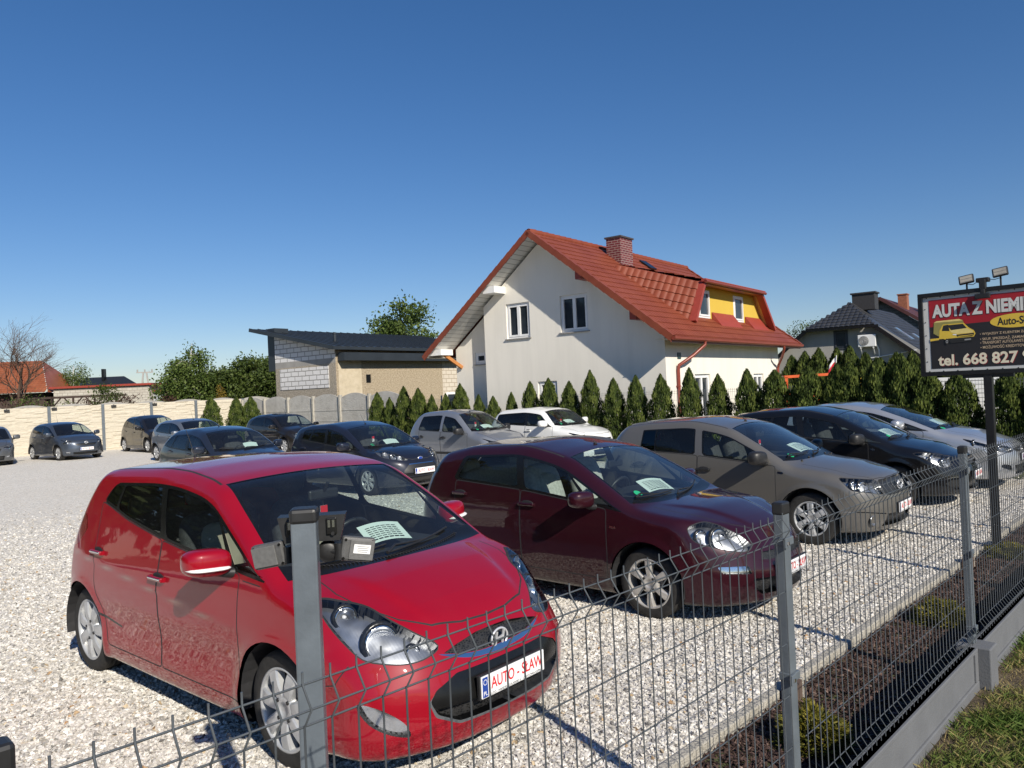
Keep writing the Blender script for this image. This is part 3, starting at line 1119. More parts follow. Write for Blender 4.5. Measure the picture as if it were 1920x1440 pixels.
    for sg in (1, -1):
        mb = MB()
        superell(mb, (mx - .02, sg * (my + .145), mz + .015), mr, .62, .7, 12, 24, 0, shear=(-.22 * sg, .04 * sg))
        mb.quad(*[(mx - .02 - mr[0] * .98 - .22 * 1 * dy, sg * (my + .145 + dy), mz + .015 + dz + .04 * dy) for dy, dz in ((-.08, -.05), (.08, -.05), (.08, .05), (-.08, .05))], mi=2)
        mb.tube([(mx + .03, sg * (my - .01), mz - .065), (mx + .01, sg * (my + .06), mz - .055), (mx - .01, sg * (my + .12), mz - .02)], [.032, .028, .03], 8, 1)
        if c.get('mirror_strip'):
            superell(mb, (mx + .010, sg * (my + .153), mz - .015), (mr[0] * .93, mr[1] * .92, .013), .7, .7, 6, 20, 3, shear=(-.22 * sg, .04 * sg))
        mb.build("wing_mirror", [c.get('mirrormat', P), BLACK, TRIM, PLATEW], root)
    # wipers on the near base of the screen
    if detail >= 1:
        for (ya, yb, dx) in ((.52, -.10, .02), (-.05, -.62, .03)):
            mb = MB()
            pts = []
            for u in np.linspace(0, 1, 8):
                y = ya + (yb - ya) * u
                x = xc + .05 - bow * (y / .7) ** 2 - dx - .12 * (1 - u) * .6
                q = s.solve(np.array([[x, y, .5]]), np.array([[x, y, 1.9]]))[0]
                pts.append((q[0], q[1], q[2] + .014))
            mb.tube(pts, .007, 6)
            q = pts[-1]
            mb.tube([pts[3], ((pts[3][0] + q[0]) / 2, (pts[3][1] + q[1]) / 2 - .1, q[2] + .03), (xc + .05 - bow * ((yb - .02) / .7) ** 2, yb - .02, q[2] + .005)], [.006, .009, .012], 6)
            mb.build("wiper", BLACK, root)
    if c.get('antenna'):
        ax, ln, lean = c['antenna']
        z = float(Zc(ax)) - .005
        MB().tube([(ax, 0, z), (ax - .02, 0, z + .02)], .016, 8).tube([(ax - .02, 0, z + .02), (ax - lean, 0, z + ln)], [.005, .0025], 6).build("antenna", BLACK, root)
    # plate
    if c.get('plate') is not None:
        pz = c['plate']
        q = max(s.pt('f', y, z)[0] for y in (0, .25) for z in (pz - .05, pz + .05))
        y0 = c.get('plate_y', 0.0)
        make_plate(root, q + .014, pz, detail < 2 or not c.get('hero'), y0=y0)
        MB().box((q + .002, y0, pz), (.02, .54, .13), bev=.004).build("plate_holder", BLACK, root)
    # interior
    if c.get('interior', True):
        zc = float(Zc(xc))
        sm, sm2 = c.get('seatmat', (SEAT, SEAT))
        mb = MB()
        mb.box(((xc - .3 - 1.5) / 2, 0, .34), (xc + 1.2, 1.30, .10))
        mb.box((-a + .05, 0, .60), (.5, 1.1, .5))
        mb.build("cabin_floor", DARKIN, root)
        mb = MB()
        xd0, xd1 = xc - .98, xc - .10
        ty = lambda x: zc - .045 - (.03 if x < xd0 + .2 else 0)
        vs, fs = [], []
        yy = np.linspace(-.64, .64, 15)
        prof = [(xd1 - .02, zc - .10), (xd1 - .12, zc - .05), (xd0 + .25, zc - .055), (xd0 + .12, zc - .085), (xd0 + .06, zc - .18), (xd0 + .16, zc - .45)]
        for y in yy:
            hump = .045 * math.exp(-((y - .36) / .2) ** 2)
            for k, (px, pz) in enumerate(prof):
                vs.append((px - bow * .9 * (y / .7) ** 2, y, pz + (hump if k in (2, 3) else 0)))
        m = len(prof)
        fs = [(i * m + k, i * m + k + 1, (i + 1) * m + k + 1, (i + 1) * m + k) for i in range(14) for k in range(m - 1)]
        mb.add(vs, fs, 0, True)
        mb.build("dashboard", DARKIN, root)
        # steering wheel (left hand drive)
        mb = MB()
        cx, cz = xd0 + .02, zc - .10
        M = Matrix.Translation((cx, .36, cz)) @ Matrix.Rotation(R(-64), 4, 'Y')
        ring = [M @ Vector((.185 * math.cos(t), .185 * math.sin(t), 0)) for t in np.linspace(0, 2 * PI, 25)]
        mb.tube(ring, .016, 8, cap=False)
        for t in (R(90), R(-90), R(180)):
            mb.tube([M @ Vector((0, 0, -.02)), M @ Vector((.18 * math.cos(t), .18 * math.sin(t), 0))], .016, 6)
        mb.lathe([(.001, .02), (.06, .01), (.07, -.03)], M @ Vector((0, 0, 0)), M.to_3x3() @ Vector((0, 0, 1)), 16)
        mb.build("steering_wheel", BLACK, root)
        if detail >= 1:
            hz = c['H'] - .52
            for (xs, yy_) in ((c.get('seat_x', .05), .36), (c.get('seat_x', .05), -.36)):
                mb = MB()
                superell(mb, (xs + .08, yy_, .52), (.27, .25, .10), .5, .5, 8, 20, 0)
                for k, (dx, dz, rx, ry, rz_, m_) in enumerate(((-.24, .36, .085, .245, .34, 0), (-.185, .34, .06, .15, .27, 1))):
                    b = len(mb.v)
                    superell(mb, (0, 0, 0), (rx, ry, rz_), .5, .55, 10, 22, m_)
                    ca, sa = math.cos(R(-18)), math.sin(R(-18))
                    for i in range(b, len(mb.v)):
                        x, y, z = mb.v[i]
                        mb.v[i] = (xs + dx + ca * x + sa * z, yy_ + y, .55 + dz - sa * x * 1 + ca * z)
                seat = mb.build("seat", [sm, sm2], root)
                mb = MB()
                superell(mb, (xs - .41, yy_, min(.55 + .81, c['H'] - .23)), (.055, .13, .095), .55, .55, 8, 18, 0)
                mb.build("headrest", sm, seat)
            mb = MB()
            superell(mb, (-a + .32, 0, .55), (.24, .60, .10), .45, .3, 8, 24, 0)
            superell(mb, (-a + .02, 0, .86), (.09, .60, .30), .45, .3, 8, 24, 0)
            for y in (-.36, .36):
                superell(mb, (-a - .02, y, min(1.20, c['H'] - .32)), (.05, .13, .08), .55, .55, 8, 18, 0)
            mb.build("rear_bench", sm, root)
            mb = MB()
            q = s.pt('t', xrf + .16, 0)
            mb.box((q[0] - .06, 0, q[2] - .09), (.03, .24, .07), bev=.02)
            mb.tube([(q[0] - .05, 0, q[2] - .07), (q[0], 0, q[2] - .01)], .012, 6)
            mb.build("rear_view_mirror", BLACK, root)
    if c.get('sticker') and wsc:
        x, y = c['sticker']
        q = s.pt('t', x, abs(y)); n = s.grad(q[None])[0]
        q = q * np.array([1, np.sign(y), 1]); n = n * np.array([1, np.sign(y), 1])
        MB().lathe([(.042, .002), (.001, .0025)], Vector(q), Vector(n), 20).build("sticker", GREENST, wsc)
    # loose things in the car
    M = Matrix.Translation((pos[0], pos[1], c.get('z', 0.0))) @ Matrix.Rotation(R(ang), 4, 'Z')
    nick = c['nick']
    if c.get('sheet'):
        x, y, rot = c['sheet']
        zc = float(Zc(xc))
        n = 8
        vs, fs = [], []
        for i in range(n + 1):
            for j in range(2):
                u = i / n - .5
                lx, ly = (j - .5) * .21, u * .30
                vs.append((x + lx * math.cos(rot) - ly * math.sin(rot), y + lx * math.sin(rot) + ly * math.cos(rot), zc + .012 + .018 * math.sin(i / n * PI) + (0 if j else .085)))
        fs = [(2 * i, 2 * i + 1, 2 * i + 3, 2 * i + 2) for i in range(n)]
        mb = MB(); mb.add(vs, fs, 0, True)
        if detail == 2:
            for k in range(7):
                yy0 = -.12; 
                a0 = (.075 - .022 * k)
                for i in range(n - 2):
                    u0, u1 = (i + 1) / n - .5, (i + 1.8) / n - .5
                    pts = []
                    for (lx, ly) in ((a0, u0 * .30), (a0 + (.011 if k == 0 else .006), u0 * .30), (a0 + (.011 if k == 0 else .006), u1 * .30), (a0, u1 * .30)):
                        uu = ly / .30 + .5
                        pts.append((x + lx * math.cos(rot) - ly * math.sin(rot), y + lx * math.sin(rot) + ly * math.cos(rot), zc + .016 + .018 * math.sin(uu * PI) + .085 * (.5 - lx / .21)))
                    mb.quad(*pts, mi=1)
        o = mb.build("price_sheet", [PAPER, INK])
        o.matrix_world = M
        tag(o, "curled white paper sheet on the dashboard of the " + nick, "paper", "sale sheets lying on dashboards")
    if c.get('hang'):
        q = s.pt('t', xrf + .16, 0)
        x, z = q[0] - .07, q[2] - .12
        mb = MB()
        mb.tube([(x, 0, z), (x, .004, z - .05)], .002, 5, 2)
        mb.box((x + .002, .004, z - .105), (.006, .055, .11), mi=0)
        mb.box((x + .006, .004, z - .075), (.004, .056, .05), mi=1)
        mb.box((x + .006, -.006, z - .125), (.004, .022, .03), mi=2)
        o = mb.build("hanging_tag", [PLATEW, PLATER, INK])
        o.matrix_world = M
        tag(o, "small red and white tag hanging from the mirror of the " + nick, "tag", "tags hanging from rear view mirrors")
    # badge
    bd = c.get('badge')
    if bd:
        kind, z, rx, rz_ = bd
        q = s.pt('f', 0, z)
        mb = MB()
        x = q[0] + .006
        ring = [(x + .008, rx * math.cos(t), z + rz_ * math.sin(t)) for t in np.linspace(0, 2 * PI, 33)]
        if kind in ('slanted_letter', 'ring', 'ellipses'):
            mb.tube(ring, .0065 if rx > .05 else .005, 6, 0, cap=False)
        if kind == 'slanted_letter':
            for (y0, z0, y1, z1, w) in ((-.030, -.030, -.016, .030, .010), (.016, -.030, .030, .030, .010), (-.024, -.004, .024, .004, .009)):
                mb.bar((x + .008, y0 * rx / .052, z + z0 * rz_ / .042), (x + .008, y1 * rx / .052, z + z1 * rz_ / .042), w, .01, 0)
        elif kind == 'oval':
            mb.lathe([(1, 0), (.98, .006), (.001, .008)], (0, 0, 0), (1, 0, 0), 28, 0)
            mb.v = [(x + vx, vy * rx, z + vz * rz_) for vx, vy, vz in mb.v]
            b = len(mb.v)
            mb.lathe([(.86, .0085), (.001, .010)], (0, 0, 0), (1, 0, 0), 28, 1)
            mb.v[b:] = [(x + vx, vy * rx, z + vz * rz_) for vx, vy, vz in mb.v[b:]]
        elif kind == 'ellipses':
            for (ex, ez) in ((.45, .9), (.9, .45)):
                mb.tube([(x + .008, rx * ex * math.cos(t), z + rz_ * .3 * (ez > .6) * 0 + rz_ * ez * math.sin(t)) for t in np.linspace(0, 2 * PI, 25)], .004, 5, 0, cap=False)
        elif kind == 'bar':
            mb.box((x + .006, 0, z), (.014, rx * 2, rz_ * 2), bev=.006, mi=0)
        elif kind == 'bolt':
            mb.tube(ring, .006, 6, 0, cap=False)
            mb.bar((x + .008, -rx * 1.2, z + .006), (x + .008, rx * .2, z + .004), .010, .01, 0)
            mb.bar((x + .008, -rx * .2, z - .004), (x + .008, rx * 1.2, z - .006), .010, .01, 0)
        mb.build("badge", [BADGEM, PLATEB], root)
    for fn in c.get('extra', []):
        fn(s, root, M)
    return root
# ---------------------------------------------------------------- the fourteen cars
def base(nick, paint, L, W, H, wb, fo, xc, zc, xrf, zrf, zn, belt, dlo, panes, doors, **kw):
    xn = wb / 2 + fo
    xt = xn - L
    a = wb / 2
    zre = kw.pop('zre', H - .10)
    hoodz = kw.pop('hoodz', None)
    mid = ((xc + xrf) / 2, (zc + zrf) / 2 + .018)
    c = dict(zn=zn, nick=nick, paint=paint, L=L, W=W, H=H, wb=wb, fo=fo, xc=xc, zc=zc, xrf=xrf, zrf=zrf, belt=belt, dlo=dlo, panes=panes, doors=doors,
             top=[(xn, zn - .12), (xn - .09, zn), (xn - .28, zn + .06), (xc + (xn - xc) * .42, zn + .06 + (zc - zn - .06) * .62), (xc + .02, zc), mid, (xrf + .06, zrf - .02), (xrf - .12, zrf + .030),
                  (xrf - .45, H - .012), (min(-.25, xrf - .6), H), (-a * .75, H - .025), (xt + .55, zre + .03), (xt + .30, zre), (xt + .1, zre - .05)],
             nose=[(.08, -.16), (.18, -.06), (.30, -.005), (.45, 0), (zn - .16, -.02), (zn - .05, -.05), (zn + .06, -.11), (zn + .35, -.24)],
             tail=[(.1, .14), (.22, .04), (.5, 0), (.72, .01), (.95, .07), (1.1, .16), (1.3, .32), (1.45, .48), (1.6, .66)],
             r=.305, rim=.205, style=(7, .05, .075, 0, 1), handles=[(-.02, .88, 'front_door'), (-.96, .93, 'rear_door')], mirror=(.72, 1.02),
             hood=[(xc + .05, .60), (xc + .3, .615), (xn - .42, .60), (xn - .22, .50), (xn - .13, .30), (xn - .11, 0), (xn - .11, -.1)])
    if hoodz:
        c['top'] = [q for q in c['top'] if q[0] < xc - .05] + hoodz
    c.update(kw)
    return c

def spot(px_o, ang):
    return px_o, ang

P_RED = paint("red_car_paint", (.27, .0015, .011), 0.0, .4, .08)
P_MAROON = paint("maroon_car_paint", (.024, .0018, .0058), .1, .35, .07)
P_TAUPE = paint("taupe_metallic_paint", (.135, .127, .115), .35, .36, .08)
P_BLACK = paint("black_car_paint", (.006, .006, .007), 0, .3, .06)
P_SILVER = paint("silver_metallic_paint", (.50, .51, .53), .65, .32, .08)
P_WHITE = paint("white_car_paint", (.78, .78, .76), 0, .4, .08)
P_ICE = paint("light_silver_blue_paint", (.22, .235, .265), .45, .35, .08)
P_NAVY = paint("navy_car_paint", (.010, .012, .022), .1, .3, .06)
P_INDIGO = paint("indigo_car_paint", (.016, .021, .035), .2, .3, .06)
P_STEEL = paint("steel_grey_paint", (.15, .165, .19), .5, .35, .08)
P_BROWN = paint("brown_black_paint", (.012, .0105, .010), .2, .32, .08)
P_SMOKE = paint("blue_grey_metallic_paint", (.055, .068, .092), .5, .34, .08)
P_ASH = paint("ash_grey_paint", (.10, .105, .11), .4, .35, .1)
AH = -42.0

# red tall hatchback in front ------------------------------------------------
def red_extra(s, root, M):
    # rub marks, lower chin and cowl vents
    mb = MB()
    for y in np.linspace(-.55, .55, 46):
        x = s.c['xc'] + .045 - .16 * (y / .7) ** 2
        q = s.pt('t', x, abs(y))
        mb.box((q[0], y, q[2] + .001), (.045, .007, .004))
    mb.build("cowl_grille", DARKIN, root)
red = base("red hatchback", P_RED, 4.17, 1.765, 1.600, 2.615, .95, 1.35, 1.035, .50, 1.515, .70,
           [(1.9, .90), (1.6, .945), (1.25, 1.0), (.9, 1.03), (.04, 1.118), (-.6, 1.215), (-.95, 1.30), (-1.3, 1.36), (-1.8, 1.40)], (1.24, -1.02, -.93),
           [(-.98, -.80, .09, .06, None), (-.765, -.055, .06, -.11, 'rear_door'), (.025, .84, -.11, -.21, 'front_door'), (.91, 1.20, -.23, 0, None)],
           [(-.015, .965, 'front_door'), (-1.04, -.025, 'rear_door')], r=.318, rim=.222, zre=1.50, pf=((.1, .52, .72, 1.0), (.36, .36, .48, .5)), pe=2.6, plateau=(.55, .34, .016), k_hood=.09, k_nose=.12, zb=.17,
           hero=True, plate=.462, handle_chrome=True, mirror=(.86, 1.085), mirror_r=(.088, .125, .078), mirror_strip=True,
           handles=[(.0, .885, 'front_door'), (-.97, .955, 'rear_door')], style=(7, .062, .095, 0, 1), crown_h=.035, crown_r=.035, k_roof=.08, tumble=(.18, .25), pillar=.085, cowlbow=.10, cowlw=.10, topbow=0.0, apx=.09, apz=.03,
           hoodz=[(1.35, 1.035), (1.47, 1.015), (1.62, .975), (1.80, .905), (2.0, .805), (2.14, .70), (2.24, .56)],
           creases=[(1.0, .70, -1.6, .93, .012)], lines_side=[[(1.0, .99), (1.18, .98)], [(1.86, .655), (1.80, .56), (1.66, .53)]],
           hood=[(1.44, .64), (1.60, .655), (1.78, .61), (1.92, .50), (2.02, .36), (2.06, .18), (2.07, 0), (2.07, -.1)],
           marks=[('frontc', 'chrome_strip', [(-.15, .583), (.12, .588), (.27, .608), (.41, .654), (.27, .628), (.12, .613), (-.15, .611)]),
                  ('front', 'grille', [(-.1, .612), (.15, .616), (.28, .630), (.385, .653), (.28, .677), (.13, .698), (-.1, .703)]),
                  ('front', 'silver_strip', [(-.1, .307), (.37, .309), (.50, .372), (.531, .45), (.49, .495), (.365, .54), (-.1, .54)]),
                  ('front', 'lower_grille', [(-.1, .318), (.37, .325), (.49, .385), (.522, .455), (.485, .503), (.35, .556), (-.1, .557)]),
                  ('front', 'black_panel', [(-.1, .41), (.503, .41), (.522, .455), (.485, .503), (.35, .556), (-.1, .557)]),
                  ('frontc', 'fog_light', [(.618, .304), (.70, .328), (.772, .386), (.80, .476), (.752, .468), (.68, .415), (.632, .36)]),
                  ('diag', 'headlight', [('p', 1.594, .764, .939), ('p', 1.664, .671, .924), ('p', 1.778, .586, .887), ('p', 1.903, .532, .822), ('p', 2.003, .465, .758), ('p', 2.088, .390, .690), ('p', 2.093, .473, .655), ('p', 2.057, .569, .645), ('p', 1.985, .664, .658), ('p', 1.90, .73, .684), ('p', 1.799, .764, .757), ('p', 1.693, .79, .855)]),
                  ('side', 'tail_light', [(-1.38, .98), (-1.24, 1.10), (-1.30, 1.20), (-2.2, 1.22), (-2.2, .92), (-1.6, .92)]),
                  ('side', 'door_moulding', [(-1.02, .52), (-.62, .47), (-.62, .455), (-1.02, .50)])],
           bowls=[(('p', 1.92, .621, .753), .078), (('p', 1.735, .70, .880), .05), (('p', 2.03, .50, .685), .032)], badge=('slanted_letter', .642, .064, .050),
           sheet=(1.06, .14, -.25), hang=True, antenna=(-1.15, .24, .16), seatmat=(SEAT, plain("seat_beige_panel", (.32, .28, .22), .9, var=.15)), extra=[red_extra], doorpillar=True)

# maroon hatchback -----------------------------------------------------------
maroon = base("maroon hatchback", P_MAROON, 4.10, 1.687, 1.490, 2.51, .955, 1.14, .955, .32, 1.385, .66,
              [(1.9, .80), (1.05, .895), (.6, .955), (-.13, 1.035), (-1.05, 1.09), (-1.7, 1.13)], (1.06, -1.10, -.98),
              [(-1.04, -.19, .12, -.06, 'rear_door'), (-.09, .64, -.07, -.23, 'front_door'), (.72, 1.01, -.26, 0, None)],
              [(-.14, .87, 'front_door'), (-1.06, -.15, 'rear_door')], r=.300, rim=.205, zre=1.36, pf=.46, pe=2.3, k_hood=.08, k_roof=.10, k_nose=.14, zb=.16, hero=True,
              plate=.415, mirror=(.72, .99), mirror_r=(.075, .115, .075), handles=[(-.05, .90, 'front_door'), (-.98, .955, 'rear_door')],
              style=(6, .035, .075, 0, 1), rimmat=ALLOY, barrel=[(.1, .075), (.22, .032), (.32, .015), (.45, .005), (.6, .0), (.76, .002), (.9, .014), (1.0, .03), (1.3, .09)], crown_h=.035, plateau=(.50, .22, .012), hoodz=[(1.14, .96), (1.40, .925), (1.60, .90), (1.80, .835), (1.96, .765), (2.10, .68), (2.16, .57)], cowlbow=.15, tumble=(.20, .28),
              hood=[(1.22, .60), (1.45, .60), (1.70, .53), (1.86, .42), (1.98, .25), (2.0, 0), (2.0, -.1)],
              marks=[('front', 'grille', [(-.1, .512), (.30, .515), (.40, .528), (.37, .582), (-.1, .576)]), ('front', 'lower_grille', [(-.1, .245), (.42, .25), (.48, .30), (.505, .388), (-.1, .372)]),
                     ('front', 'fog_light', [(.51, .428), (.70, .445), (.72, .50), (.52, .492)]),
                     ('diag', 'headlight', [('p', 1.641, .769, .784), ('p', 1.651, .747, .814), ('p', 1.684, .677, .832), ('p', 1.727, .605, .832), ('p', 1.797, .548, .805), ('p', 1.879, .507, .762), ('p', 1.956, .457, .712), ('p', 2.028, .432, .636), ('p', 2.011, .508, .605), ('p', 1.939, .6, .619), ('p', 1.854, .676, .645), ('p', 1.763, .739, .674), ('p', 1.688, .773, .711)]),
                     ('side', 'side_repeater', [(.908, .752), (.975, .748), (.975, .772), (.908, .776)]),
                     ('diagr', 'tail_light', [('b', .66, .95), ('b', .66, 1.2), ('b', .60, 1.25), ('b', .58, 1.0)]),
                     ('side', 'black_panel', [(-1.40, 1.15), (-1.34, 1.15), (-1.36, 1.40), (-1.8, 1.42), (-1.8, 1.15)])],
              bowls=[(('p', 1.855, .625, .725), .072), (('p', 1.741, .73, .735), .05)], sheet=(.86, .02, -.35), sticker=(1.0, -.50), seatmat=(SEATL, SEATL), lampin=LAMPIN, antenna=(.20, .05, .03))

# taupe hatchback --------------------------------------------------------------
def taupe_extra(s, root, M):
    q = s.pt('f', .66, .318)
    for sg in (1, -1):
        MB().lathe([(.062, .0), (.058, .012), (.05, .004), (.02, -.015), (.001, -.016)], (q[0] + .002, sg * q[1], q[2]), (1, .25 * sg, 0), 20).build("fog_light", LAMPIN, root)
    mb = MB()
    for y in (.28, .50):
        q2 = s.pt('t', 1.10, y)
        for sg in (1, -1):
            superell(mb, (q2[0], sg * y, q2[2] + .005), (.014, .02, .012), 1, 1, 5, 8, 0)
    mb.build("washer_jet", BLACK, root)
taupe = base("taupe hatchback", P_TAUPE, 4.06, 1.733, 1.520, 2.589, .82, 1.06, 1.0, .24, 1.42, .785,
             [(1.9, .86), (.95, .93), (.74, .95), (-.2, 1.045), (-1.0, 1.08), (-1.7, 1.10)], (.84, -1.07, -1.03),
             [(-1.03, -.82, .03, 0, 'dark'), (-.80, -.21, 0, -.02, 'rear_door'), (-.07, .80, -.03, -.05, 'front_door')],
             [(-.15, .90, 'front_door'), (-1.12, -.16, 'rear_door')], trim='pane', r=.312, rim=.200, zre=1.42, pf=.34, pe=2.8, k_hood=.10, k_roof=.09, zb=.17, tumble=(.20, .28), hero=True,
             plate=.425, mirror=(.76, 1.02), mirrormat=BLACK, mirror_r=(.08, .125, .085), handlemat=BLACK, handles=[(-.06, .86, 'front_door'), (-1.04, .90, 'rear_door')],
             style=(6, .055, .085, 0, 1), crown_h=.07, barrel=[(.1, .075), (.22, .032), (.32, .015), (.45, .005), (.6, .0), (.76, .002), (.9, .014), (1.0, .03), (1.3, .09)],  clad=BLACK,
             hood=[(1.14, .62), (1.45, .63), (1.75, .60), (1.92, .48), (1.98, .25), (1.99, 0), (1.99, -.1)],
             marks=[('front', 'grille', [(-.1, .585), (.40, .583), (.47, .615), (.47, .74), (.42, .765), (-.1, .77)]), ('front', 'lower_grille', [(-.1, .235), (.525, .240), (.455, .378), (-.1, .37)]),
                    ('front', 'chrome_strip', [(.483, .376), (.74, .415), (.84, .420), (.84, .430), (.74, .426), (.483, .388)]),
                    ('diag', 'headlight', [('p', 1.638, .781, .80), ('p', 1.72, .728, .80), ('p', 1.885, .551, .775), ('p', 1.943, .485, .758), ('p', 2.018, .485, .644), ('p', 2.018, .504, .61), ('p', 1.916, .67, .64), ('p', 1.818, .766, .661), ('p', 1.761, .797, .682), ('p', 1.714, .806, .729)]),
                    ('side', 'side_repeater', [(.93, .842), (1.0, .837), (1.0, .862), (.93, .867)]),
                    ('diagr', 'tail_light', [('b', .68, .85), ('b', .68, 1.15), ('b', .60, 1.2), ('b', .58, .86)])],
              bowls=[(('p', 1.876, .681, .712), .062), (('p', 1.79, .75, .735), .045)], badge=('ellipses', .675, .11, .055), sheet=(.80, .22, -.2), sticker=(.96, -.50), hang=True, antenna=(.16, .22, .18), extra=[taupe_extra], seatmat=(SEAT, SEAT))

# black hatchback --------------------------------------------------------------
black = base("black hatchback", P_BLACK, 4.08, 1.72, 1.505, 2.525, .92, 1.24, .98, .36, 1.40, .72,
             [(1.9, .84), (1.1, .93), (.74, .96), (-.2, 1.04), (-1.0, 1.10), (-1.7, 1.14)], (1.16, -1.08, -.98),
             [(-1.03, -.76, .10, .10, None), (-.70, -.19, .10, -.06, 'rear_door'), (-.08, .60, -.06, -.20, 'front_door'), (.67, 1.11, -.22, 0, None)],
             [(-.14, .90, 'front_door'), (-1.06, -.15, 'rear_door')], r=.305, rim=.205, zre=1.39, pf=.44, hero=True, plate=.45, mirror=(.80, 1.0), mirrormat=BLACK, k_hood=.12, k_roof=.10,
             marks=[('front', 'grille', [(-.1, .60), (.32, .605), (.42, .66), (.40, .70), (-.1, .71)]), ('front', 'lower_grille', [(-.1, .225), (.58, .26), (.72, .36), (.60, .43), (-.1, .43)]),
                    ('front', 'chrome_strip', [(.30, .425), (.62, .438), (.76, .40), (.76, .41), (.62, .452), (.30, .44)]), ('front', 'silver_strip', [(-.1, .645), (.38, .65), (.38, .665), (-.1, .66)]),
                    ('diag', 'headlight', [('p', 1.52, .812, .797), ('p', 1.71, .715, .80), ('p', 1.87, .543, .755), ('p', 1.948, .473, .727), ('p', 1.975, .589, .628), ('p', 1.897, .693, .595), ('p', 1.797, .756, .638), ('p', 1.682, .799, .719)]),
                    ('side', 'side_repeater', [(.93, .842), (1.0, .837), (1.0, .862), (.93, .867)])],
              bowls=[(('p', 1.768, .736, .722), .055), (('p', 1.899, .644, .678), .05)], sheet=(.95, .10, -.3), sticker=(1.10, -.48), hang=True)

# silver tall hatchback ----------------------------------------------------------
silver = base("silver low hatchback", P_SILVER, 4.35, 1.79, 1.49, 2.68, .93, 1.22, 1.02, .20, 1.40, .76,
              [(1.9, .90), (1.2, .965), (.74, 1.0), (-.2, 1.04), (-1.0, 1.09), (-1.7, 1.12)], (1.06, -1.20, -1.0),
              [(-1.12, -.22, .20, -.08, 'rear_door'), (-.10, .70, -.08, -.26, 'front_door'), (.76, 1.02, -.28, 0, None)],
              [(-.16, .95, 'front_door'), (-1.10, -.17, 'rear_door')], r=.320, rim=.215, zre=1.34, pf=.36, pe=3.2, hero=True, plate=.52, mirror=(.60, 1.08), k_hood=.11, k_roof=.10, pillar=.09,
              marks=[('front', 'grille', [(-.1, .60), (.36, .61), (.44, .67), (-.1, .68)]), ('front', 'lower_grille', [(-.1, .24), (.44, .245), (.50, .40), (-.1, .42)]),
                     ('front', 'chrome_strip', [(-.1, .632), (.40, .64), (.42, .655), (-.1, .648)]), ('frontc', 'fog_light', [(.58, .32), (.74, .38), (.72, .43), (.60, .40)]),
                     ('diag', 'headlight', [('s', 1.55, .865), ('f', .76, .77), ('f', .60, .725), ('f', .48, .685), ('f', .50, .63), ('f', .64, .62), ('f', .77, .66), ('s', 1.75, .75)])],
              bowls=[(('f', .66, .70), .06), (('s', 1.72, .79), .05)], badge=('bolt', .645, .06, .05), sheet=(1.0, .05, -.3), sticker=(1.18, -.52))

# white small hatchback -----------------------------------------------------------
white = base("white small hatchback", P_WHITE, 3.76, 1.69, 1.50, 2.39, .76, .92, 1.00, .38, 1.42, .78,
             [(1.9, .92), (.9, .98), (-.2, 1.02), (-1.0, 1.06), (-1.7, 1.10)], (.80, -1.25, -1.20),
             [(-1.2, -.17, .03, -.02, 'rear_door'), (-.07, .72, -.03, -.06, 'front_door')],
             [(-.13, .83, 'front_door'), (-1.0, -.14, 'rear_door')], r=.295, zre=1.42, plate=.45, mirror=(.62, 1.06), k_hood=.13,
             marks=[('front', 'grille', [(-.1, .55), (.30, .56), (.36, .64), (-.1, .65)]), ('front', 'lower_grille', [(-.1, .215), (.40, .22), (.44, .36), (-.1, .37)]),
                    ('diag', 'headlight', [('s', 1.36, .90), ('f', .66, .82), ('f', .58, .74), ('f', .48, .68), ('f', .52, .62), ('f', .66, .64), ('s', 1.50, .76)])],
             bowls=[(('f', .60, .70), .06)], sheet=(.70, .1, -.2), hang=True, sticker=(.84, -.46))

# silver blue microcar ----------------------------------------------------------
ice = base("silver blue city car", P_ICE, 3.565, 1.595, 1.56, 2.38, .66, .98, 1.02, .30, 1.47, .80,
           [(1.9, .90), (.9, .98), (.3, 1.00), (-.3, 1.02), (-1.0, 1.05), (-1.7, 1.08)], (.88, -1.06, -.98),
           [(-1.0, -.19, .10, -.01, 'rear_door'), (-.06, .74, -.01, -.12, 'front_door')],
           [(-.13, .86, 'front_door'), (-.98, -.14, 'rear_door')], trim='pane', r=.278, rim=.185, zre=1.46, plate=.45, mirror=(.70, 1.02), mirrormat=BLACK, handlemat=BLACK, k_hood=.14,
           handles=[(-.03, .86, 'front_door'), (-.88, .88, 'rear_door')],
           marks=[('front', 'grille', [(-.1, .58), (.28, .58), (.32, .64), (-.1, .65)]), ('front', 'lower_grille', [(-.1, .215), (.40, .22), (.42, .34), (-.1, .35)]), ('side', 'bumper_insert', [(-1.0, .44), (.85, .44), (.85, .50), (-1.0, .50)]),
                  ('diag', 'headlight', [('s', 1.34, .92), ('f', .62, .84), ('f', .54, .76), ('f', .44, .70), ('f', .50, .64), ('f', .62, .66), ('s', 1.48, .78)]),
                  ('diagr', 'tail_light', [('b', .62, .85), ('b', .62, 1.10), ('b', .56, 1.12), ('b', .54, .86)])],
           bowls=[(('f', .56, .71), .06)], sheet=(.72, .1, -.2), hang=True, sticker=(.90, -.45), antenna=(.22, .10, .08))

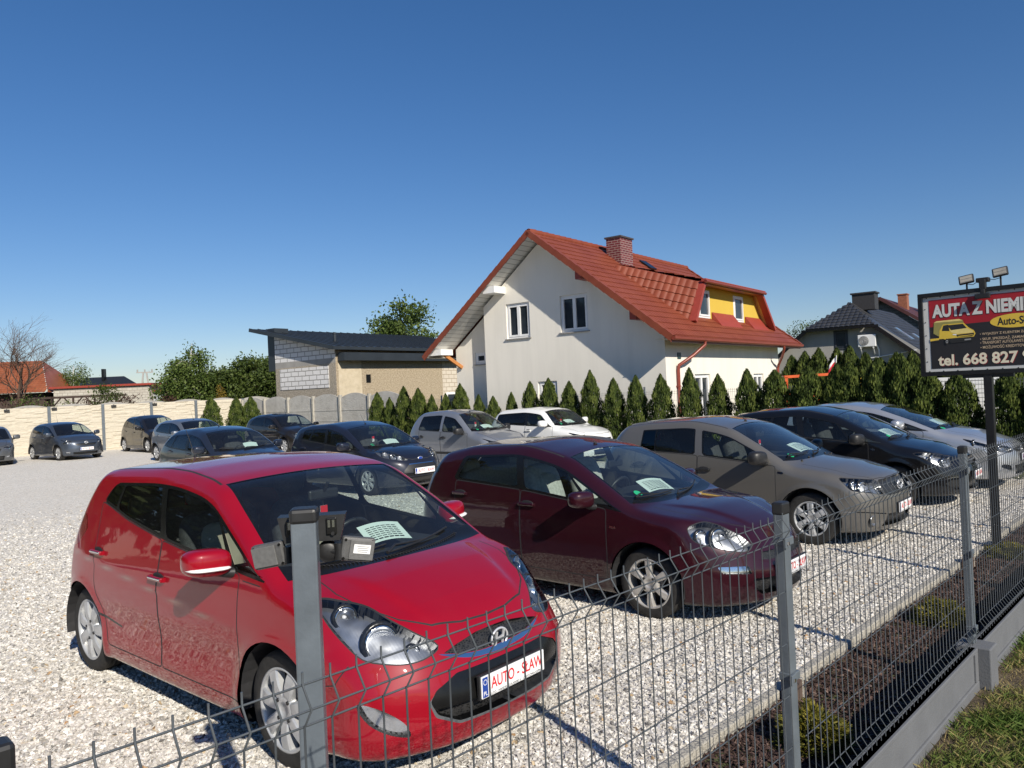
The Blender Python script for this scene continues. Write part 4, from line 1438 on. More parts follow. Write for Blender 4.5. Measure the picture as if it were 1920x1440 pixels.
# dark navy hatchback --------------------------------------------------------------
navy = base("navy hatchback with oval badge", P_NAVY, 3.95, 1.722, 1.481, 2.489, .84, 1.20, .955, .34, 1.375, .70,
            [(1.9, .80), (1.1, .90), (.6, .95), (-.13, 1.03), (-1.05, 1.12), (-1.7, 1.18)], (1.12, -1.10, -1.04),
            [(-1.06, -.80, .06, .10, None), (-.75, -.19, .10, -.06, 'rear_door'), (-.09, .62, -.07, -.22, 'front_door'), (.70, 1.07, -.24, 0, None)],
            [(-.14, .87, 'front_door'), (-1.04, -.15, 'rear_door')], r=.298, rim=.2, zre=1.37, pf=.48, pe=2.3, k_hood=.11, k_roof=.10, plate=.475, hoodz=[(1.20, .96), (1.45, .93), (1.66, .875), (1.84, .80), (1.98, .72), (2.07, .58)], mirror=(.72, .985), hero=False,
            hood=[(1.28, .60), (1.5, .60), (1.72, .52), (1.88, .38), (1.95, .2), (1.96, 0), (1.96, -.1)],
            marks=[('front', 'bumper_insert', [(-.1, .44), (.45, .45), (.44, .50), (.31, .622), (-.1, .625)]), ('front', 'chrome_strip', [(-.1, .610), (.325, .606), (.315, .622), (-.1, .625)]),
                   ('front', 'lower_grille', [(-.1, .22), (.52, .225), (.56, .36), (-.1, .37)]), ('front', 'black_panel', [(-.1, .385), (.56, .38), (.46, .44), (-.1, .435)]),
                   ('diag', 'headlight', [('p', 1.35, .68, .905), ('p', 1.45, .61, .897), ('p', 1.58, .52, .879), ('p', 1.745, .418, .818), ('p', 1.881, .356, .738), ('p', 1.927, .313, .698), ('p', 1.882, .442, .703), ('p', 1.772, .582, .735), ('p', 1.639, .702, .775), ('p', 1.506, .741, .842)]),
                   ('diagr', 'tail_light', [('b', .66, .85), ('b', .66, 1.15), ('b', .60, 1.2), ('b', .58, .86)])],
              bowls=[(('p', 1.614, .625, .841), .05), (('p', 1.743, .535, .797), .05), (('p', 1.837, .44, .754), .045)], badge=('oval', .712, .062, .034), sheet=(.90, .12, -.3), hang=True, sticker=(1.06, -.50), antenna=(.2, .22, .18))

indigo = base("indigo hatchback", P_INDIGO, 4.06, 1.73, 1.47, 2.53, .84, 1.10, .96, .32, 1.38, .68,
              [(1.9, .80), (1.0, .90), (.5, .93), (-.2, .965), (-1.05, 1.02), (-1.7, 1.10)], (1.0, -1.35, -1.02),
              [(-1.26, -.95, .22, .12, None), (-.90, -.20, .12, -.06, 'rear_door'), (-.08, .86, -.07, -.10, 'front_door')],
              [(-.14, .90, 'front_door'), (-1.06, -.15, 'rear_door')], r=.305, zre=1.30, pf=.46, mirror=(.74, .99), plate=.43, drop=.14,
              tail=[(.1, .14), (.22, .04), (.5, 0), (.72, .02), (.95, .12), (1.1, .32), (1.3, .62), (1.45, .9), (1.6, 1.2)],
              marks=[('diag', 'headlight', [('s', 1.52, .86), ('f', .70, .76), ('f', .56, .69), ('f', .46, .64), ('f', .54, .60), ('f', .68, .62), ('s', 1.72, .70)]),
                     ('front', 'grille', [(-.1, .5), (.36, .51), (.40, .63), (-.1, .64)]),
                     ('diagr', 'tail_light', [('b', .70, .74), ('b', .70, .96), ('b', .58, .98), ('b', .56, .76)])],
              bowls=[(('f', .60, .67), .05)], sheet=(.84, .2, -.3), antenna=(-.2, .28, .16))

steel = base("steel grey hatchback", P_STEEL, 4.03, 1.72, 1.51, 2.54, .82, 1.16, 1.0, .34, 1.42, .72,
             [(1.9, .84), (1.1, .93), (.6, .97), (-.2, 1.01), (-1.05, 1.06), (-1.7, 1.12)], (1.06, -1.28, -.98),
             [(-1.2, -.20, .22, -.06, 'rear_door'), (-.08, .90, -.07, -.10, 'front_door')],
             [(-.14, .90, 'front_door'), (-1.06, -.15, 'rear_door')], r=.305, zre=1.36, plate=.43, mirror=(.76, 1.02),
             marks=[('diag', 'headlight', [('s', 1.52, .86), ('f', .70, .78), ('f', .56, .71), ('f', .46, .66), ('f', .54, .62), ('f', .68, .64), ('s', 1.72, .72)]),
                    ('front', 'grille', [(-.1, .5), (.36, .51), (.40, .63), (-.1, .64)]),
                    ('diagr', 'tail_light', [('b', .68, .74), ('b', .68, .98), ('b', .58, 1.0), ('b', .56, .76)])],
             bowls=[(('f', .60, .69), .05)], antenna=(.1, .34, .22), glass=GLASS_S)

plum = base("black round-nosed hatchback", P_BROWN, 3.94, 1.73, 1.52, 2.466, .78, 1.02, 1.03, .28, 1.43, .76,
            [(1.9, .86), (1.0, .95), (.5, .99), (-.2, 1.03), (-1.05, 1.08), (-1.7, 1.12)], (.94, -1.25, -.92),
            [(-1.15, -.20, .26, -.05, 'rear_door'), (-.08, .84, -.06, -.12, 'front_door')],
            [(-.14, .88, 'front_door'), (-1.02, -.15, 'rear_door')], r=.30, zre=1.36, plate=.43, mirror=(.72, 1.02), k_hood=.2, pf=.5,
            marks=[('diag', 'headlight', [('s', 1.46, .92), ('f', .68, .83), ('f', .56, .76), ('f', .44, .69), ('f', .50, .63), ('f', .66, .65), ('s', 1.62, .76)]),
                   ('front', 'grille', [(-.1, .58), (.34, .59), (.38, .66), (-.1, .67)]), ('front', 'lower_grille', [(-.1, .22), (.5, .225), (.54, .38), (-.1, .39)])],
            bowls=[(('f', .58, .72), .06)], antenna=(.14, .30, .22))

mpv = base("brown black tall hatchback", P_BROWN, 4.05, 1.70, 1.625, 2.62, .82, 1.26, 1.04, .36, 1.50, .78,
           [(1.9, .90), (1.2, .99), (.6, 1.03), (-.2, 1.07), (-1.05, 1.13), (-1.7, 1.18)], (1.14, -1.36, -1.26),
           [(-1.30, -1.02, .08, .08, None), (-.96, -.20, .08, -.06, 'rear_door'), (-.09, .60, -.06, -.20, 'front_door'), (.68, 1.08, -.22, 0, None)],
           [(-.14, .90, 'front_door'), (-1.06, -.15, 'rear_door')], r=.315, rim=.215, zre=1.53, plate=.45, mirror=(.78, 1.06),
           marks=[('diag', 'headlight', [('s', 1.58, .92), ('f', .68, .84), ('f', .56, .77), ('f', .44, .72), ('f', .50, .66), ('f', .66, .68), ('s', 1.74, .78)]),
                  ('front', 'grille', [(-.1, .58), (.34, .59), (.38, .68), (-.1, .69)]), ('front', 'lower_grille', [(-.1, .22), (.5, .225), (.54, .38), (-.1, .39)])],
           bowls=[(('f', .58, .74), .05)], antenna=(-.9, .22, .12))

yaris = base("blue grey small hatchback", P_SMOKE, 3.75, 1.695, 1.53, 2.46, .73, 1.10, 1.01, .28, 1.44, .78,
             [(1.9, .86), (1.1, .94), (.6, .99), (-.2, 1.04), (-1.05, 1.12), (-1.7, 1.18)], (1.0, -1.15, -1.02),
             [(-1.08, -.20, .12, -.05, 'rear_door'), (-.08, .86, -.06, -.10, 'front_door')],
             [(-.14, .88, 'front_door'), (-1.02, -.15, 'rear_door')], r=.297, rim=.205, zre=1.40, plate=.44, mirror=(.78, 1.03), k_hood=.18, pf=.46,
             marks=[('front', 'grille', [(-.1, .55), (.34, .57), (.42, .65), (-.1, .66)]), ('front', 'lower_grille', [(-.1, .225), (.46, .23), (.48, .32), (-.1, .33)]), ('front', 'fog_light', [(.56, .27), (.70, .29), (.69, .34), (.57, .33)]),
                    ('diag', 'headlight', [('s', 1.42, .93), ('f', .70, .86), ('f', .56, .80), ('f', .50, .73), ('f', .54, .66), ('f', .66, .64), ('f', .74, .68), ('s', 1.62, .78)])],
             bowls=[(('f', .62, .75), .06), (('f', .60, .69), .04)], badge=('ellipses', .685, .065, .045), antenna=(-.6, .36, .16))

ash = base("ash grey car", P_ASH, 4.1, 1.74, 1.50, 2.55, .84, 1.12, 1.0, .32, 1.42, .74,
           [(1.9, .86), (1.1, .93), (.6, .97), (-.2, 1.03), (-1.05, 1.10), (-1.7, 1.15)], (1.0, -1.15, -1.02),
           [(-1.08, -.20, .12, -.05, 'rear_door'), (-.08, .86, -.06, -.10, 'front_door')],
           [(-.14, .90, 'front_door'), (-1.06, -.15, 'rear_door')], r=.305, plate=None, mirror=(.78, 1.03),
           marks=[('front', 'grille', [(-.1, .52), (.38, .53), (.44, .66), (-.1, .67)]), ('front', 'lower_grille', [(-.1, .22), (.5, .225), (.54, .38), (-.1, .39)]), ('frontc', 'fog_light', [(.60, .30), (.72, .33), (.72, .37), (.60, .36)]),
                  ('diag', 'headlight', [('s', 1.54, .88), ('f', .72, .82), ('f', .60, .77), ('f', .52, .70), ('f', .54, .64), ('f', .68, .63), ('s', 1.70, .74)])],
           bowls=[(('f', .64, .72), .07)])

CARS = [
    (red, (-1.784, 5.664), -40.5, "bright red tall hatchback nearest the camera, with black lower grille and silver hubcaps", 2),
    (maroon, (.684, 7.99), AH, "dark maroon hatchback with pale seats parked between the red and the taupe car", 2),
    (taupe, (3.063, 10.627), AH, "taupe metallic hatchback with black mirrors and black door handles", 2),
    (black, (5.30, 13.0), AH, "glossy black hatchback parked between the taupe and the silver car", 2),
    (silver, (6.90, 14.50), AH, "silver low hatchback at the hedge end of the front row, behind the sign post", 1),
    (navy, (-3.39, 16.97), AH, "dark navy hatchback with an oval badge and white plate, seen above the red car", 1),
    (ice, (-1.30, 20.4), AH, "pale silver blue city car with black mirror and whip aerial, parked beside the navy hatchback", 1),
    (white, (.95, 21.6), AH, "white small hatchback with black roof pillars parked in front of the hedge", 1),
    (indigo, (-6.8, 18.0), AH, "dark indigo hatchback with an arched roof directly behind the red car", 1),
    (steel, (-11.7, 28.0), AH, "steel grey hatchback half hidden behind the dark indigo one", 0),
    (plum, (-9.0, 30.2), AH, "black round-nosed hatchback in front of the grey concrete panel wall", 0),
    (mpv, None, -43, "tall brown black hatchback parked along the cream stone wall", 0),
    (yaris, None, -37, "blue grey small hatchback with number plate, alone in front of the cream stone wall", 0),
    (ash, (-21.0, 30.6), -55, "ash grey car cut off by the left edge, only a headlight, wheel and mirror showing", 0),
]
def wheel_spot(wx, wy, c, ang):
    a = R(ang); h = (math.cos(a), math.sin(a)); l = (-h[1], h[0])
    return (wx - h[0] * c['wb'] / 2 + l[0] * (c['W'] / 2 - .06), wy - h[1] * c['wb'] / 2 + l[1] * (c['W'] / 2 - .06))
for (c, pos, ang, label, det) in CARS:
    if pos is None:
        pos = wheel_spot(-15.95, 33.4, c, ang) if c is mpv else wheel_spot(-18.3, 30.8, c, ang)
    make_car(c, pos, ang, label, det)
# ---------------------------------------------------------------- the setting
FD = Vector((.694, .720, 0)); FO = Vector((.720, -.694, 0))      # along the fence, outwards to the camera side
FP = Vector((1.055, 3.026, 0))                                   # second fence post
KP = Vector((.693, 4.05, 0))                                     # a point of the kerb edge
BED = (KP - FP).dot(-FO)                                         # bed width between fence and kerb
def fl(t, s, z=0.0):
    """point t metres along the fence from post 2, s metres towards the lot"""
    return FP + FD * t - FO * s + Vector((0, 0, z))

def gravel_mat():
    t = NT("crushed_limestone")
    o = t.obj()
    def vor(sc, feat='F1'):
        v = t.n("TexVoronoi", i_Scale=sc, feature=feat)
        t.l(o, v.inputs["Vector"])
        return v
    v1 = vor(34.0); v2 = vor(34.0, 'DISTANCE_TO_EDGE'); v3 = vor(75.0)
    sep = t.n("SeparateColor"); t.l(v1.outputs["Color"], sep.inputs[0])
    c = t.ramp(sep.outputs[0], [(0, (.46, .44, .40)), (.25, (.62, .59, .535)), (.55, (.74, .705, .645)), (.85, (.84, .81, .755)), (1, (.66, .55, .40))])
    c = t.mix(t.ramp(v2.outputs["Distance"], [(0, (.40, .40, .40)), (.07, (0, 0, 0))]), c, (.24, .23, .21))
    big = t.noise(.35, 4, .6)
    c = t.mix(t.math('MULTIPLY', t.ramp(big, [(.35, (0, 0, 0)), (.7, (1, 1, 1))]), .22), c, (.58, .53, .46))
    c = t.mix(t.math('MULTIPLY', t.ramp(t.noise(5.5, 6, .75), [(.48, (0, 0, 0)), (.66, (1, 1, 1))]), .40), c, (.58, .545, .48))
    t.set(Base_Color=c, Roughness=.9)
    t.b.inputs["Specular IOR Level"].default_value = .2
    h = t.math('ADD', t.math('MULTIPLY', sep.outputs[1], .8), t.math('MULTIPLY', v3.outputs["Distance"], .6))
    t.bump(h, .3, .03)
    return t.m
GRAVEL = gravel_mat()
def soil_mat(name, cols, scale=6.0):
    t = NT(name)
    c = t.ramp(t.noise(scale, 8, .65), [(.3, cols[0]), (.5, cols[1]), (.7, cols[2])])
    t.set(Base_Color=c, Roughness=.95)
    t.bump(t.noise(scale * 9, 5), .8, .03)
    return t.m
SOIL = soil_mat("dry_soil", [(.05, .035, .022), (.10, .075, .045), (.16, .125, .075)], 5)
FIELD = soil_mat("field_grass", [(.05, .07, .02), (.09, .10, .035), (.14, .13, .06)], .4)
BARKB = soil_mat("bark_base", [(.018, .012, .010), (.035, .022, .018), (.07, .045, .036)], 22)
CONC = NT("grey_concrete")
CONC.set(Base_Color=CONC.mix(.35, CONC.ramp(CONC.noise(2.2, 8, .65), [(.3, (.27, .26, .24)), (.7, (.40, .385, .36))]), CONC.ramp(CONC.noise(26, 4), [(.3, (.24, .23, .22)), (.7, (.42, .41, .385))])), Roughness=.9)
CONC.bump(CONC.noise(60, 4), .25, .01)
CONC = CONC.m
PLINTH = plain("grey_painted_concrete", (.135, .14, .15), .7, var=.10, scale=5, bump=.2, bscale=70)

_g = MB().quad((-500, -300, -.06), (500, -300, -.06), (500, 900, -.06), (-500, 900, -.06)).build("ground", FIELD)
tag(_g, kind="structure")
a0, a1 = fl(-30, BED - .03), fl(13.2, BED - .03)
hb = Vector((-.70, .71, 0))
_g = MB().quad(a0, a1, a1 + hb * 45, a0 + hb * 45).build("gravel_lot", GRAVEL)
tag(_g, kind="structure")
_g = MB().quad(fl(-30, .0, -.065), fl(13.2, .0, -.065), fl(13.2, BED, -.065), fl(-30, BED, -.065)).build("bark_bed", BARKB)
tag(_g, kind="structure")
_g = MB().quad(fl(-30, -6, -.012), fl(25, -6, -.012), fl(25, 0.0, -.012), fl(-30, 0.0, -.012)).build("verge_soil", SOIL)
tag(_g, kind="structure")
mb = MB()
for i in range(-14, 14):
    c = fl(i + .5, BED - .03, .0)
    mb.box((c.x, c.y, -.063 + .004 * math.sin(i * 5)), (.992, .065, .15), rz=math.atan2(FD.y, FD.x) + .004 * math.sin(i * 3), bev=.008)
KERBM = soil_mat("kerb_concrete", [(.34, .32, .27), (.43, .405, .35), (.50, .475, .42)], 7)
tag(mb.build("kerb", KERBM), kind="structure")

def chips(n, centers, size, asp, tilt, jit=.28):
    """n little octahedral chips -> V, F"""
    base = np.array([(1, 0, 0), (-1, 0, 0), (0, 1, 0), (0, -1, 0), (0, 0, 1), (0, 0, -1)], float)
    tri = np.array([(0, 2, 4), (2, 1, 4), (1, 3, 4), (3, 0, 4), (2, 0, 5), (1, 2, 5), (3, 1, 5), (0, 3, 5)])
    P = base[None] + rng.normal(0, jit, (n, 6, 3))
    P *= (size[:, None] * asp(n))[:, None, :]
    az = rng.uniform(0, 2 * PI, n); tx = rng.normal(0, tilt, n); ty = rng.normal(0, tilt, n)
    def rot(P, ang, i, j):
        c, s = np.cos(ang)[:, None], np.sin(ang)[:, None]
        a, b = P[:, :, i].copy(), P[:, :, j].copy()
        P[:, :, i] = c * a - s * b; P[:, :, j] = s * a + c * b
    rot(P, tx, 1, 2); rot(P, ty, 0, 2); rot(P, az, 0, 1)
    P += centers[:, None, :]
    F = tri[None] + (np.arange(n) * 6)[:, None, None]
    return P.reshape(-1, 3), F.reshape(-1, 3)

# loose stones of the lot, thickest near the fence
def in_view(P, m=.10):
    d = P - np.array([0, 0, CAM_H])
    x = d @ np.array(_ri); y = d @ np.array(_ui); z = d @ np.array(_f)
    return (z > .1) & (np.abs(x / z) < .667 + m) & (y / z > -.5 - m)
N0 = 420000
ang = rng.uniform(R(48), R(128), N0)
dist = 2.2 + 17 * rng.uniform(0, 1, N0) ** 1.35
P = np.c_[np.cos(ang) * dist, np.sin(ang) * dist, np.zeros(N0)]
s_ = (P[:, :2] - np.array(FP[:2])) @ (-np.array(FO[:2]))
ok = in_view(P) & (s_ > BED + .02) & (rng.uniform(0, 1, N0) < np.clip((18.5 - dist) / 8, 0, 1))
P = P[ok][:185000]
d = np.hypot(P[:, 0], P[:, 1])
sz = rng.uniform(.008, .0185, len(P)) * (1 + .25 * (rng.uniform(0, 1, len(P)) > .9))
P[:, 2] = sz * .25
V, F = chips(len(P), P, sz, lambda n: np.c_[rng.uniform(.9, 1.35, n), rng.uniform(.7, 1, n), rng.uniform(.4, .75, n)], .35)
STONE = tinted("limestone_chips", [(.18, .172, .16), (.40, .38, .345), (.54, .515, .47), (.68, .655, .61), (.80, .775, .73)], .85, .25)
tint = np.repeat(np.clip(rng.normal(.52, .24, len(P)), 0, 1), 8)
o = np_mesh("gravel_stones", V, F, STONE, col=tint)
tag(o, kind="stuff")
m_ = rng.uniform(0, 1, len(P)) > .985
V, F = chips(int(m_.sum()), P[m_] + np.array([0, 0, .004]), sz[m_] * 1.05, lambda n: np.c_[rng.uniform(.9, 1.35, n), rng.uniform(.7, 1, n), rng.uniform(.4, .75, n)], .35)
o = np_mesh("ochre_gravel_stones", V, F, tinted("ochre_chips", [(.34, .20, .10), (.46, .34, .20), (.55, .47, .34)], .85, .25), col=np.repeat(rng.uniform(0, 1, int(m_.sum())), 8))
tag(o, kind="stuff")

# bark mulch
n = 52000
t_, s_ = rng.uniform(-2.2, 9.5, n), rng.uniform(.02, BED - .07, n)
P = np.array(FP)[None] + t_[:, None] * np.array(FD)[None] - s_[:, None] * np.array(FO)[None]
P[:, 2] = rng.uniform(-.062, -.040, n)
sz = rng.uniform(.010, .027, n)
V, F = chips(n, P, sz, lambda n: np.c_[rng.uniform(.9, 1.5, n), rng.uniform(.3, .55, n), rng.uniform(.12, .25, n)], .45, .15)
BARK = tinted("bark_chips", [(.020, .013, .011), (.055, .034, .029), (.10, .062, .052), (.17, .115, .095), (.27, .205, .17)], .9, .2)
o = np_mesh("bark_mulch", V, F, BARK, col=np.repeat(np.clip(rng.beta(1.6, 3.0, n), 0, 1), 8))
tag(o, kind="stuff")

# verge grass
n = 105000
t_, s_ = rng.uniform(-.8, 7.5, n), -(.06 + 1.9 * rng.uniform(0, 1, n) ** 1.2)
P = np.array(FP)[None] + t_[:, None] * np.array(FD)[None] - s_[:, None] * np.array(FO)[None]
pat = np.sin(t_ * 4.1 + 1.3 * np.sin(s_ * 5)) + np.sin(s_ * 6.3 + t_ * 2.2) + .8 * np.sin(t_ * 11 + s_ * 9)
keep = rng.uniform(0, 1, n) < np.clip(.62 + .22 * pat, .18, 1) * np.clip((-s_ - .02) * 7, .05, 1)
P, pat = P[keep], pat[keep]
n = len(P)
h = rng.uniform(.018, .055, n) * (1 + .2 * pat)
az = rng.uniform(0, 2 * PI, n)
lean = rng.normal(0, .75, (n, 2)) * h[:, None]
w = rng.uniform(.0018, .0032, n)
dx = np.c_[np.cos(az), np.sin(az)] * w[:, None]
z0 = np.full(n, -.012)
V = np.stack([np.c_[P[:, :2] - dx, z0], np.c_[P[:, :2] + dx, z0], np.c_[P[:, :2] + lean * .45 + dx * .7, z0 + h * .62], np.c_[P[:, :2] + lean, z0 + h]], 1)
F = np.array([(0, 1, 2), (0, 2, 3)])[None] + (np.arange(n) * 4)[:, None, None]
GRASS = tinted("verge_grass_blades", [(.36, .27, .12), (.29, .24, .10), (.17, .185, .05), (.10, .155, .03), (.065, .12, .02)], .7, .3, .25)
tt = np.clip(.52 + .20 * pat + rng.normal(0, .22, n), 0, 1)
o = np_mesh("verge_grass", V.reshape(-1, 3), F.reshape(-1, 3), GRASS, col=np.repeat(tt, 2))
tag(o, kind="stuff")

# ---------------------------------------------------------------- wire mesh fence
WS = .0613
fence = thing("mesh_fence", "anthracite welded wire mesh fence with blue grey posts and a low grey concrete plinth", "fence")
ZT = 1.48
for pi_ in range(-2, 6):
    t0 = pi_ * 43.2 * WS
    # panel to the right of this post
    mb = MB()
    prof = [(0, ZT), (0, ZT - .026), (.028, ZT - .066), (0, ZT - .106), (0, .375), (.028, .335), (0, .297), (0, .268)]
    for k in range(42):
        t = t0 + (1.2 + k) * WS
        pts = [fl(t, -.012 - o_, z) for o_, z in prof]
        mb.tube(pts, .0024, 5, cap=True)
    e0, e1 = t0 + 1.0 * WS, t0 + 42.4 * WS
    for o_, z in [(.004, ZT - .026), (.032, ZT - .066), (.004, ZT - .106), (.004, 1.175), (.004, .975), (.004, .775), (.004, .575), (.004, .375), (.032, .335), (.004, .297)]:
        mb.tube([fl(e0, -.012 - o_ + .008, z), fl(e1, -.012 - o_ + .008, z)], .0024, 5)
    mb.build("mesh_panel", FENCEG, fence)
    # post, cap, clips
    rz = math.atan2(FD.y, FD.x)
    c = fl(t0, .022, 0)
    po = MB().box((c.x, c.y, (.25 + ZT) / 2), (.062, .042, ZT - .25), rz=rz, bev=.005).build("post", FENCEB, fence)
    MB().box((c.x, c.y, ZT + .008), (.068, .048, .05), rz=rz, bev=.008).build("post_cap", BLACK, po)
    for z in (1.36, .83, .345):
        c2 = fl(t0, .018, 0)
        mb = MB()
        mb.box((c2.x, c2.y, z), (.070, .056, .032), rz=rz, bev=.003, mi=0)
        c3 = fl(t0 - .040, -.014, 0)
        mb.box((c3.x, c3.y, z), (.036, .010, .040), rz=rz, bev=.002, mi=0)
        c3 = fl(t0 - .042, -.021, 0)
        mb.box((c3.x, c3.y, z), (.012, .008, .014), rz=rz, mi=1)
        mb.build("clip", [FENCEB, CHROME], po)
    c = fl(t0, .0, 0)
    MB().box((c.x, c.y, .045), (.17, .20, .41), rz=rz, bev=.008).build("plinth_pillar", PLINTH, fence)
    # plinth board: recessed panel between a border
    a, b = t0 + .087, t0 + 43.2 * WS - .087
    mb = MB()
    m = fl((a + b) / 2, 0, 0)
    mb.box((m.x, m.y, .06), (b - a, .035, .376), rz=rz)
    mt = fl((a + b) / 2, .0, 0)
    mb.box((mt.x, mt.y, .236), (b - a - .002, .062, .024), rz=rz, bev=.004)
    mb.box((mt.x, mt.y, -.03), (b - a - .002, .064, .15), rz=rz, bev=.006)
    for tt_ in (a + .03, b - .03):
        q = fl(tt_, 0, 0)
        mb.box((q.x, q.y, .134), (.06, .060, .178), rz=rz, bev=.004)
    mb.build("plinth_board", PLINTH, fence)

# dwarf yellow green cypress bushes in the bark bed
def leaf_quads(P, D, L, W, side=None):
    """thin leaf blades from P along D"""
    n = len(P)
    if side is None:
        side = rng.normal(0, 1, (n, 3))
    S = np.cross(D, side); S /= np.maximum(np.linalg.norm(S, axis=1, keepdims=True), 1e-6)
    a, b = P - S * W[:, None] * .5, P + S * W[:, None] * .5
    m = P + D * L[:, None] * .5
    e = P + D * L[:, None]
    V = np.stack([a, b, m + S * W[:, None] * .5, e, m - S * W[:, None] * .5], 1)
    F = np.array([(0, 1, 2, 4), (4, 2, 3, 3)])
    F = np.array([(0, 1, 2), (0, 2, 4), (4, 2, 3)])[None] + (np.arange(n) * 5)[:, None, None]
    return V.reshape(-1, 3), F.reshape(-1, 3)
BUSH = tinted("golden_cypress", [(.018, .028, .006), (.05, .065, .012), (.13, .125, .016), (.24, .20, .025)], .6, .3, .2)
def make_bush(name, label, t, s, rx, rz_, n=5200):
    c = fl(t, s, 0)
    u = rng.normal(0, 1, (n, 3)); u[:, 2] = np.abs(u[:, 2]); u /= np.linalg.norm(u, axis=1, keepdims=True)
    lump = 1 + .16 * np.sin(u[:, 0] * 7 + t) * np.sin(u[:, 1] * 6) + .1 * np.sin(u[:, 2] * 9 + u[:, 0] * 5)
    r = rng.uniform(.55, 1.0, n) ** .6 * lump
    Pp = u * r[:, None] * np.array([rx, rx, rz_])
    D = u * np.array([.8, .8, .6]) + rng.normal(0, .45, (n, 3)); D[:, 2] = np.abs(D[:, 2]) * .8; D /= np.linalg.norm(D, axis=1, keepdims=True)
    V, F = leaf_quads(Pp, D, rng.uniform(.02, .045, n), rng.uniform(.004, .009, n))
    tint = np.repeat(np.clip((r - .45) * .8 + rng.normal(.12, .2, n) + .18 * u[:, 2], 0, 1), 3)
    root = thing(name, label, "bush", (c.x, c.y, -.06), 0, "dwarf bushes in the bark bed")
    np_mesh("foliage", V, F, BUSH, root, col=tint)
    mb = MB()
    for k in range(9):
        a = k * 2.4
        mb.tube([(0, 0, -.01), (math.cos(a) * rx * .35, math.sin(a) * rx * .35, rz_ * .5), (math.cos(a) * rx * .8, math.sin(a) * rx * .8, rz_ * .75)], [.012, .008, .003], 5)
    mb.build("stem", SOIL, root)
make_bush("dwarf_bush", "golden green dwarf bush in the bark behind the second fence post", 1.27, .48, .19, .21)
make_bush("dwarf_bush", "low golden dwarf bush in the bark just left of the third fence post", 4.0, .57, .22, .18)
make_bush("dwarf_bush", "flat olive dwarf bush in the bark beside the foot of the sign post", 6.84, .60, .26, .14)

# small wedge shaped kerb lights
for (t, s, lab) in ((1.80, .84, "small brown wedge shaped kerb light near the second fence post"), (6.05, .85, "small brown wedge shaped kerb light beyond the third fence post, near the sign post")):
    c = fl(t, s, -.065)
    root = thing("kerb_light", lab, "light", c, math.atan2(FD.y, FD.x), "wedge lights along the kerb")
    MB().prism([(-.06, -.04, 0), (.05, -.04, 0), (.05, -.04, .14), (-.05, -.04, .11)], (0, 0, 0), (0, .09, 0)).build("housing", plain("brown_stone", (.10, .07, .055), .8, var=.2), root)
    MB().box((.065, 0, .07), (.028, .08, .15), bev=.004).build("side_plate", KERBM, root)

# ---------------------------------------------------------------- tall post with solar floodlight
lp = thing("lamp_post", "tall square anthracite post standing behind the fence in front of the red car", "post", (-.694, 2.50, 0), R(8))
MB().box((0, 0, .80), (.08, .08, 1.68), bev=.006).build("shaft", FENCEB, lp)
MB().box((0, 0, 1.625), (.088, .088, .05), bev=.012).build("post_cap", BLACK, lp)
def floodlight(label, loc, rz, h1, facing=1, mirror_lamps=False):
    """facing +1: lamps look along local +y; the back plates show to -y"""
    r = thing("solar_floodlight", label, "floodlight", loc, rz, "solar floodlights")
    mb = MB()
    # wedge shaped solar housing
    pr = [(-.11, -.0, .04), (.11, 0, .04), (.09, 0, -.045), (-.09, 0, -.045)]
    mb.prism([(x, 0, z) for x, _, z in pr], (0, .0, 0), (0, .075, 0), 0)
    for sx_ in (-1, 1):
        mb.box((sx_ * .064, -.004, .004), (.034, .012, .055), mi=1, bev=.003)
        for dx in (-.007, .007):
            mb.box((sx_ * .064 + dx, -.012, .013), (.008, .005, .024), mi=2)
        mb.tube([(sx_ * .068, -.008, -.02), (sx_ * .068, -.014, -.02)], .006, 10, 0)
    mb.build("solar_housing", [BLACK, TRIM, CHROME], r)
    mb = MB()
    for sx_ in (-1, 1):
        mb.lathe([(.036, 0), (.036, .02), (.024, .028), (.001, .028)], (sx_ * .046, .045, -.085), (0, -1, 0), 20, 0)
        mb.tube([(sx_ * .046, .03, -.085), (sx_ * .085, .02, -.085)], .011, 10, 0)
        mb.tube([(sx_ * .084, .02, -.112), (sx_ * .084, .02, -.058)], .016, 12, 0)
    mb.build("swivel_bracket", BLACK, r)
    for sx_ in (-1, 1):
        tilt = Matrix.Rotation(R(-7 * sx_ * -1 + (4 if sx_ > 0 else -3)), 3, 'Y') @ Matrix.Rotation(R(14 * sx_), 3, 'Z')
        M = Matrix.Translation((sx_ * .145, .02, -.085)) @ tilt.to_4x4()
        mb = MB(); mb.M = M
        mb.box((0, .012, 0), (.112, .030, .082), bev=.009, mi=0)
        mb.box((sx_ * .012, -.005, 0), (.082, .006, .066), bev=.002, mi=1)
        for x in (-.045, .045):
            for z in (-.031, .031):
                mb.tube([(x, -.001, z), (x, -.006, z)], .0045, 8, 2)
        mb.box((0, .0275, 0), (.098, .003, .070), mi=3)
        if sx_ > 0:
            mb.box((sx_ * .012, -.0088, .004), (.056, .0016, .030), mi=3)
            for k in range(4):
                mb.box((sx_ * .014, -.0100, .013 - .006 * k), (.040 - .006 * (k % 2), .001, .0022), mi=4)
        mb.build("lamp_head", [plain("lamp_back_plastic", (.085, .085, .085), .5, var=.2, scale=60, bump=.15, bscale=300), plain("lamp_back_plate", (.13, .13, .128), .55, var=.15, scale=80, bump=.2, bscale=400), TRIM, PLATEW, plain("grey_print", (.35, .35, .34), .6)], r)
    return r
floodlight("double solar floodlight on the square post before the red car, seen from behind", (-.694 + .012, 2.50 + .040, 1.575), R(8), 0)

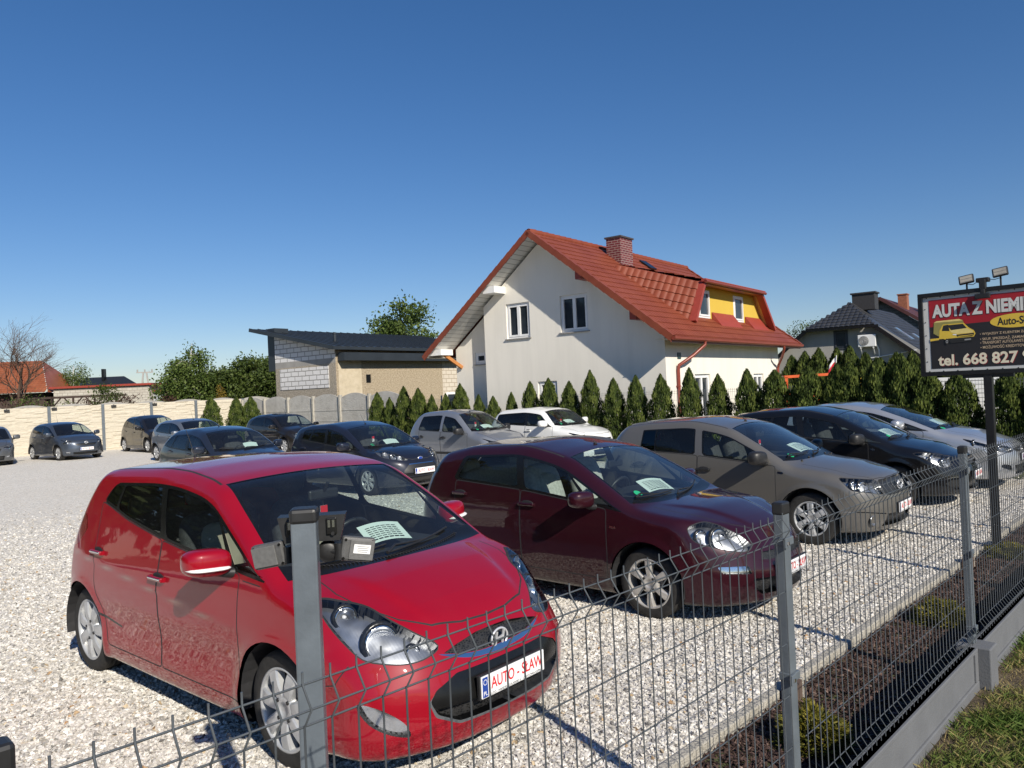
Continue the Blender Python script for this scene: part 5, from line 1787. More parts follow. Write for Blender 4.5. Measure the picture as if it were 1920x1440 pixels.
# ---------------------------------------------------------------- advertising sign
SIGN_B = plain("black_steel", (.010, .010, .011), .35, var=.3, scale=14)
BANNER = plain("banner_vinyl_white", (.62, .62, .60), .5, var=.05)
BRED = plain("banner_red", (.34, .012, .022), .5, var=.06)
BBLK = plain("banner_charcoal", (.020, .019, .021), .45, var=.1)
BYEL = plain("banner_yellow", (.72, .50, .06), .5, var=.04)
BCRM = plain("banner_cream", (.75, .68, .52), .5, var=.04)
BTAN = plain("banner_tan_letters", (.55, .42, .28), .5, var=.04)
sg = thing("advertising_sign", "black framed advertising sign with red and charcoal banner, AUTA Z NIEMIEC, on a black post", "sign", (5.357, 8.652, 0), math.atan2(-.692, .722))
MB().box((0, .03, .98), (.085, .085, 1.96), bev=.006).box((0, .03, .02), (.22, .22, .02)).box((0, .03, 1.93), (.5, .06, .05)).build("post", SIGN_B, sg)
mb = MB()
u0, z0, WB, HB = -.68, 1.945, 1.36, .975
for (x, z, w, h) in ((0, z0 + .024, WB, .048), (0, z0 + HB - .024, WB, .048)):
    mb.box((x, 0, z), (w, .05, h), bev=.003)
for x in (u0 + .024, u0 + WB - .024):
    mb.box((x, 0, z0 + HB / 2), (.048, .052, HB - .096), bev=.003)
mb.build("frame", SIGN_B, sg)
mb = MB()
mb.box((0, .008, z0 + HB / 2), (WB - .1, .012, HB - .1))
ban = mb.build("banner", BANNER, sg)
def sr(mb, ua, va, ub, vb, y, mi):
    mb.quad((u0 + ua, y, z0 + va), (u0 + ub, y, z0 + va), (u0 + ub, y, z0 + vb), (u0 + ua, y, z0 + vb), mi=mi)
mb = MB()
sr(mb, .112, .085, 1.248, .60, -.001, 1)
mb.quad((u0 + .112, -.0012, z0 + .575), (u0 + 1.248, -.0012, z0 + .60), (u0 + 1.248, -.0012, z0 + .89), (u0 + .112, -.0012, z0 + .89), mi=0)
mb.add([(u0 + .98 + .255 * math.cos(t), -.0024, z0 + .575 + .082 * math.sin(t)) for t in np.linspace(0, 2 * PI, 49)[:-1]], [tuple(range(48))], 1)
mb.add([(u0 + .98 + .25 * math.cos(t), -.0036, z0 + .578 + .077 * math.sin(t)) for t in np.linspace(0, 2 * PI, 49)[:-1]], [tuple(range(48))], 2)
mb.build("print_field", [BRED, BBLK, BYEL], ban, recalc=False)
def sign_text(s, u, v, h, w, mi_mat, bold, y=-.0048, shadow=None, name="lettering"):
    mb = MB()
    if shadow is not None:
        put_text(mb, s, (u0 + u + h * .035, y + .0012, z0 + v - h * .04), (1, 0, 0), (0, 0, 1), w, h, bold, 1)
    put_text(mb, s, (u0 + u, y, z0 + v), (1, 0, 0), (0, 0, 1), w, h, bold, 0)
    mb.build(name, [mi_mat, shadow or INK], ban, recalc=False)
sign_text("AUTA Z NIEMIEC", .145, .678, .155, 1.08, BANNER, .045, shadow=INK, name="headline_lettering")
sign_text("Auto-Sław", .80, .535, .088, .37, INK, .02, name="company_lettering")
for i, (s_, w_) in enumerate((("• WYJAZDY Z KLIENTEM ZA GRANICĘ", .60), ("• SKUP, SPRZEDAŻ, ZAMIANA SAMOCH.", .625), ("• TRANSPORT AUTOLAWETĄ", .435), ("• MOŻLIWOŚĆ KREDYTOWANIA SAM.", .60))):
    sign_text(s_, .625, .432 - .049 * i - (.006 if i in (1, 2) else 0), .036 + (.006 if i in (1, 2, 3) else 0), w_, BTAN, .012, name="service_lettering")
sign_text("tel. 668 827 94", .185, .112, .135, 1.0, BCRM, .03, shadow=BRED, name="telephone_lettering")
# printed yellow tow truck
mb = MB()
def pp(pts, mi, y):
    P_ = [(u0 + .112 + a * .47, y, z0 + .335 + b * .31) for a, b in pts]
    tri = tessellate_polygon([[Vector(p) for p in P_]])
    mb.add(P_, [tuple(t) for t in tri], mi)
pp([(0, .20), (.22, .20), (.22, .30), (0, .28)], 1, -.0040)
pp([(0, .24), (.20, .27), (.20, .34), (0, .33)], 0, -.0044)
pp([(.08, .52), (.10, .93), (.16, .97), (.66, .99), (.74, .95), (.76, .84), (.30, .84), (.28, .50), (.20, .40)], 4, -.0040)
pp([(.10, .93), (.16, .985), (.66, 1.0), (.74, .94), (.62, .93)], 3, -.0044)
pp([(.20, .30), (.22, .62), (.30, .84), (.76, .84), (.86, .66), (.97, .54), (1.0, .42), (.96, .30), (.90, .24), (.40, .22), (.30, .30)], 0, -.0046)
pp([(.27, .60), (.31, .80), (.42, .82), (.44, .58)], 1, -.0050)
pp([(.40, .80), (.74, .81), (.82, .64), (.48, .60)], 1, -.0052)
pp([(.44, .60), (.82, .64), (.95, .53), (.95, .46), (.60, .45), (.48, .52)], 3, -.0054)
pp([(.58, .42), (.97, .45), (.96, .36), (.92, .33), (.62, .33)], 1, -.0056)
pp([(.62, .37), (.95, .39), (.94, .37), (.63, .34)], 0, -.0058)
pp([(.40, .30), (.97, .31), (.94, .15), (.46, .12)], 1, -.0060)
pp([(.52, .46), (.60, .44), (.58, .40), (.50, .43)], 5, -.0060)
pp([(.76, .24), (.90, .25), (.90, .20), (.76, .19)], 6, -.0064)
for (cx_, cz_, r_, mi_, y_) in ((.375, .19, .075, 1, -.0064), (.375, .19, .042, 6, -.0068), (.375, .19, .02, 1, -.0072)):
    pp([(cx_ + r_ * .62 * math.cos(t), cz_ + r_ * 1.5 * math.sin(t)) for t in np.linspace(0, 2 * PI, 21)[:-1]], mi_, y_)
mb.build("truck_picture", [BYEL, INK, BRED, plain("banner_pale_yellow", (.78, .62, .22), .5), plain("banner_olive", (.30, .27, .08), .5), PLATEW, plain("banner_grey", (.28, .28, .28), .5)], ban, recalc=False)
mb = MB()
for i in range(9):
    for v in (.055, .92):
        mb.lathe([(.007, 0), (.004, .004), (.001, .004)], (u0 + .09 + i * .148, .001, z0 + v), (0, -1, 0), 8)
for i in range(5):
    for u in (.07, 1.29):
        mb.lathe([(.007, 0), (.004, .004), (.001, .004)], (u0 + u, .001, z0 + .17 + i * .155), (0, -1, 0), 8)
mb.build("eyelet", INK, ban)
# floodlights on top of the sign
def sign_lamp():
    M = sg.matrix_basis
    fl_ = thing("solar_floodlight", "black double solar floodlight with hanging sensor on top of the advertising sign", "floodlight", M @ Vector((.0, 0, z0 + HB)), math.atan2(-.692, .722), "solar floodlights")
    for (x, z) in ((-.165, .115), (.17, .155)):
        mb = MB()
        mb.M = Matrix.Translation((x, -.01, z)) @ Matrix.Rotation(R(-8), 4, 'Y') @ Matrix.Rotation(R(-14), 4, 'X')
        mb.box((0, .012, 0), (.155, .034, .105), bev=.012, mi=0)
        mb.box((0, -.006, 0), (.128, .006, .078), mi=1)
        for k in range(2):
            mb.box((0, -.0095, .018 - .036 * k), (.118, .003, .028), mi=2)
        mb.M = None
        mb.tube([(x, .012, z - .05), (x, .012, -.0)], .010, 8, 0)
        mb.build("lamp_head", [BLACK, plain("lamp_diffuser", (.30, .29, .27), .3, var=.1), plain("led_strip", (.42, .39, .33), .3, var=.2)], fl_)
    mb = MB()
    mb.box((0, .005, .085), (.13, .09, .05), bev=.01).box((0, -.015, .03), (.07, .06, .12), bev=.01).box((0, -.03, -.05), (.05, .05, .06), bev=.01)
    mb.box((0, -.055, -.10), (.15, .05, .055), bev=.008)
    mb.tube([(-.165, .012, .06), (-.10, .0, .045), (-.05, 0, .075)], .004, 5).tube([(.17, .012, .09), (.11, .0, .075), (.05, 0, .09)], .004, 5)
    mb.build("sensor_unit", BLACK, fl_)
sign_lamp()
# ---------------------------------------------------------------- buildings
HR = math.atan2(-.606, .795)
def wall(mb, o, ux, uz, outline, holes=(), depth=.14, inward=(0, 1, 0), mi=0, rmi=None):
    """planar wall from a 2-D outline with holes and reveals"""
    o, ux, uz, iw = Vector(o), Vector(ux), Vector(uz), Vector(inward)
    P = lambda a, b: o + ux * a + uz * b
    loops = [[P(*p) for p in outline]] + [[P(a0, b0), P(a1, b0), P(a1, b1), P(a0, b1)] for a0, b0, a1, b1 in holes]
    tri = tessellate_polygon(loops)
    pts = [p for l in loops for p in l]
    mb.add(pts, [tuple(t) for t in tri], mi)
    for l in loops[1:]:
        for i in range(4):
            a, b = l[i], l[(i + 1) % 4]
            mb.quad(a, b, b + iw * depth, a + iw * depth, mi=mi if rmi is None else rmi)

PANE = NT("window_pane")
PANE.set(Base_Color=PANE.ramp(PANE.noise(.9, 3), [(.35, (.012, .016, .022)), (.7, (.045, .055, .07))]), Roughness=.04)
PANE.b.inputs["Specular IOR Level"].default_value = .6
PANE.bump(PANE.noise(1.6, 1), .03, .02)
PANE = PANE.m
PVC = plain("white_pvc", (.78, .78, .78), .35, var=.03)
SILL = plain("window_sill_stone", (.30, .29, .28), .6, var=.1)
def window(parent, o, ux, n, w, h, sashes=2, frame=PVC, depth=.10, sill=True, curtain=False):
    """o: lower left corner on the wall face, n: outward normal"""
    o, ux, n = Vector(o), Vector(ux).normalized(), Vector(n).normalized()
    uz = Vector((0, 0, 1))
    M = Matrix(((ux.x, n.x, 0, 0), (ux.y, n.y, 0, 0), (0, 0, 1, 0), (0, 0, 0, 1)))
    M.translation = o - n * depth
    mb = MB(); mb.M = M
    f = .065
    mb.box((w / 2, 0, f / 2), (w, .06, f)).box((w / 2, 0, h - f / 2), (w, .06, f))
    for x in (f / 2, w - f / 2):
        mb.box((x, 0, h / 2), (f, .06, h - 2 * f))
    sw = (w - 2 * f) / sashes
    for k in range(sashes):
        x0 = f + k * sw
        for x in (x0 + .03, x0 + sw - .03):
            mb.box((x, .018, h / 2), (.06, .07, h - 2 * f - .004))
        for z in (f + .03, h - f - .03):
            mb.box((x0 + sw / 2, .016, z), (sw - .12, .066, .06))
    win = mb.build("window", frame, parent)
    mb = MB(); mb.M = M
    for k in range(sashes):
        x0 = f + k * sw
        mb.quad((x0 + .06, .004, f + .06), (x0 + sw - .06, .004, f + .06), (x0 + sw - .06, .004, h - f - .06), (x0 + .06, .004, h - f - .06))
    mb.build("pane", PANE, win)
    if sill:
        mb = MB(); mb.M = M
        mb.box((w / 2, depth / 2 + .03, -.02), (w + .1, depth + .06, .035))
        mb.build("sill", SILL, win)
    return win

def stucco(name, col, var=.04, dirt=.25):
    t = NT(name)
    sp = t.n("SeparateXYZ"); t.l(t.obj(), sp.inputs[0])
    mp = t.n("Mapping"); mp.inputs["Scale"].default_value = (1.4, 1.4, .16)
    t.l(t.obj(), mp.inputs[0])
    streak = t.noise(1.6, 6, .6, mp.outputs[0])
    low = t.math('SUBTRACT', 1.0, t.math('MULTIPLY', sp.outputs[2], .5))
    k = t.math('MULTIPLY', t.ramp(streak, [(.45, (0, 0, 0)), (.7, (1, 1, 1))]), dirt)
    c = t.mix(t.noise(.7, 5), tuple(x * (1 - var) for x in col), tuple(min(1, x * (1 + var)) for x in col))
    c = t.mix(k, c, tuple(x * .72 for x in col))
    t.set(Base_Color=c, Roughness=.9)
    t.b.inputs["Specular IOR Level"].default_value = .2
    t.bump(t.noise(55, 4), .25, .01)
    return t.m
STUC = stucco("white_render", (.78, .745, .67))
def tile_mat(name, a, b):
    t = NT(name)
    c = t.ramp(t.noise(1.3, 6, .6), [(.3, a), (.7, b)])
    c = t.mix(t.math('MULTIPLY', t.noise(14, 4), .35), c, tuple(x * .6 for x in a))
    t.set(Base_Color=c, Roughness=.42)
    t.b.inputs["Specular IOR Level"].default_value = .4
    return t.m
TILE = tile_mat("red_roof_tile", (.19, .043, .021), (.26, .068, .034))
REDTRIM = plain("red_trim_sheet", (.30, .050, .032), .45, var=.1)
GUTTER = plain("brown_red_gutter", (.22, .045, .028), .35, var=.12)
BOARDW = NT("white_soffit_boards")
_sp = BOARDW.n("SeparateXYZ"); BOARDW.l(BOARDW.obj(), _sp.inputs[0])
_w = BOARDW.math('FRACT', BOARDW.math('MULTIPLY', _sp.outputs[0], 6.0))
BOARDW.set(Base_Color=BOARDW.mix(BOARDW.math('LESS_THAN', _w, .12), (.72, .71, .68), (.34, .33, .31)), Roughness=.5)
BOARDW = BOARDW.m

def tiled(mb, o, ua, ud, nn, wa, wd, course=.35, wave=.235, amp=.022, step=.022, clip=None, mi=0):
    """tiled slope: origin o at the ridge end, ua along the ridge, ud down the slope, nn outwards"""
    o, ua, ud, nn = np.array(o, float), np.array(ua, float), np.array(ud, float), np.array(nn, float)
    nr = int(math.ceil(wd / course)); nc = int(math.ceil(wa / wave)) * 6
    us = np.linspace(0, wa, nc + 1)
    wv = amp * (np.abs(np.sin(us / wave * PI)) ** .8)
    V, F = [], []
    for r in range(nr):
        d0, d1 = r * course, min((r + 1) * course, wd)
        for (d, e) in ((d0, 0.0), (d1, step), (d1, -.006)):
            V.append(o + us[:, None] * ua + d * ud + (wv + e)[:, None] * nn)
        b = r * 3 * (nc + 1)
        for k in range(2):
            for i in range(nc):
                if clip is not None:
                    um, dm = (us[i] + us[i + 1]) / 2, (d0 + d1) / 2
                    if not clip(um, dm): continue
                F.append((b + k * (nc + 1) + i, b + k * (nc + 1) + i + 1, b + (k + 1) * (nc + 1) + i + 1, b + (k + 1) * (nc + 1) + i))
    mb.add([tuple(p) for p in np.concatenate(V)], F, mi, False)

# --- the white house -----------------------------------------------------------
HC = (4.728, 23.5, 0)
house = thing("white_house", "white rendered house with red tiled gable roof, yellow dormer and brick chimney", "house", HC, HR)
SL = .774
ca_, sa_ = 1 / math.sqrt(1 + SL * SL), SL / math.sqrt(1 + SL * SL)
XR, ZR = -4.45, 7.28
roofz = lambda x: ZR - SL * abs(x - XR)
wz = lambda x: roofz(x) - .20
mb = MB()
gable = [(-7.09, -.3), (0, -.3), (0, wz(0)), (XR, wz(XR)), (-7.09, wz(-7.09))]
wins = [(-6.07, 3.82, -5.05, 5.05), (-3.78, 3.86, -2.70, 5.09), (-4.83, .95, -4.03, 2.26)]
wall(mb, (0, 0, 0), (1, 0, 0), (0, 0, 1), gable, wins, .16, (0, 1, 0))
wall(mb, (0, .45, 0), (1, 0, 0), (0, 0, 1), [(-8.9, -.3), (-7.09, -.3), (-7.09, wz(-7.09)), (-8.9, wz(-8.9))], [(-7.95, 3.03, -7.40, 3.46)], .12, (0, 1, 0))
mb.quad((-7.09, 0, -.3), (-7.09, .45, -.3), (-7.09, .45, wz(-7.09)), (-7.09, 0, wz(-7.09)))
doors_r = [(2.1, .3, 3.35, 2.26), (7.5, .3, 8.6, 2.22)]
wall(mb, (0, 0, 0), (0, 1, 0), (0, 0, 1), [(0, -.3), (10.45, -.3), (10.45, wz(0)), (0, wz(0))], doors_r, .16, (-1, 0, 0))
wall(mb, (-8.9, .45, 0), (0, 1, 0), (0, 0, 1), [(0, -.3), (10, -.3), (10, wz(-8.9)), (0, wz(-8.9))])
wall(mb, (0, 10.45, 0), (1, 0, 0), (0, 0, 1), [(-8.9, -.3), (0, -.3), (0, wz(0)), (XR, wz(XR)), (-8.9, wz(-8.9))])
mb.build("wall", STUC, house)
for (a, b, c, d) in wins:
    window(house, (a, 0, b), (1, 0, 0), (0, -1, 0), c - a, d - b)
window(house, (-7.95, .45, 3.03), (1, 0, 0), (0, -1, 0), .55, .43, 1, depth=.06)
for (a, b, c, d) in doors_r:
    window(house, (0, a, b), (0, 1, 0), (1, 0, 0), c - a, d - b, sill=False)
# roof slopes
mb = MB()
y0, LR = -.72, 12.4
wd = 5.05 / ca_
tiled(mb, (XR, y0, ZR), (0, 1, 0), (ca_, 0, -sa_), (sa_, 0, ca_), LR, wd)
tiled(mb, (XR, y0, ZR), (0, 1, 0), (-ca_, 0, -sa_), (-sa_, 0, ca_), LR, wd)
roof = mb.build("roof", TILE, house, recalc=False)
mb = MB()
n = 34
for k in range(n):
    y = y0 + .03 + k * LR / n
    mb.lathe([(.10, 0), (.11, .02), (.125, LR / n)], (XR, y, ZR + .0), (0, 1, .015), 12)
mb.build("ridge_tiles", TILE, roof)
nv = int(wd / .33)
for sgn in (1, -1):
    for yv in (y0 - .03, y0 + LR + .03):
        mb = MB()
        for k in range(nv):
            d0 = k * wd / nv
            c = Vector((XR + sgn * ca_ * (d0 + wd / nv / 2), yv, ZR - sa_ * (d0 + wd / nv / 2)))
            M = Matrix.Rotation(math.atan2(SL, 1) * sgn + .05 * sgn, 3, 'Y')
            mb.box(c + Vector((sgn * sa_, 0, ca_)) * -.045, (wd / nv * 1.02, .035, .18), M=M)
            mb.box(c + Vector((sgn * sa_, 0, ca_)) * .052 + Vector((0, .07 if yv < 0 else -.07, 0)), (wd / nv * 1.02, .17, .025), M=M)
        mb.build("verge_tiles", TILE, roof)
# white boarded soffits
mb = MB()
for sgn in (1, -1):
    x1 = XR + sgn * 4.98
    zz = lambda x: roofz(x) - .10
    for (ya, yb) in ((y0 + .02, .0 if sgn > 0 else .44), (10.46, y0 + LR - .02)):
        mb.quad((XR, ya, zz(XR)), (x1, ya, zz(x1)), (x1, yb, zz(x1)), (XR, yb, zz(XR)))
    xe = XR + sgn * 4.47
    mb.quad((x1, y0 + .02, zz(x1)), (xe, y0 + .02, zz(x1)), (xe, y0 + LR - .02, zz(x1)), (x1, y0 + LR - .02, zz(x1)))
mb.build("soffit", BOARDW, house)
for (x, hgt) in ((-6.32, .24), (-8.95, .22)):
    MB().box((x, -.30, roofz(x) - .10 - hgt / 2 - .06), (.52, .66, hgt)).build("purlin_box", WHITE, house)
for x in (-2.62, -.72):
    MB().box((x, -.30, roofz(x) - .26), (.22, .66, .26)).build("red_purlin_end", REDTRIM, house)
MB().bar((-8.88, -.45, 3.55), (-8.62, .44, 2.95), .11, .12).build("timber_brace", plain("orange_timber", (.45, .18, .05), .6, var=.2), house)
# gutter and downpipes on the right side
mb = MB()
xe, ze = .63, 3.33
prof = [(-.07, .05), (-.065, -.02), (-.03, -.06), (.03, -.06), (.065, -.02), (.07, .05)]
vs = [(xe + a, y, ze + b) for y in (y0, y0 + LR) for a, b in prof]
mb.add(vs, [(k, k + 1, k + 7, k + 6) for k in range(5)] + [tuple(range(6)), tuple(range(6, 12))], 0)
mb.box((xe - .085, y0 + LR / 2, ze - .02), (.02, LR, .20))
mb.build("gutter", GUTTER, house)
for yy in (.72, 10.15):
    mb = MB()
    sgn = 1 if yy < 5 else -1
    mb.tube([(xe, yy + sgn * .85, ze - .05), (xe, yy + sgn * .85, ze - .16), (.40, yy + sgn * .45, 2.85), (.10, yy, 2.55), (.07, yy, 2.40), (.07, yy, -.2)], .052, 10)
    for z in (.6, 1.9):
        mb.box((.05, yy, z), (.12, .15, .03))
    mb.build("downpipe", GUTTER, house)
MB().box((.012, .95, 2.86), (.02, .24, .20)).build("house_number_plate", plain("dark_green_enamel", (.03, .06, .06), .4), house)
# chimney
mb = MB()
cx_, cy_ = -3.65, 4.05
mb.box((cx_, cy_, 6.85), (.60, .92, 1.3))
t = NT("chimney_brick")
tc_ = t.n("Mapping"); t.l(t.obj(), tc_.inputs[0])
bk = t.n("TexBrick", i_Scale=1.0)
bk.inputs["Color1"].default_value = (.17, .030, .030, 1); bk.inputs["Color2"].default_value = (.11, .020, .024, 1); bk.inputs["Mortar"].default_value = (.30, .22, .19, 1)
bk.inputs["Mortar Size"].default_value = .012; bk.inputs["Brick Width"].default_value = .25; bk.inputs["Row Height"].default_value = .085
sp_ = t.n("SeparateXYZ"); t.l(t.obj(), sp_.inputs[0]); cb_ = t.n("CombineXYZ")
t.l(t.math('ADD', sp_.outputs[0], sp_.outputs[1]), cb_.inputs[0]); t.l(sp_.outputs[2], cb_.inputs[1]); t.l(cb_.outputs[0], bk.inputs["Vector"])
t.set(Base_Color=bk.outputs[0], Roughness=.45)
ch = mb.build("chimney", t.m, roof)
MB().box((cx_, cy_, 7.53), (.70, 1.02, .06)).build("chimney_cap", plain("dark_cap", (.06, .05, .05), .6), ch)
MB().box((-2.95, cy_, roofz(-2.95) + .03), (.5, .95, .03), M=Matrix.Rotation(math.atan2(SL, 1), 3, 'Y')).build("chimney_flashing", GUTTER, ch)
MB().box((-3.72, 6.45, roofz(-3.72) + .07), (.6, .55, .09), M=Matrix.Rotation(math.atan2(SL, 1), 3, 'Y')).build("roof_window", TRIM, roof)
# dormer
dm_f, ya, yb = -.22, 2.60, 10.55        # front plane x, base ends
yta, ytb, zt = 3.50, 9.15, 5.42
zb_ = roofz(dm_f) + .02
xb_, yba, ybb, zbk = -3.05, 2.62, 10.4, roofz(-3.05)
mb = MB()
# left and right tiled cheeks
def cheek(P0, P1, P2, flip):
    P0, P1, P2 = (np.array(p, float) for p in (P0, P1, P2))
    # top edge P2->P1 ; courses parallel to it
    ua = (P1 - P2); La = np.linalg.norm(ua); ua = ua / La
    dn = P0 - P2; dn = dn - ua * (dn @ ua); Ld = np.linalg.norm(dn); dn = dn / Ld
    nn = np.cross(ua, dn)
    if nn[2] < 0: nn = -nn
    u0_ = (P0 - P2) @ ua
    def clip(u, d):
        f_ = d / Ld
        return u < La + (u0_ - La) * f_ + .02 and u > u0_ * f_ - .9
    tiled(mb, P2, ua, dn, nn, La, Ld, .34, .235, .035, .03, clip)
cheek((dm_f, ya, zb_), (dm_f, yta, zt), (xb_, yba, zbk + .1), False)
cheek((dm_f, yb, zb_), (dm_f, ytb, zt), (xb_, ybb, zbk + .1), True)
# dormer top
dn = np.array([dm_f + .22 - xb_, 0, zt + .02 - zbk - .12]); Ld = np.linalg.norm(dn); dn /= Ld
tiled(mb, (xb_, yba + .05, zbk + .14), (0, 1, 0), dn, (-dn[2], 0, dn[0]), ybb - yba - .1, Ld, .34, .235, .025, .025, lambda u, d: (.95 * d / Ld) < u < (ybb - yba - .1) - 1.3 * d / Ld)
dorm = mb.build("dormer", TILE, house, recalc=False)
mb = MB()
fx = dm_f + .02
for (p, q) in (((fx, ya, zb_), (fx, yta, zt)), ((fx, yta, zt), (fx, ytb, zt)), ((fx, ytb, zt), (fx, yb, zb_))):
    mb.bar(p, q, .13, .27, up=(1, 0, 0))
mb.box((fx + .12, (yta + ytb) / 2, zt + .06), (.16, ytb - yta + .3, .10))
mb.build("dormer_fascia", REDTRIM, dorm)
# recessed yellow front
rx = dm_f - .30
rzb = roofz(rx) + .0
mb = MB()
YW = stucco("yellow_render", (.60, .42, .07), .05, .12)
dw = [(4.05 - .05, 4.25, 5.30 - .25, 5.30), (7.35, 4.25, 8.40, 5.30)]
wall(mb, (rx, 0, 0), (0, 1, 0), (0, 0, 1), [(ya + .05, rzb - .3), (yb - .05, rzb - .3), (ytb + .12, zt + .0), (yta - .12, zt)], [(3.80, 4.26, 4.84, 5.26), (7.10, 4.26, 8.12, 5.26)], .1, (-1, 0, 0))
mb.build("dormer_wall", YW, dorm)
for a in (3.80, 7.10):
    window(dorm, (rx, a, 4.26), (0, 1, 0), (1, 0, 0), 1.02, 1.0, 1, depth=.02, sill=False)
mb = MB()
mb.quad((rx, yta - .1, zt - .01), (fx, yta - .02, zt - .02), (fx, ytb + .02, zt - .02), (rx, ytb + .1, zt - .01))
mb.quad((rx, yb - .06, zb_), (fx, yb - .03, zb_ - .02), (fx, ytb, zt - .02), (rx, ytb + .1, zt - .01))
mb.quad((rx, ya + .06, zb_), (fx, ya + .03, zb_ - .02), (fx, yta, zt - .02), (rx, yta - .1, zt - .01))
mb.build("dormer_lining", plain("cream_lining", (.50, .36, .22), .6, var=.1), dorm)
mb = MB()
for a, b in ((4.95, 7.0), (8.25, 9.9)):
    mb.prism([(rx + .02, a, roofz(rx) + .02), (rx + .02, a, roofz(rx) + .26), (dm_f + .1, a, roofz(dm_f + .1) + .03)], (0, 0, 0), (0, b - a, 0))
mb.build("dormer_flashing", REDTRIM, dorm)
mb = MB(); mb.tube([(fx + .20, yta - .15, zt + .01), (fx + .20, ytb + .15, zt + .01)], .055, 8); mb.build("dormer_gutter", GUTTER, dorm)

# --- block building with mono-pitch roof ------------------------------------------
def brick_mat(name, c1, c2, mortar, bw, rh, ms, rough=.9):
    t = NT(name)
    sp = t.n("SeparateXYZ"); t.l(t.obj(), sp.inputs[0]); cb = t.n("CombineXYZ")
    t.l(t.math('ADD', sp.outputs[0], sp.outputs[1]), cb.inputs[0]); t.l(sp.outputs[2], cb.inputs[1])
    b = t.n("TexBrick", i_Scale=1.0)
    ds = t.n("TexNoise", i_Scale=3.0, i_Detail=4)
    t.l(t.obj(), ds.inputs["Vector"])
    mx = t.n("VectorMath", operation='MULTIPLY_ADD')
    t.l(ds.outputs["Color"], mx.inputs[0]); mx.inputs[1].default_value = (.05, .05, 0); t.l(cb.outputs[0], mx.inputs[2])
    t.l(mx.outputs[0], b.inputs["Vector"])
    b.inputs["Color1"].default_value = (*c1, 1); b.inputs["Color2"].default_value = (*c2, 1); b.inputs["Mortar"].default_value = (*mortar, 1)
    b.inputs["Mortar Size"].default_value = ms; b.inputs["Brick Width"].default_value = bw; b.inputs["Row Height"].default_value = rh
    c = t.mix(t.math('MULTIPLY', t.noise(2.0, 6, .65), .35), b.outputs[0], tuple(x * .6 for x in c1))
    t.set(Base_Color=c, Roughness=rough)
    t.bump(b.outputs[1], -.5, .02)
    return t.m
AERO = brick_mat("white_aerated_blocks", (.80, .79, .78), (.72, .71, .70), (.22, .21, .19), .59, .25, .022)
PEB = soil_mat("pebble_dash", [(.20, .175, .14), (.38, .335, .27), (.52, .46, .38)], 14)
ROUGH = soil_mat("roughcast_beige", [(.24, .19, .13), (.41, .335, .235), (.54, .46, .34)], 13)
METALR = plain("anthracite_sheet_roof", (.035, .042, .05), .38, .2, var=.15, scale=1.5)
BC = (-8.674, 38.0, 0)
bb = thing("block_building", "half finished white block building with anthracite mono-pitch sheet roof", "building", BC, HR)
rz_ = lambda x: 4.55 - (x - .40) * .206
mb = MB()
mb.quad((-4.9, 0, -.3), (0, 0, -.3), (0, 0, 2.62), (-4.9, 0, 2.55), mi=1)
mb.quad((-4.9, 0, 3.70), (0, 0, 3.78), (0, 0, 4.02), (-4.9, 0, 4.02), mi=2)
wall(mb, (0, 0, 0), (1, 0, 0), (0, 0, 1), [(-4.9, 2.55), (0, 2.62), (0, 3.78), (-4.9, 3.70)], mi=1)
wall(mb, (0, 0, 0), (1, 0, 0), (0, 0, 1), [(-4.9, 4.02), (0, 4.02), (0, rz_(0) - .1), (-4.9, rz_(-4.9) - .1)], mi=0)
mb.box((-2.52, -.012, 3.10), (3.95, .03, 1.08), mi=0)
wall(mb, (0, 0, 0), (0, 1, 0), (0, 0, 1), [(0, -.3), (7.75, -.3), (7.75, 4.5), (0, 4.5)], [(1.95, 2.72, 2.30, 3.16)], .1, (-1, 0, 0), 3)
wall(mb, (0, 0, 0), (0, 1, 0), (0, 0, 1), [(7.75, -.3), (11.5, -.3), (11.5, 4.5), (7.75, 4.5)], [(8.0, .4, 9.1, 2.06)], .1, (-1, 0, 0), 4)
mb.quad((-4.9, 0, -.3), (-4.9, 11, -.3), (-4.9, 11, rz_(-4.9)), (-4.9, 0, rz_(-4.9)), mi=0)
mb.quad((-4.9, 11.5, -.3), (0, 11.5, -.3), (0, 11.5, 4.5), (-4.9, 11.5, 4.9), mi=0)
mb.box((.006, .9, 2.4), (.012, 1.5, 3.1), mi=5)
mb.build("wall", [AERO, PEB, CONC, ROUGH, brick_mat("cream_blocks", (.66, .60, .50), (.60, .53, .44), (.34, .27, .19), .45, .24, .02), soil_mat("bare_plaster", [(.46, .39, .28), (.55, .47, .34), (.60, .52, .40)], 3)], bb)
MB().box((-.05, 2.12, 2.94), (.04, .33, .42)).build("vent", TRIM, bb)
window(bb, (0, 8.0, .4), (0, 1, 0), (1, 0, 0), 1.1, 1.66, 1, sill=False, depth=.03)
mb = MB()
x0r, x1r = -6.4, .45
L_ = 12.6
mb.quad((x0r, -.5, rz_(x0r)), (x1r, -.5, rz_(x1r)), (x1r, L_, rz_(x1r)), (x0r, L_, rz_(x0r)))
mb.quad((x0r, -.5, rz_(x0r) - .14), (x1r, -.5, rz_(x1r) - .14), (x1r, L_, rz_(x1r) - .14), (x0r, L_, rz_(x0r) - .14))
for k in range(26):
    y = -.48 + k * (L_ + .46) / 25
    mb.bar((x0r, y, rz_(x0r) + .02), (x1r, y, rz_(x1r) + .02), .03, .04)
mb.bar((x0r, -.51, rz_(x0r) - .07), (x1r, -.51, rz_(x1r) - .07), .03, .17)
mb.bar((x1r + .01, -.5, rz_(x1r) - .07), (x1r + .01, L_, rz_(x1r) - .07), .04, .16)
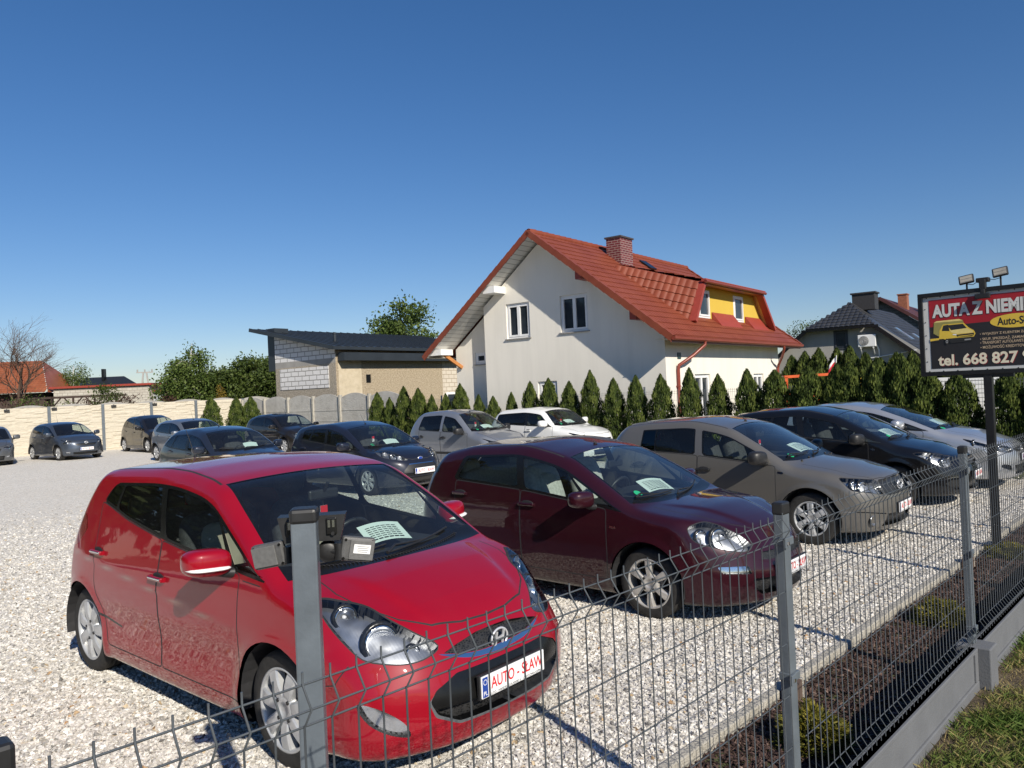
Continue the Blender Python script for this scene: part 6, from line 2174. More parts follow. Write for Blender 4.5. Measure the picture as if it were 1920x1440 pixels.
mb.bar((x0r - .01, -.5, rz_(x0r) - .07), (x0r - .01, L_, rz_(x0r) - .07), .04, .16)
brf = mb.build("roof", METALR, bb)
MB().box((.32, 5.9, 4.05), (.5, 11.6, .40)).build("eaves_box", METALR, bb)
MB().box((-5.25, .5, 4.75), (.62, .9, 2.3)).build("cladding_panel", METALR, bb)
for (x, y) in ((-1.9, 1.6), (-1.2, 9.4)):
    MB().tube([(x, y, rz_(x) - .1), (x, y, rz_(x) + .34)], .085, 12).tube([(x, y, rz_(x) + .36), (x, y, rz_(x) + .44)], .11, 12).build("flue_pipe", METALR, brf)

# --- grey house on the right ---------------------------------------------------------
GC = (17.784, 40.0, 0)
gh = thing("grey_house", "pale grey rendered house with dark half-hipped tile roof behind the hedge", "house", GC, HR)
GREYR = stucco("grey_render", (.36, .35, .33), .06, .3)
DTILE = tile_mat("dark_roof_tile", (.030, .031, .034), (.055, .056, .06))
mb = MB()
xc_ = -.49
gz = lambda x: 4.55 + .0 - max(0, abs(x - xc_) - 1.9) * .84
wall(mb, (0, 0, 0), (1, 0, 0), (0, 0, 1), [(-5.6, -.3), (4.6, -.3), (4.6, 2.0), (xc_ + 1.9, 4.42), (xc_ - 1.9, 4.42), (-5.6, 2.0)], [(-.89, 3.32, -.17, 4.37)], .1, (0, 1, 0))
wall(mb, (4.6, 0, 0), (0, 1, 0), (0, 0, 1), [(0, -.3), (13, -.3), (13, 2.1), (0, 2.1)])
wall(mb, (-5.6, 0, 0), (0, 1, 0), (0, 0, 1), [(0, -.3), (13, -.3), (13, 2.1), (0, 2.1)])
mb.build("wall", GREYR, gh)
window(gh, (-.89, 0, 3.32), (1, 0, 0), (0, -1, 0), .72, 1.05, 1, frame=plain("grey_blind", (.05, .055, .065), .5), depth=.02, sill=False)
mb = MB()
rsl = .84; rc, rs = 1 / math.hypot(1, rsl), rsl / math.hypot(1, rsl)
zr = 5.95
hw = 5.6
tiled(mb, (xc_, 2.0, zr), (0, 1, 0), (rc, 0, -rs), (rs, 0, rc), 11.5, hw / rc, .35, .25, .02, .02)
tiled(mb, (xc_, 2.0, zr), (0, 1, 0), (-rc, 0, -rs), (-rs, 0, rc), 11.5, hw / rc, .35, .25, .02, .02)
# front parts of the slopes and the half hip
for sgn in (1, -1):
    xe_ = xc_ + sgn * 1.72
    mb.quad((xc_, 2.0, zr), (xe_, -.45, zr - 1.72 * rsl), (xc_ + sgn * hw, -.45, zr - hw * rsl), (xc_ + sgn * hw, 2.0, zr - hw * rsl))
tiled(mb, (xc_ - 1.75, 2.0, zr + .02), (1, 0, 0), (0, -.862, -.507), (0, -.507, .862), 3.5, 2.86, .33, .25, .03, .025, lambda u, d: abs(u - 1.75) < 1.78 * d / 2.86)
grf = mb.build("roof", DTILE, gh, recalc=False)
mb = MB()
for sgn in (1, -1):
    mb.bar((xc_ + sgn * 1.72, -.47, zr - 1.72 * rsl - .08), (xc_ + sgn * hw, -.47, zr - hw * rsl - .08), .05, .20)
mb.bar((xc_ - 1.9, -.47, zr - 1.5), (xc_ + 1.9, -.47, zr - 1.5), .10, .12)
mb.build("fascia", TRIM, grf)
MB().box((xc_ + .55, 3.1, 6.0), (1.15, .9, .9)).box((xc_ + .55, 3.1, 6.47), (1.3, 1.05, .08)).build("chimney", plain("dark_chimney", (.035, .033, .034), .6), grf)
mb = MB()
for (x, y) in ((1.7, 4.4), (2.0, 7.6)):
    z = zr - rsl * (x - xc_)
    mb.box((x, y, z + .05), (1.1, .75, .08), M=Matrix.Rotation(math.atan2(rsl, 1), 3, 'Y'))
mb.build("roof_window", plain("roof_glass", (.16, .20, .26), .1, var=.1), grf)
ac = thing("air_conditioner", "white air conditioner outdoor unit on the grey gable wall", "air conditioner", Matrix.Translation(GC) @ Matrix.Rotation(HR, 4, 'Z') @ Vector((.80, -.22, 3.72)), HR)
MB().box((0, 0, 0), (.86, .32, .62), bev=.03).build("casing", PVC, ac)
mb = MB()
mb.lathe([(.25, 0), (.24, .012), (.06, .02), (.001, .02)], (-.14, -.162, 0), (0, -1, 0), 28, 0)
for k in range(5):
    ring = [(-.14 + (.05 + .045 * k) * math.cos(a), -.184, (.05 + .045 * k) * math.sin(a)) for a in np.linspace(0, 2 * PI, 29)]
    mb.tube(ring, .006, 5, 1, cap=False)
mb.build("fan_grille", [plain("fan_dark", (.10, .10, .10), .6), PVC], ac)
mb = MB()
for x in (-.3, .3):
    mb.bar((x, .2, -.35), (x, -.18, -.35), .05).bar((x, .2, -.75), (x, -.16, -.38), .04)
mb.tube([(.40, .1, -.2), (.50, .15, -.5), (.50, .17, -.85), (-.3, .18, -.9)], .04, 8).tube([(.5, .17, -.85), (2.2, .18, -.62)], .03, 8)
mb.build("bracket", PVC, ac)

# brown roofed house behind it
bh = thing("brown_roofed_house", "grey block house with red brown roof and brick chimneys behind the grey house", "house", (26.7, 55.0, 0), HR)
mb = MB()
mb.add([(-4.5, 0, -.3), (4.5, 0, -.3), (4.5, 0, 4.0), (0, 0, 7.2), (-4.5, 0, 4.0)], [(0, 1, 2, 3, 4)])
mb.quad((4.5, 0, -.3), (4.5, 14, -.3), (4.5, 14, 4.0), (4.5, 0, 4.0))
mb.build("wall", brick_mat("grey_blocks", (.22, .22, .22), (.17, .17, .17), (.10, .10, .10), .5, .24, .02), bh)
mb = MB()
for sgn in (1, -1):
    c_, s_2 = 5.2 / math.hypot(5.2, 3.7), 3.7 / math.hypot(5.2, 3.7)
    tiled(mb, (0, -.6, 7.45), (0, 1, 0), (sgn * c_, 0, -s_2), (sgn * s_2, 0, c_), 15, math.hypot(5.2, 3.7), .4, .3, .02, .02)
    mb.bar((0, -.62, 7.38), (sgn * 5.2, -.62, 3.68), .06, .22)
brr = mb.build("roof", tile_mat("brown_roof_tile", (.075, .028, .026), (.115, .045, .040)), bh, recalc=False)
OBR = plain("orange_brick", (.27, .10, .055), .8, var=.2)
for (x, y, w) in ((.9, 3.0, .8), (1.8, 9.0, 2.2)):
    MB().box((x, y, 7.0), (.6, w, 1.5)).box((x, y, 7.78), (.7, w + .1, .08)).build("chimney", OBR, brr)

# --- things far behind on the left -------------------------------------------------------
RTO = tile_mat("old_orange_tile", (.26, .075, .030), (.36, .125, .055))
DWOOD = plain("dark_timber", (.055, .035, .028), .8, var=.3, scale=3)
bn = thing("red_roofed_barn", "old barn with steep orange tile roof behind the bare tree", "barn", (-41.0, 60.0, 0), R(12))
MB().box((-3.5, 4.0, 1.6), (15, 8, 3.8)).build("wall", DWOOD, bn)
mb = MB()
tiled(mb, (-14, 4.0, 6.25), (1, 0, 0), (0, -.87, -.49), (0, -.49, .87), 18.4, 5.6, .35, .3, .025, .025, lambda u, d: u < 16.6 + 2.0 * d / 5.6)
mb.quad((2.6, 4.0, 6.25), (4.6, -.9, 3.5), (4.8, 8.9, 3.5))
mb.build("roof", RTO, bn, recalc=False)
bl = thing("black_roofed_bungalow", "distant bungalow with black hipped roof and a solar panel", "house", (-43.0, 78.0, 0), 0)
bl.scale = (.5, 1, 1)
MB().box((-1.5, 3, 1.5), (14, 7, 3.4)).build("wall", STUC, bl)
mb = MB()
mb.add([(-9.5, -1.2, 3.4), (6.4, -1.2, 3.4), (6.4, 7.5, 3.4), (-9.5, 7.5, 3.4), (-6.5, 3, 5.35), (4.3, 3, 5.35)], [(0, 1, 5, 4), (1, 2, 5), (2, 3, 4, 5), (3, 0, 4)])
blr = mb.build("roof", plain("black_tile", (.018, .019, .022), .5, var=.2), bl)
MB().box((-3.2, .7, 4.42), (2.0, 1.4, .06), M=Matrix.Rotation(R(25), 3, 'X')).build("solar_panel", plain("solar_glass", (.05, .07, .12), .1, var=.1), blr)
MB().box((.9, 2.2, 5.4), (.5, .5, 1.5)).build("chimney", TRIM, blr)
mb = MB(); mb.add([(-5.5, -2.3, 3.1), (-2.4, -2.3, 3.1), (-4, -2.3, 4.5)], [(0, 1, 2)]); mb.build("dormer_gable", PVC, bl)
sh = thing("white_brick_shed", "low whitewashed brick shed with red capped flat roof", "shed", (-32.6, 61.0, 0), R(3))
MB().box((0, 2, 1.7), (7.4, 4, 4.1)).build("wall", brick_mat("whitewashed_brick", (.55, .52, .45), (.46, .42, .36), (.30, .27, .23), .4, .2, .02), sh)
MB().box((0, 2, 3.82), (7.9, 4.4, .16)).build("roof_edge", REDTRIM, sh)
pg = thing("timber_pergola", "dark timber pergola frame in front of the whitewashed shed", "pergola", (-32.2, 56.5, 0), R(2))
mb = MB()
mb.bar((-3.4, 0, 2.98), (3.2, 0, 2.98), .10, .14).bar((-3.4, 1.2, 2.98), (3.2, 1.2, 2.98), .10, .14)
mb.build("beam", DWOOD, pg)
mb = MB()
for i in range(5):
    x = -3.2 + i * 1.55
    mb.bar((x, 0, -.2), (x, 0, 2.94), .11)
    for s2 in (-1, 1):
        mb.bar((x, 0, 2.2), (x + s2 * .65, 0, 2.92), .08)
mb.build("braced_post", DWOOD, pg)
ms = thing("metal_shed", "pale grey corrugated metal shed beside the utility pole", "shed", (-29.3, 62.0, 0), 0)
mb = MB()
vs = []
for i in range(41):
    x = -1.9 + 3.8 * i / 40
    for z in (-.2, 3.2):
        vs.append((x, .03 * (i % 2), z))
mb.add(vs, [(2 * i, 2 * i + 2, 2 * i + 3, 2 * i + 1) for i in range(40)], 0)
mb.box((0, 1.5, 1.4), (3.7, 2.8, 3.3))
mb.build("wall", plain("grey_sheet", (.40, .43, .46), .5, .1, var=.06), ms)
MB().box((0, 1.4, 3.26), (4.2, 3.4, .10)).build("roof", REDTRIM, ms)
up = thing("utility_pole", "concrete A-frame utility pole on the skyline", "pole", (-33.4, 70.0, 0), R(20))
mb = MB()
mb.bar((-.75, 0, 0), (-.12, 0, 5.2), .14, .14).bar((.75, 0, 0), (.12, 0, 5.2), .14, .14).bar((-.4, 0, 2.5), (.4, 0, 2.5), .1)
mb.build("leg", CONC, up)
mb = MB(); mb.bar((-.7, 0, 5.15), (.7, 0, 5.15), .1)
for x in (-.6, 0, .6):
    mb.tube([(x, 0, 5.2), (x, 0, 5.42)], .06, 8)
mb.build("crossarm", CONC, up)

# --- boundary walls -----------------------------------------------------------------------
W0 = Vector((-22.894, 34.896, 0)); WD_ = Vector((.82, .572, 0)).normalized(); WN = Vector((WD_.y, -WD_.x, 0))
CREAM = NT("cream_split_stone")
_o = CREAM.obj()
_v = CREAM.n("TexNoise", i_Scale=1.0, i_Detail=6, i_Roughness=.6)
_m = CREAM.n("Mapping"); _m.inputs["Scale"].default_value = (1.2, 1.2, 9.0)
CREAM.l(_o, _m.inputs[0]); CREAM.l(_m.outputs[0], _v.inputs["Vector"])
CREAM.set(Base_Color=CREAM.mix(CREAM.noise(9, 5), (.47, .42, .33), (.60, .55, .45)), Roughness=.85)
CREAM = CREAM.m
wrz = math.atan2(WD_.y, WD_.x)
sw = thing("cream_stone_wall", "cream split-stone panel wall with grey steel posts behind the parked cars", "wall", W0, wrz)
edges = [-5.9, -2.95, 0.05, 3.05, 6.03, 8.95, 11.0]
# post x positions follow the photograph: 91, 192, 283, 366, 447 px
def on_wall(px):
    d = _f + _ri * ((px - 960) / 1440.0) - _ui * ((757 - 720) / 1440.0)
    q = d.x / d.y
    return (q * W0.y - W0.x) / (WD_.x - q * WD_.y)
edges = [on_wall(p) for p in (-110, -10, 91, 192, 283, 366.5, 455)]
for i in range(len(edges) - 1):
    a, b = edges[i] + .06, edges[i + 1] - .06
    nx, nz = int((b - a) / .09), 78
    xs = np.linspace(a, b, nx + 1); zs = np.linspace(0, 2.2, nz + 1)
    hgt = np.zeros((nx + 1, nz + 1))
    z = 0
    while z < 2.2:
        hh = rng.uniform(.05, .10)
        x = a + rng.uniform(-.4, 0)
        while x < b:
            ll = rng.uniform(.25, .75)
            i0, i1 = np.searchsorted(xs, x), np.searchsorted(xs, x + ll)
            j0, j1 = np.searchsorted(zs, z), np.searchsorted(zs, z + hh)
            hgt[i0:i1, j0:j1] = rng.uniform(.01, .055)
            x += ll
        z += hh
    hgt += rng.normal(0, .003, hgt.shape)
    X, Z = np.meshgrid(xs, zs, indexing='ij')
    V = np.stack([X, -hgt, Z], -1).reshape(-1, 3)
    I = np.arange((nx + 1) * (nz + 1)).reshape(nx + 1, nz + 1)
    F = np.stack([I[:-1, :-1], I[1:, :-1], I[1:, 1:], I[:-1, 1:]], -1).reshape(-1, 4)
    p_ = np_mesh("stone_panel", V, F, CREAM, sw)
    m_ = (a + b) / 2
    lp_ = MB().box((m_ - .9 + .3 * (i % 2), -.10, 2.12), (.22, .12, .09), bev=.02).tube([(m_ - .9 + .3 * (i % 2), 0, 2.16), (m_ - .9 + .3 * (i % 2), -.06, 2.16)], .03, 8).build("wall_lamp", BLACK, sw)
    MB().box(((a + b) / 2, .05, 1.1), (b - a, .08, 2.2)).build("backing_panel", CONC, sw)
for e in edges:
    MB().box((e, -.03, 1.1), (.13, .16, 2.24)).build("steel_post", FENCEB, sw)
# mountain-topped concrete fence behind it
def arch_panel(mb, a, b, zt, rise, y, th=.05):
    top = [(b + (a - b) * k / 10, zt + rise * math.sin(PI * k / 10)) for k in range(11)]
    mb.prism([(a, y, -.2), (b, y, -.2)] + [(x, y, z) for x, z in top], (0, -th / 2, 0), (0, th / 2, 0))
cb_ = thing("arched_concrete_fence", "weathered arch-topped concrete fence peeping over the cream stone wall", "fence", W0 + WD_ * 0 - WN * .9, wrz)
mb = MB()
for k in range(-3, 9):
    arch_panel(mb, k * 1.75, k * 1.75 + 1.7, 2.16, .15, 0)
mb.build("arch_panel", CONC, cb_)
G0 = W0 + WD_ * edges[-1]
GD = Vector((math.cos(R(-40)), math.sin(R(-40)), 0))
grz = math.atan2(GD.y, GD.x)
CONCL = soil_mat("pale_concrete", [(.40, .38, .345), (.50, .48, .44), (.56, .54, .50)], 2.5)
gw = thing("grey_concrete_fence", "pale grey arched concrete panel fence behind the dark hatchbacks", "fence", G0, grz)
for k in range(6):
    a, b = .1 + k * 2.08, .1 + k * 2.08 + 2.0
    mb = MB(); arch_panel(mb, a, b, 2.02, .20, 0); mb.box(((a + b) / 2, -.028, 1.44), (b - a, .02, .03)).box(((a + b) / 2, -.028, .94), (b - a, .02, .03)); mb.build("panel", CONCL, gw)
    MB().box((a - .04, -.02, 1.05), (.11, .16, 2.2)).build("post", KERBM, gw)
# light wire fence behind the thuja row
GD = Vector((10.5 - G0.x, 13.5 - G0.y, 0)).normalized()
grz = math.atan2(GD.y, GD.x)
wf = thing("boundary_wire_fence", "light grey wire mesh fence behind the thuja row", "fence", G0 + GD * 12.6 - Vector((GD.y, -GD.x, 0)) * 1.75, grz)
LG = plain("galvanised_wire", (.38, .40, .40), .45, .5, var=.1)
mb = MB()
for k in range(430):
    mb.bar((k * .06, 0, .05), (k * .06, 0, 1.8), .005)
for z in (.1, .3, .5, .7, .9, 1.1, 1.3, 1.5, 1.7, 1.76):
    mb.bar((0, 0, z), (25.8, 0, z), .005)
mb.build("mesh_panel", LG, wf)
for k in range(11):
    MB().box((k * 2.55, .03, .95), (.06, .04, 1.95)).build("post", LG, wf)

# --- orange machine and yellow jib behind the hedge, flag, white gate ------------------------
ORG = plain("orange_paint", (.60, .10, .02), .4, var=.15)
tr = thing("orange_machine_frame", "orange red tubular machine frame half hidden behind the thujas", "machine", (7.3, 20.6, 0), R(-4))
mb = MB()
mb.bar((0, 0, 2.03), (1.15, 0, 2.05), .07).bar((.05, 0, 0), (.05, 0, 2.02), .07).bar((.75, 0, 0), (.75, 0, 2.02), .05).bar((0, .9, 2.03), (1.15, .9, 2.05), .07).bar((.05, .9, 0), (.05, .9, 2.02), .07).bar((0.02, 0, 2.03), (0.02, .9, 2.03), .07)
mb.build("roll_frame", ORG, tr)
MB().box((.05, .05, 1.45), (.18, .3, .42), bev=.02).box((.9, .1, 1.42), (.3, .3, .12), bev=.02).box((.5, .4, .6), (1.0, .7, .8), bev=.05).build("body", ORG, tr)
yj = thing("yellow_machine_jib", "yellow steel jib sticking up between the thujas", "machine", (9.0, 20.4, 0), R(-4))
M_ = Matrix.Rotation(R(-24), 3, 'Y')
MB().box((.12, 0, 1.66), (.42, .12, .20), M=M_, bev=.01).box((.07, 0, 1.80), (.40, .14, .10), M=M_, bev=.01).bar((.1, 0, 0), (.1, 0, 1.6), .06).build("arm", plain("yellow_paint", (.75, .45, .02), .4, var=.1), yj)
fg = thing("flag", "small white and red flag on a stick above the thujas", "flag", (8.66, 21.0, 0), R(-20))
MB().tube([(.10, 0, 1.2), (.22, 0, 2.56)], .012, 6).build("flag_stick", WHITE, fg)
mb = MB()
for (r0, r1, mi_) in ((0, .5, 0), (.5, 1, 1)):
    vs, fs = [], []
    for i in range(7):
        u = i / 6
        for r in (r0, r1):
            vs.append((.215 - .30 * u * .62 - .05 * r, .03 * math.sin(u * 6), 2.52 - .26 * r - .20 * u + .02 * math.sin(u * 5)))
    fs = [(2 * i, 2 * i + 1, 2 * i + 3, 2 * i + 2) for i in range(6)]
    mb.add(vs, fs, mi_, True)
mb.build("cloth", [plain("flag_white", (.75, .75, .75), .8), plain("flag_red", (.55, .02, .04), .8)], fg)
wg = thing("white_gate", "white slatted gate seen between the thujas by the sign post", "gate", (10.5, 17.9, 0), R(-30))
mb = MB()
for k in range(16):
    mb.box((.1, 0, .3 + k * .1), (1.5, .03, .09))
mb.build("slat_panel", WHITE, wg)

# ---------------------------------------------------------------- trees
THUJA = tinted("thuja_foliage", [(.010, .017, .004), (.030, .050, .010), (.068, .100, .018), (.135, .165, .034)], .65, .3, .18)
TRUNK = plain("bark_trunk", (.09, .065, .045), .9, var=.3, scale=5, bump=.5, bscale=20)
BIRCHB = plain("birch_bark", (.55, .53, .50), .8, var=.35, scale=3)
def thuja_mesh(seed, n=12000):
    g = np.random.default_rng(seed)
    t = g.uniform(0, 1, n) ** 1.15
    th = g.uniform(0, 2 * PI, n)
    prof = np.minimum(1, (t * 9 + .35)) * (1 - t ** 2.9) ** .85
    lump = 1 + .14 * np.sin(th * 5 + t * 9 + seed) + .12 * np.sin(th * 3 - t * 17 + 2 * seed) + .08 * np.sin(t * 40 + th * 2)
    r = .5 * prof * lump * g.uniform(.72, 1.03, n)
    P = np.c_[np.cos(th) * r, np.sin(th) * r, t * .97 + .015]
    out = np.c_[np.cos(th), np.sin(th), np.zeros(n)]
    D = out * .45 + np.array([0, 0, 1.0]) + g.normal(0, .28, (n, 3)); D /= np.linalg.norm(D, axis=1, keepdims=True)
    tang = np.c_[-np.sin(th), np.cos(th), np.zeros(n)] + g.normal(0, .6, (n, 3))
    S = np.cross(D, np.cross(tang, D)); S /= np.linalg.norm(S, axis=1, keepdims=True)
    L = g.uniform(.025, .062, n); W = g.uniform(.018, .042, n)
    sc = np.array([1, 1, 1.0])
    V = np.stack([P, P + D * L[:, None] * .55 + S * W[:, None] * .5, P + D * L[:, None], P + D * L[:, None] * .5 - S * W[:, None] * .5], 1)
    F = (np.arange(n) * 4)[:, None] + np.array([[0, 1, 2, 3]])
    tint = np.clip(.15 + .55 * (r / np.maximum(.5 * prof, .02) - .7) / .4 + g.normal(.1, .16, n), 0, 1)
    return V.reshape(-1, 3), F, tint
_th = []
def thuja(x, y, h, w, label, group, k):
    root = thing("thuja", label, "tree", (x, y, 0), k * 1.3, group)
    v = k % 4
    if len(_th) <= v:
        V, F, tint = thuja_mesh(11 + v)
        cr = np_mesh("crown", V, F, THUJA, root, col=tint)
        mb = MB().tube([(0, 0, -.05), (0, 0, .5), (0, 0, .9)], [.05, .035, .008], 6)
        tk = mb.build("trunk", TRUNK, root)
        _th.append((cr, tk))
    else:
        for q in _th[v]:
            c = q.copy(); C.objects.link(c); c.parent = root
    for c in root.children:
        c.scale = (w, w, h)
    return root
def place_px(px, depth_scale=1.0):
    d = _f + _ri * ((px - 960) / 1440.0) - _ui * ((732 - .045 * (px - 960) - 720) / 1440.0)
    return d.x / d.y
ROW = [(-5.49, 31.16, 2.12), (-4.89, 30.49, 1.9), (-4.21, 29.74, 2.29), (-3.56, 29.03, 2.2), (-2.99, 28.4, 1.94), (-2.42, 27.77, 1.95), (-1.84, 27.13, 2.27), (-1.17, 26.38, 1.87), (-0.66, 25.82, 1.8), (-0.04, 25.15, 1.9), (0.57, 24.47, 2.21), (1.13, 23.84, 2.28), (1.72, 23.2, 2.15), (2.3, 22.56, 2.43), (2.89, 21.91, 2.17), (3.43, 21.31, 2.22), (4.0, 20.68, 2.21), (4.62, 19.99, 2.33), (5.19, 19.37, 2.13), (5.74, 18.75, 2.22), (6.23, 18.21, 2.16), (6.78, 17.6, 2.21), (7.24, 17.1, 2.22), (7.42, 16.9, 2.23), (7.83, 16.45, 2.3), (8.16, 16.09, 2.35), (8.47, 15.74, 2.08), (8.87, 15.3, 1.94), (9.44, 14.67, 1.9), (9.95, 14.1, 2.1), (10.5, 13.5, 2.2)]
ORD = ["first", "second", "third", "fourth", "fifth", "sixth", "seventh", "eighth", "ninth", "tenth", "eleventh", "twelfth", "thirteenth", "fourteenth", "fifteenth", "sixteenth", "seventeenth", "eighteenth", "nineteenth", "twentieth"]
nr = len(ROW)
for i, (x, y, z) in enumerate(ROW):
    if i < 9: lab = "columnar thuja of the row left of the white house windows, %s from left" % ORD[i]
    elif i < 20: lab = "columnar thuja before the white house wall, %s counted from the right-hand downpipe end" % ORD[19 - i]
    else: lab = "columnar thuja right of the white house, %s from the left towards the sign" % ORD[i - 20]
    f = 1.03 + .055 * min(1, max(0, (i - 12) / 10))
    thuja(x * f, y * f, 2 + (z - 2) * f, (.79 if i < 20 else 1.04) * rng.uniform(.9, 1.1) * (.8 if z < 2 and i < 10 else 1), lab, "thuja row along the lot edge", i)
for i, (px, dep, h) in enumerate(((396, 38.2, 2.32), (443, 38.8, 2.25), (470, 38.4, 2.25))):
    q = place_px(px)
    thuja(q * dep, dep, h, 1.0, "narrow conical thuja at the cream stone wall, %s of three from the left" % ORD[i], "three thujas at the cream wall", i + 1)
HB_ = [(1486, 670), (1511, 662), (1537, 656), (1571, 656), (1595, 652), (1624, 664), (1652, 674), (1682, 664), (1712, 662), (1748, 668), (1786, 672), (1822, 676), (1860, 674), (1900, 672)]
for i, (px, ty) in enumerate(HB_):
    q = place_px(px); dep = 27.5 - i * .45
    z = 2 + ((732 - .045 * (px - 960)) - ty) * dep / 1440
    thuja(q * dep, dep, z, 1.15, "taller dark thuja in the rear hedge below the grey house, %s from the left" % ORD[i], "rear thuja hedge", i + 2)

LEAF = tinted("broadleaf", [(.018, .032, .007), (.045, .072, .014), (.085, .12, .024), (.14, .18, .04)], .6, .3, .25)
LEAFB = tinted("birch_leaf", [(.03, .05, .011), (.065, .105, .02), (.115, .16, .036), (.17, .21, .055)], .6, .3, .25)
LEAFY = tinted("golden_conifer", [(.10, .07, .01), (.20, .14, .02), (.30, .21, .035)], .7, .3, .2)
LEAFR = tinted("reddish_shrub", [(.03, .012, .012), (.07, .03, .025), (.11, .06, .04)], .7, .3, .2)
def tree(name, label, loc, h, rad, mat, kind="round", n=5000, leaf=.16, bark=TRUNK, group=None, seed=1, zc=.55, cat="tree"):
    g = np.random.default_rng(seed)
    root = thing(name, label, cat, loc, 0, group)
    mb = MB()
    lean = g.normal(0, .04, 2) * h
    top = Vector((lean[0], lean[1], h * .93))
    tr = [Vector((lean[0] * u ** 2 + .03 * h * math.sin(u * 5 + seed) * u, lean[1] * u ** 2, -.2 + (h * .93 + .2) * u)) for u in np.linspace(0, 1, 9)]
    mb.tube(tr, [h * .022 * (1 - u) ** .8 + .012 for u in np.linspace(0, 1, 9)], 8)
    cl = []
    nb = 46 if kind != "bush" else 36
    for k in range(nb):
        u = g.uniform(.22 if kind != "bush" else .05, .97)
        a = k * 2.4 + g.normal(0, .3)
        p = tr[min(8, int(u * 8))].lerp(tr[min(8, int(u * 8) + 1)], u * 8 - int(u * 8))
        if kind == "birch": ln = rad * (1.15 - u) ** .7 * (1.0 if u > .3 else .9)
        elif kind == "round" or kind == "bush": ln = rad * math.sqrt(max(.05, 1 - ((u - zc) / (1 - zc + .08)) ** 2)) if u > zc else rad * math.sqrt(max(.1, 1 - ((u - zc) / (zc + .05)) ** 2))
        else: ln = rad * (1.05 - u)
        ln *= g.uniform(.7, 1.12)
        rise = .35 if kind != "conifer" else .05
        e = p + Vector((math.cos(a) * ln, math.sin(a) * ln, ln * rise * g.uniform(.3, 1.3)))
        m = p.lerp(e, .5) + Vector((0, 0, ln * .10))
        if kind == "birch": e = e - Vector((0, 0, ln * .25))
        mb.tube([p, m, e], [h * .008 * (1.1 - u), h * .005 * (1.1 - u), .006], 5)
        for q, wgt in ((m, .6), (e, 1.0), (p.lerp(e, .75), .8)):
            cl.append((q, wgt, ln))
    mb.build("trunk", bark, root)
    cl.append((top, .7, rad * .3))
    cc = np.array([c[0] for c in cl]); ww = np.array([c[1] for c in cl]); ll = np.array([c[2] for c in cl])
    idx = g.choice(len(cl), n, p=ww * (ll + .2) / np.sum(ww * (ll + .2)))
    sg_ = (.16 * ll[idx] + .06 * rad + .04)[:, None]
    off = g.normal(0, 1, (n, 3)) * sg_ * np.array([1, 1, .75])
    P = cc[idx] + off
    if kind == "birch":
        P[:, 2] -= g.exponential(.10, n) * rad
    P[:, 2] = np.maximum(P[:, 2], .1)
    D = g.normal(0, 1, (n, 3)); D[:, 2] -= .5 if kind == "birch" else .2
    D /= np.linalg.norm(D, axis=1, keepdims=True)
    S = np.cross(D, g.normal(0, 1, (n, 3))); S /= np.linalg.norm(S, axis=1, keepdims=True)
    L = leaf * g.uniform(.6, 1.3, n); W = L * .6
    V = np.stack([P, P + D * L[:, None] * .5 + S * W[:, None] * .5, P + D * L[:, None], P + D * L[:, None] * .5 - S * W[:, None] * .5], 1)
    F = (np.arange(n) * 4)[:, None] + np.array([[0, 1, 2, 3]])
    clt = g.uniform(0, .35, len(cl))
    tint = np.clip(.25 + clt[idx] + g.normal(.05, .18, n), 0, 1)
    np_mesh("crown", V.reshape(-1, 3), F, mat, root, col=tint)
    return root
def at(px, dep): return (place_px(px) * dep, dep, 0)
tree("birch_tree", "tall birch with white trunk at the left end of the green tree belt", at(352, 50), 6.4, 2.1, LEAFB, "birch", 11000, .18, BIRCHB, None, 3)
belt = [(398, 52, 4.1, 1.5), (428, 51, 4.3, 1.5), (452, 53, 4.7, 1.6), (478, 52, 5.0, 1.7), (503, 52, 4.9, 1.6), (520, 56, 5.2, 1.8), (375, 56, 3.9, 1.5), (340, 55, 3.4, 1.4)]
for i, (px, dep, h, r_) in enumerate(belt):
    tree("dense_tree", "dark green tree of the belt left of the block building, %s" % ["lowest beside birch", "golden conifer before it", "slightly pointed, in the middle", "second nearest the building", "touching the building cladding", "furthest back", "just behind the birch", "left of the birch trunk"][i], at(px, dep), h, r_, LEAF, "bush", 8000, .19, TRUNK, "tree belt behind the wall", 20 + i, .5)
tree("golden_conifer", "small golden yellow conical conifer in front of the tree belt", at(416, 46), 3.3, .62, LEAFY, "conifer", 2200, .10, TRUNK, None, 41)
tree("reddish_shrub", "dull reddish shrub at the foot of the birch", at(312, 47), 2.7, .9, LEAFR, "bush", 2200, .12, TRUNK, None, 42, cat="shrub")
tree("birch_tree", "round-headed pale green tree rising behind the anthracite roof", at(766, 62), 9.7, 2.3, LEAFB, "round", 13000, .26, TRUNK, None, 5, .74)
tree("birch_tree", "small ragged birch above the black roofed bungalow", at(134, 66), 6.3, 2.4, LEAFB, "birch", 8000, .13, BIRCHB, None, 6)
tree("topiary_tree", "small globe shaped tree in front of the whitewashed shed", at(208, 54), 3.75, .85, LEAFY if False else LEAF, "round", 3000, .12, TRUNK, None, 8, .78)
tree("far_tree", "dark tree top behind the grey house roof", at(1519, 62), 6.6, 1.3, LEAF, "round", 5000, .14, TRUNK, None, 9, .7)
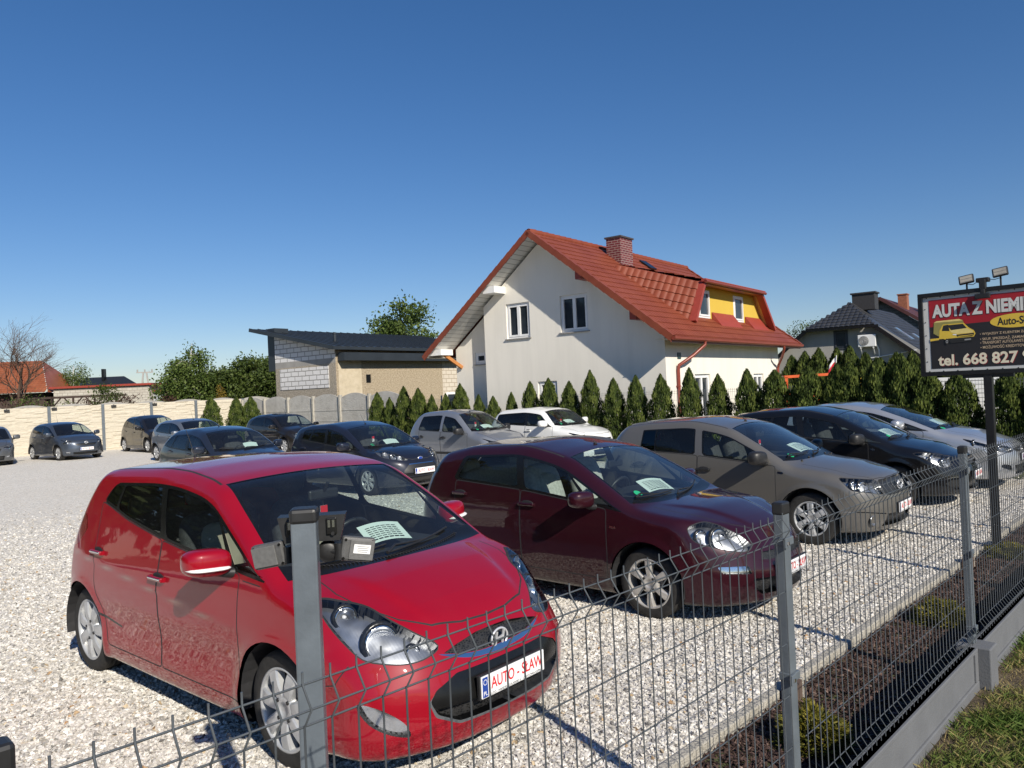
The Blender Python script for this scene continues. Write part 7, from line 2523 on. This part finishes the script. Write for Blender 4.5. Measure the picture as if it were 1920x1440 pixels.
for i, (px, dep, h, r_) in enumerate(((15, 47, 3.0, 1.5), (58, 48, 2.9, 1.2), (245, 50, 2.9, .8), (120, 49, 2.75, .7), (170, 49, 2.8, .7))):
    tree("garden_shrub", "loose green garden shrub behind the cream wall, %s" % ["leftmost, below the bare tree", "under the barn eave", "by the metal shed", "left of the globe tree", "directly beside the globe tree"][i], at(px, dep), h, r_, LEAFB if i % 2 else LEAFR, "bush", 1500, .12, TRUNK, "shrubs behind the cream wall", 50 + i, cat="shrub")
# bare tree
def bare_tree(loc, h):
    root = thing("bare_tree", "leafless brown tree in front of the orange barn roof", "tree", loc)
    mb = MB()
    g = random.Random(4)
    def grow(p, d, L, r, lv):
        e = p + d * L
        m = p + d * L * .5 + Vector((g.gauss(0, .05), g.gauss(0, .05), 0)) * L
        mb.tube([p, m, e], [r, r * .8, r * .6], 5 if lv < 3 else 4, cap=False)
        if lv >= 6: return
        for k in range(3 if lv else 5):
            nd = (d + Vector((g.gauss(0, .55), g.gauss(0, .55), g.gauss(.12, .3)))).normalized()
            grow(e if k else m, nd, L * g.uniform(.6, .85), r * .58, lv + 1)
    grow(Vector((0, 0, -.2)), Vector((0, 0, 1)), h * .28, .12, 0)
    mb.build("trunk", plain("bare_twigs", (.11, .07, .05), .9, var=.3), root)
bare_tree(at(38, 50), 9.0)

# trees along the left side of the lot, outside the frame: they show as dark reflections in the car glass
def far_mass():
    g = np.random.default_rng(77)
    Vs, Ts = [], []
    for k in range(16):
        c = np.array([-25 + g.normal(0, 1.2), -8 + 1.9 * k + g.normal(0, .5), 0])
        h = g.uniform(7, 10.5)
        n = 1500
        u = g.normal(0, 1, (n, 3)); u /= np.linalg.norm(u, axis=1, keepdims=True)
        P = c + np.array([0, 0, h * .55]) + u * (g.uniform(.3, 1, (n, 1)) ** .5) * np.array([2.4, 2.4, h * .48])
        D = g.normal(0, 1, (n, 3)); D /= np.linalg.norm(D, axis=1, keepdims=True)
        S = np.cross(D, g.normal(0, 1, (n, 3))); S /= np.linalg.norm(S, axis=1, keepdims=True)
        L = .55
        Vs.append(np.stack([P, P + D * L * .5 + S * L * .35, P + D * L, P + D * L * .5 - S * L * .35], 1).reshape(-1, 3))
        Ts.append(np.clip(g.normal(.35, .2, n), 0, 1))
    V = np.concatenate(Vs); T = np.concatenate(Ts)
    F = (np.arange(len(T)) * 4)[:, None] + np.array([[0, 1, 2, 3]])
    tag(np_mesh("roadside_wood", V, F, LEAF, col=T), kind="stuff")
far_mass()
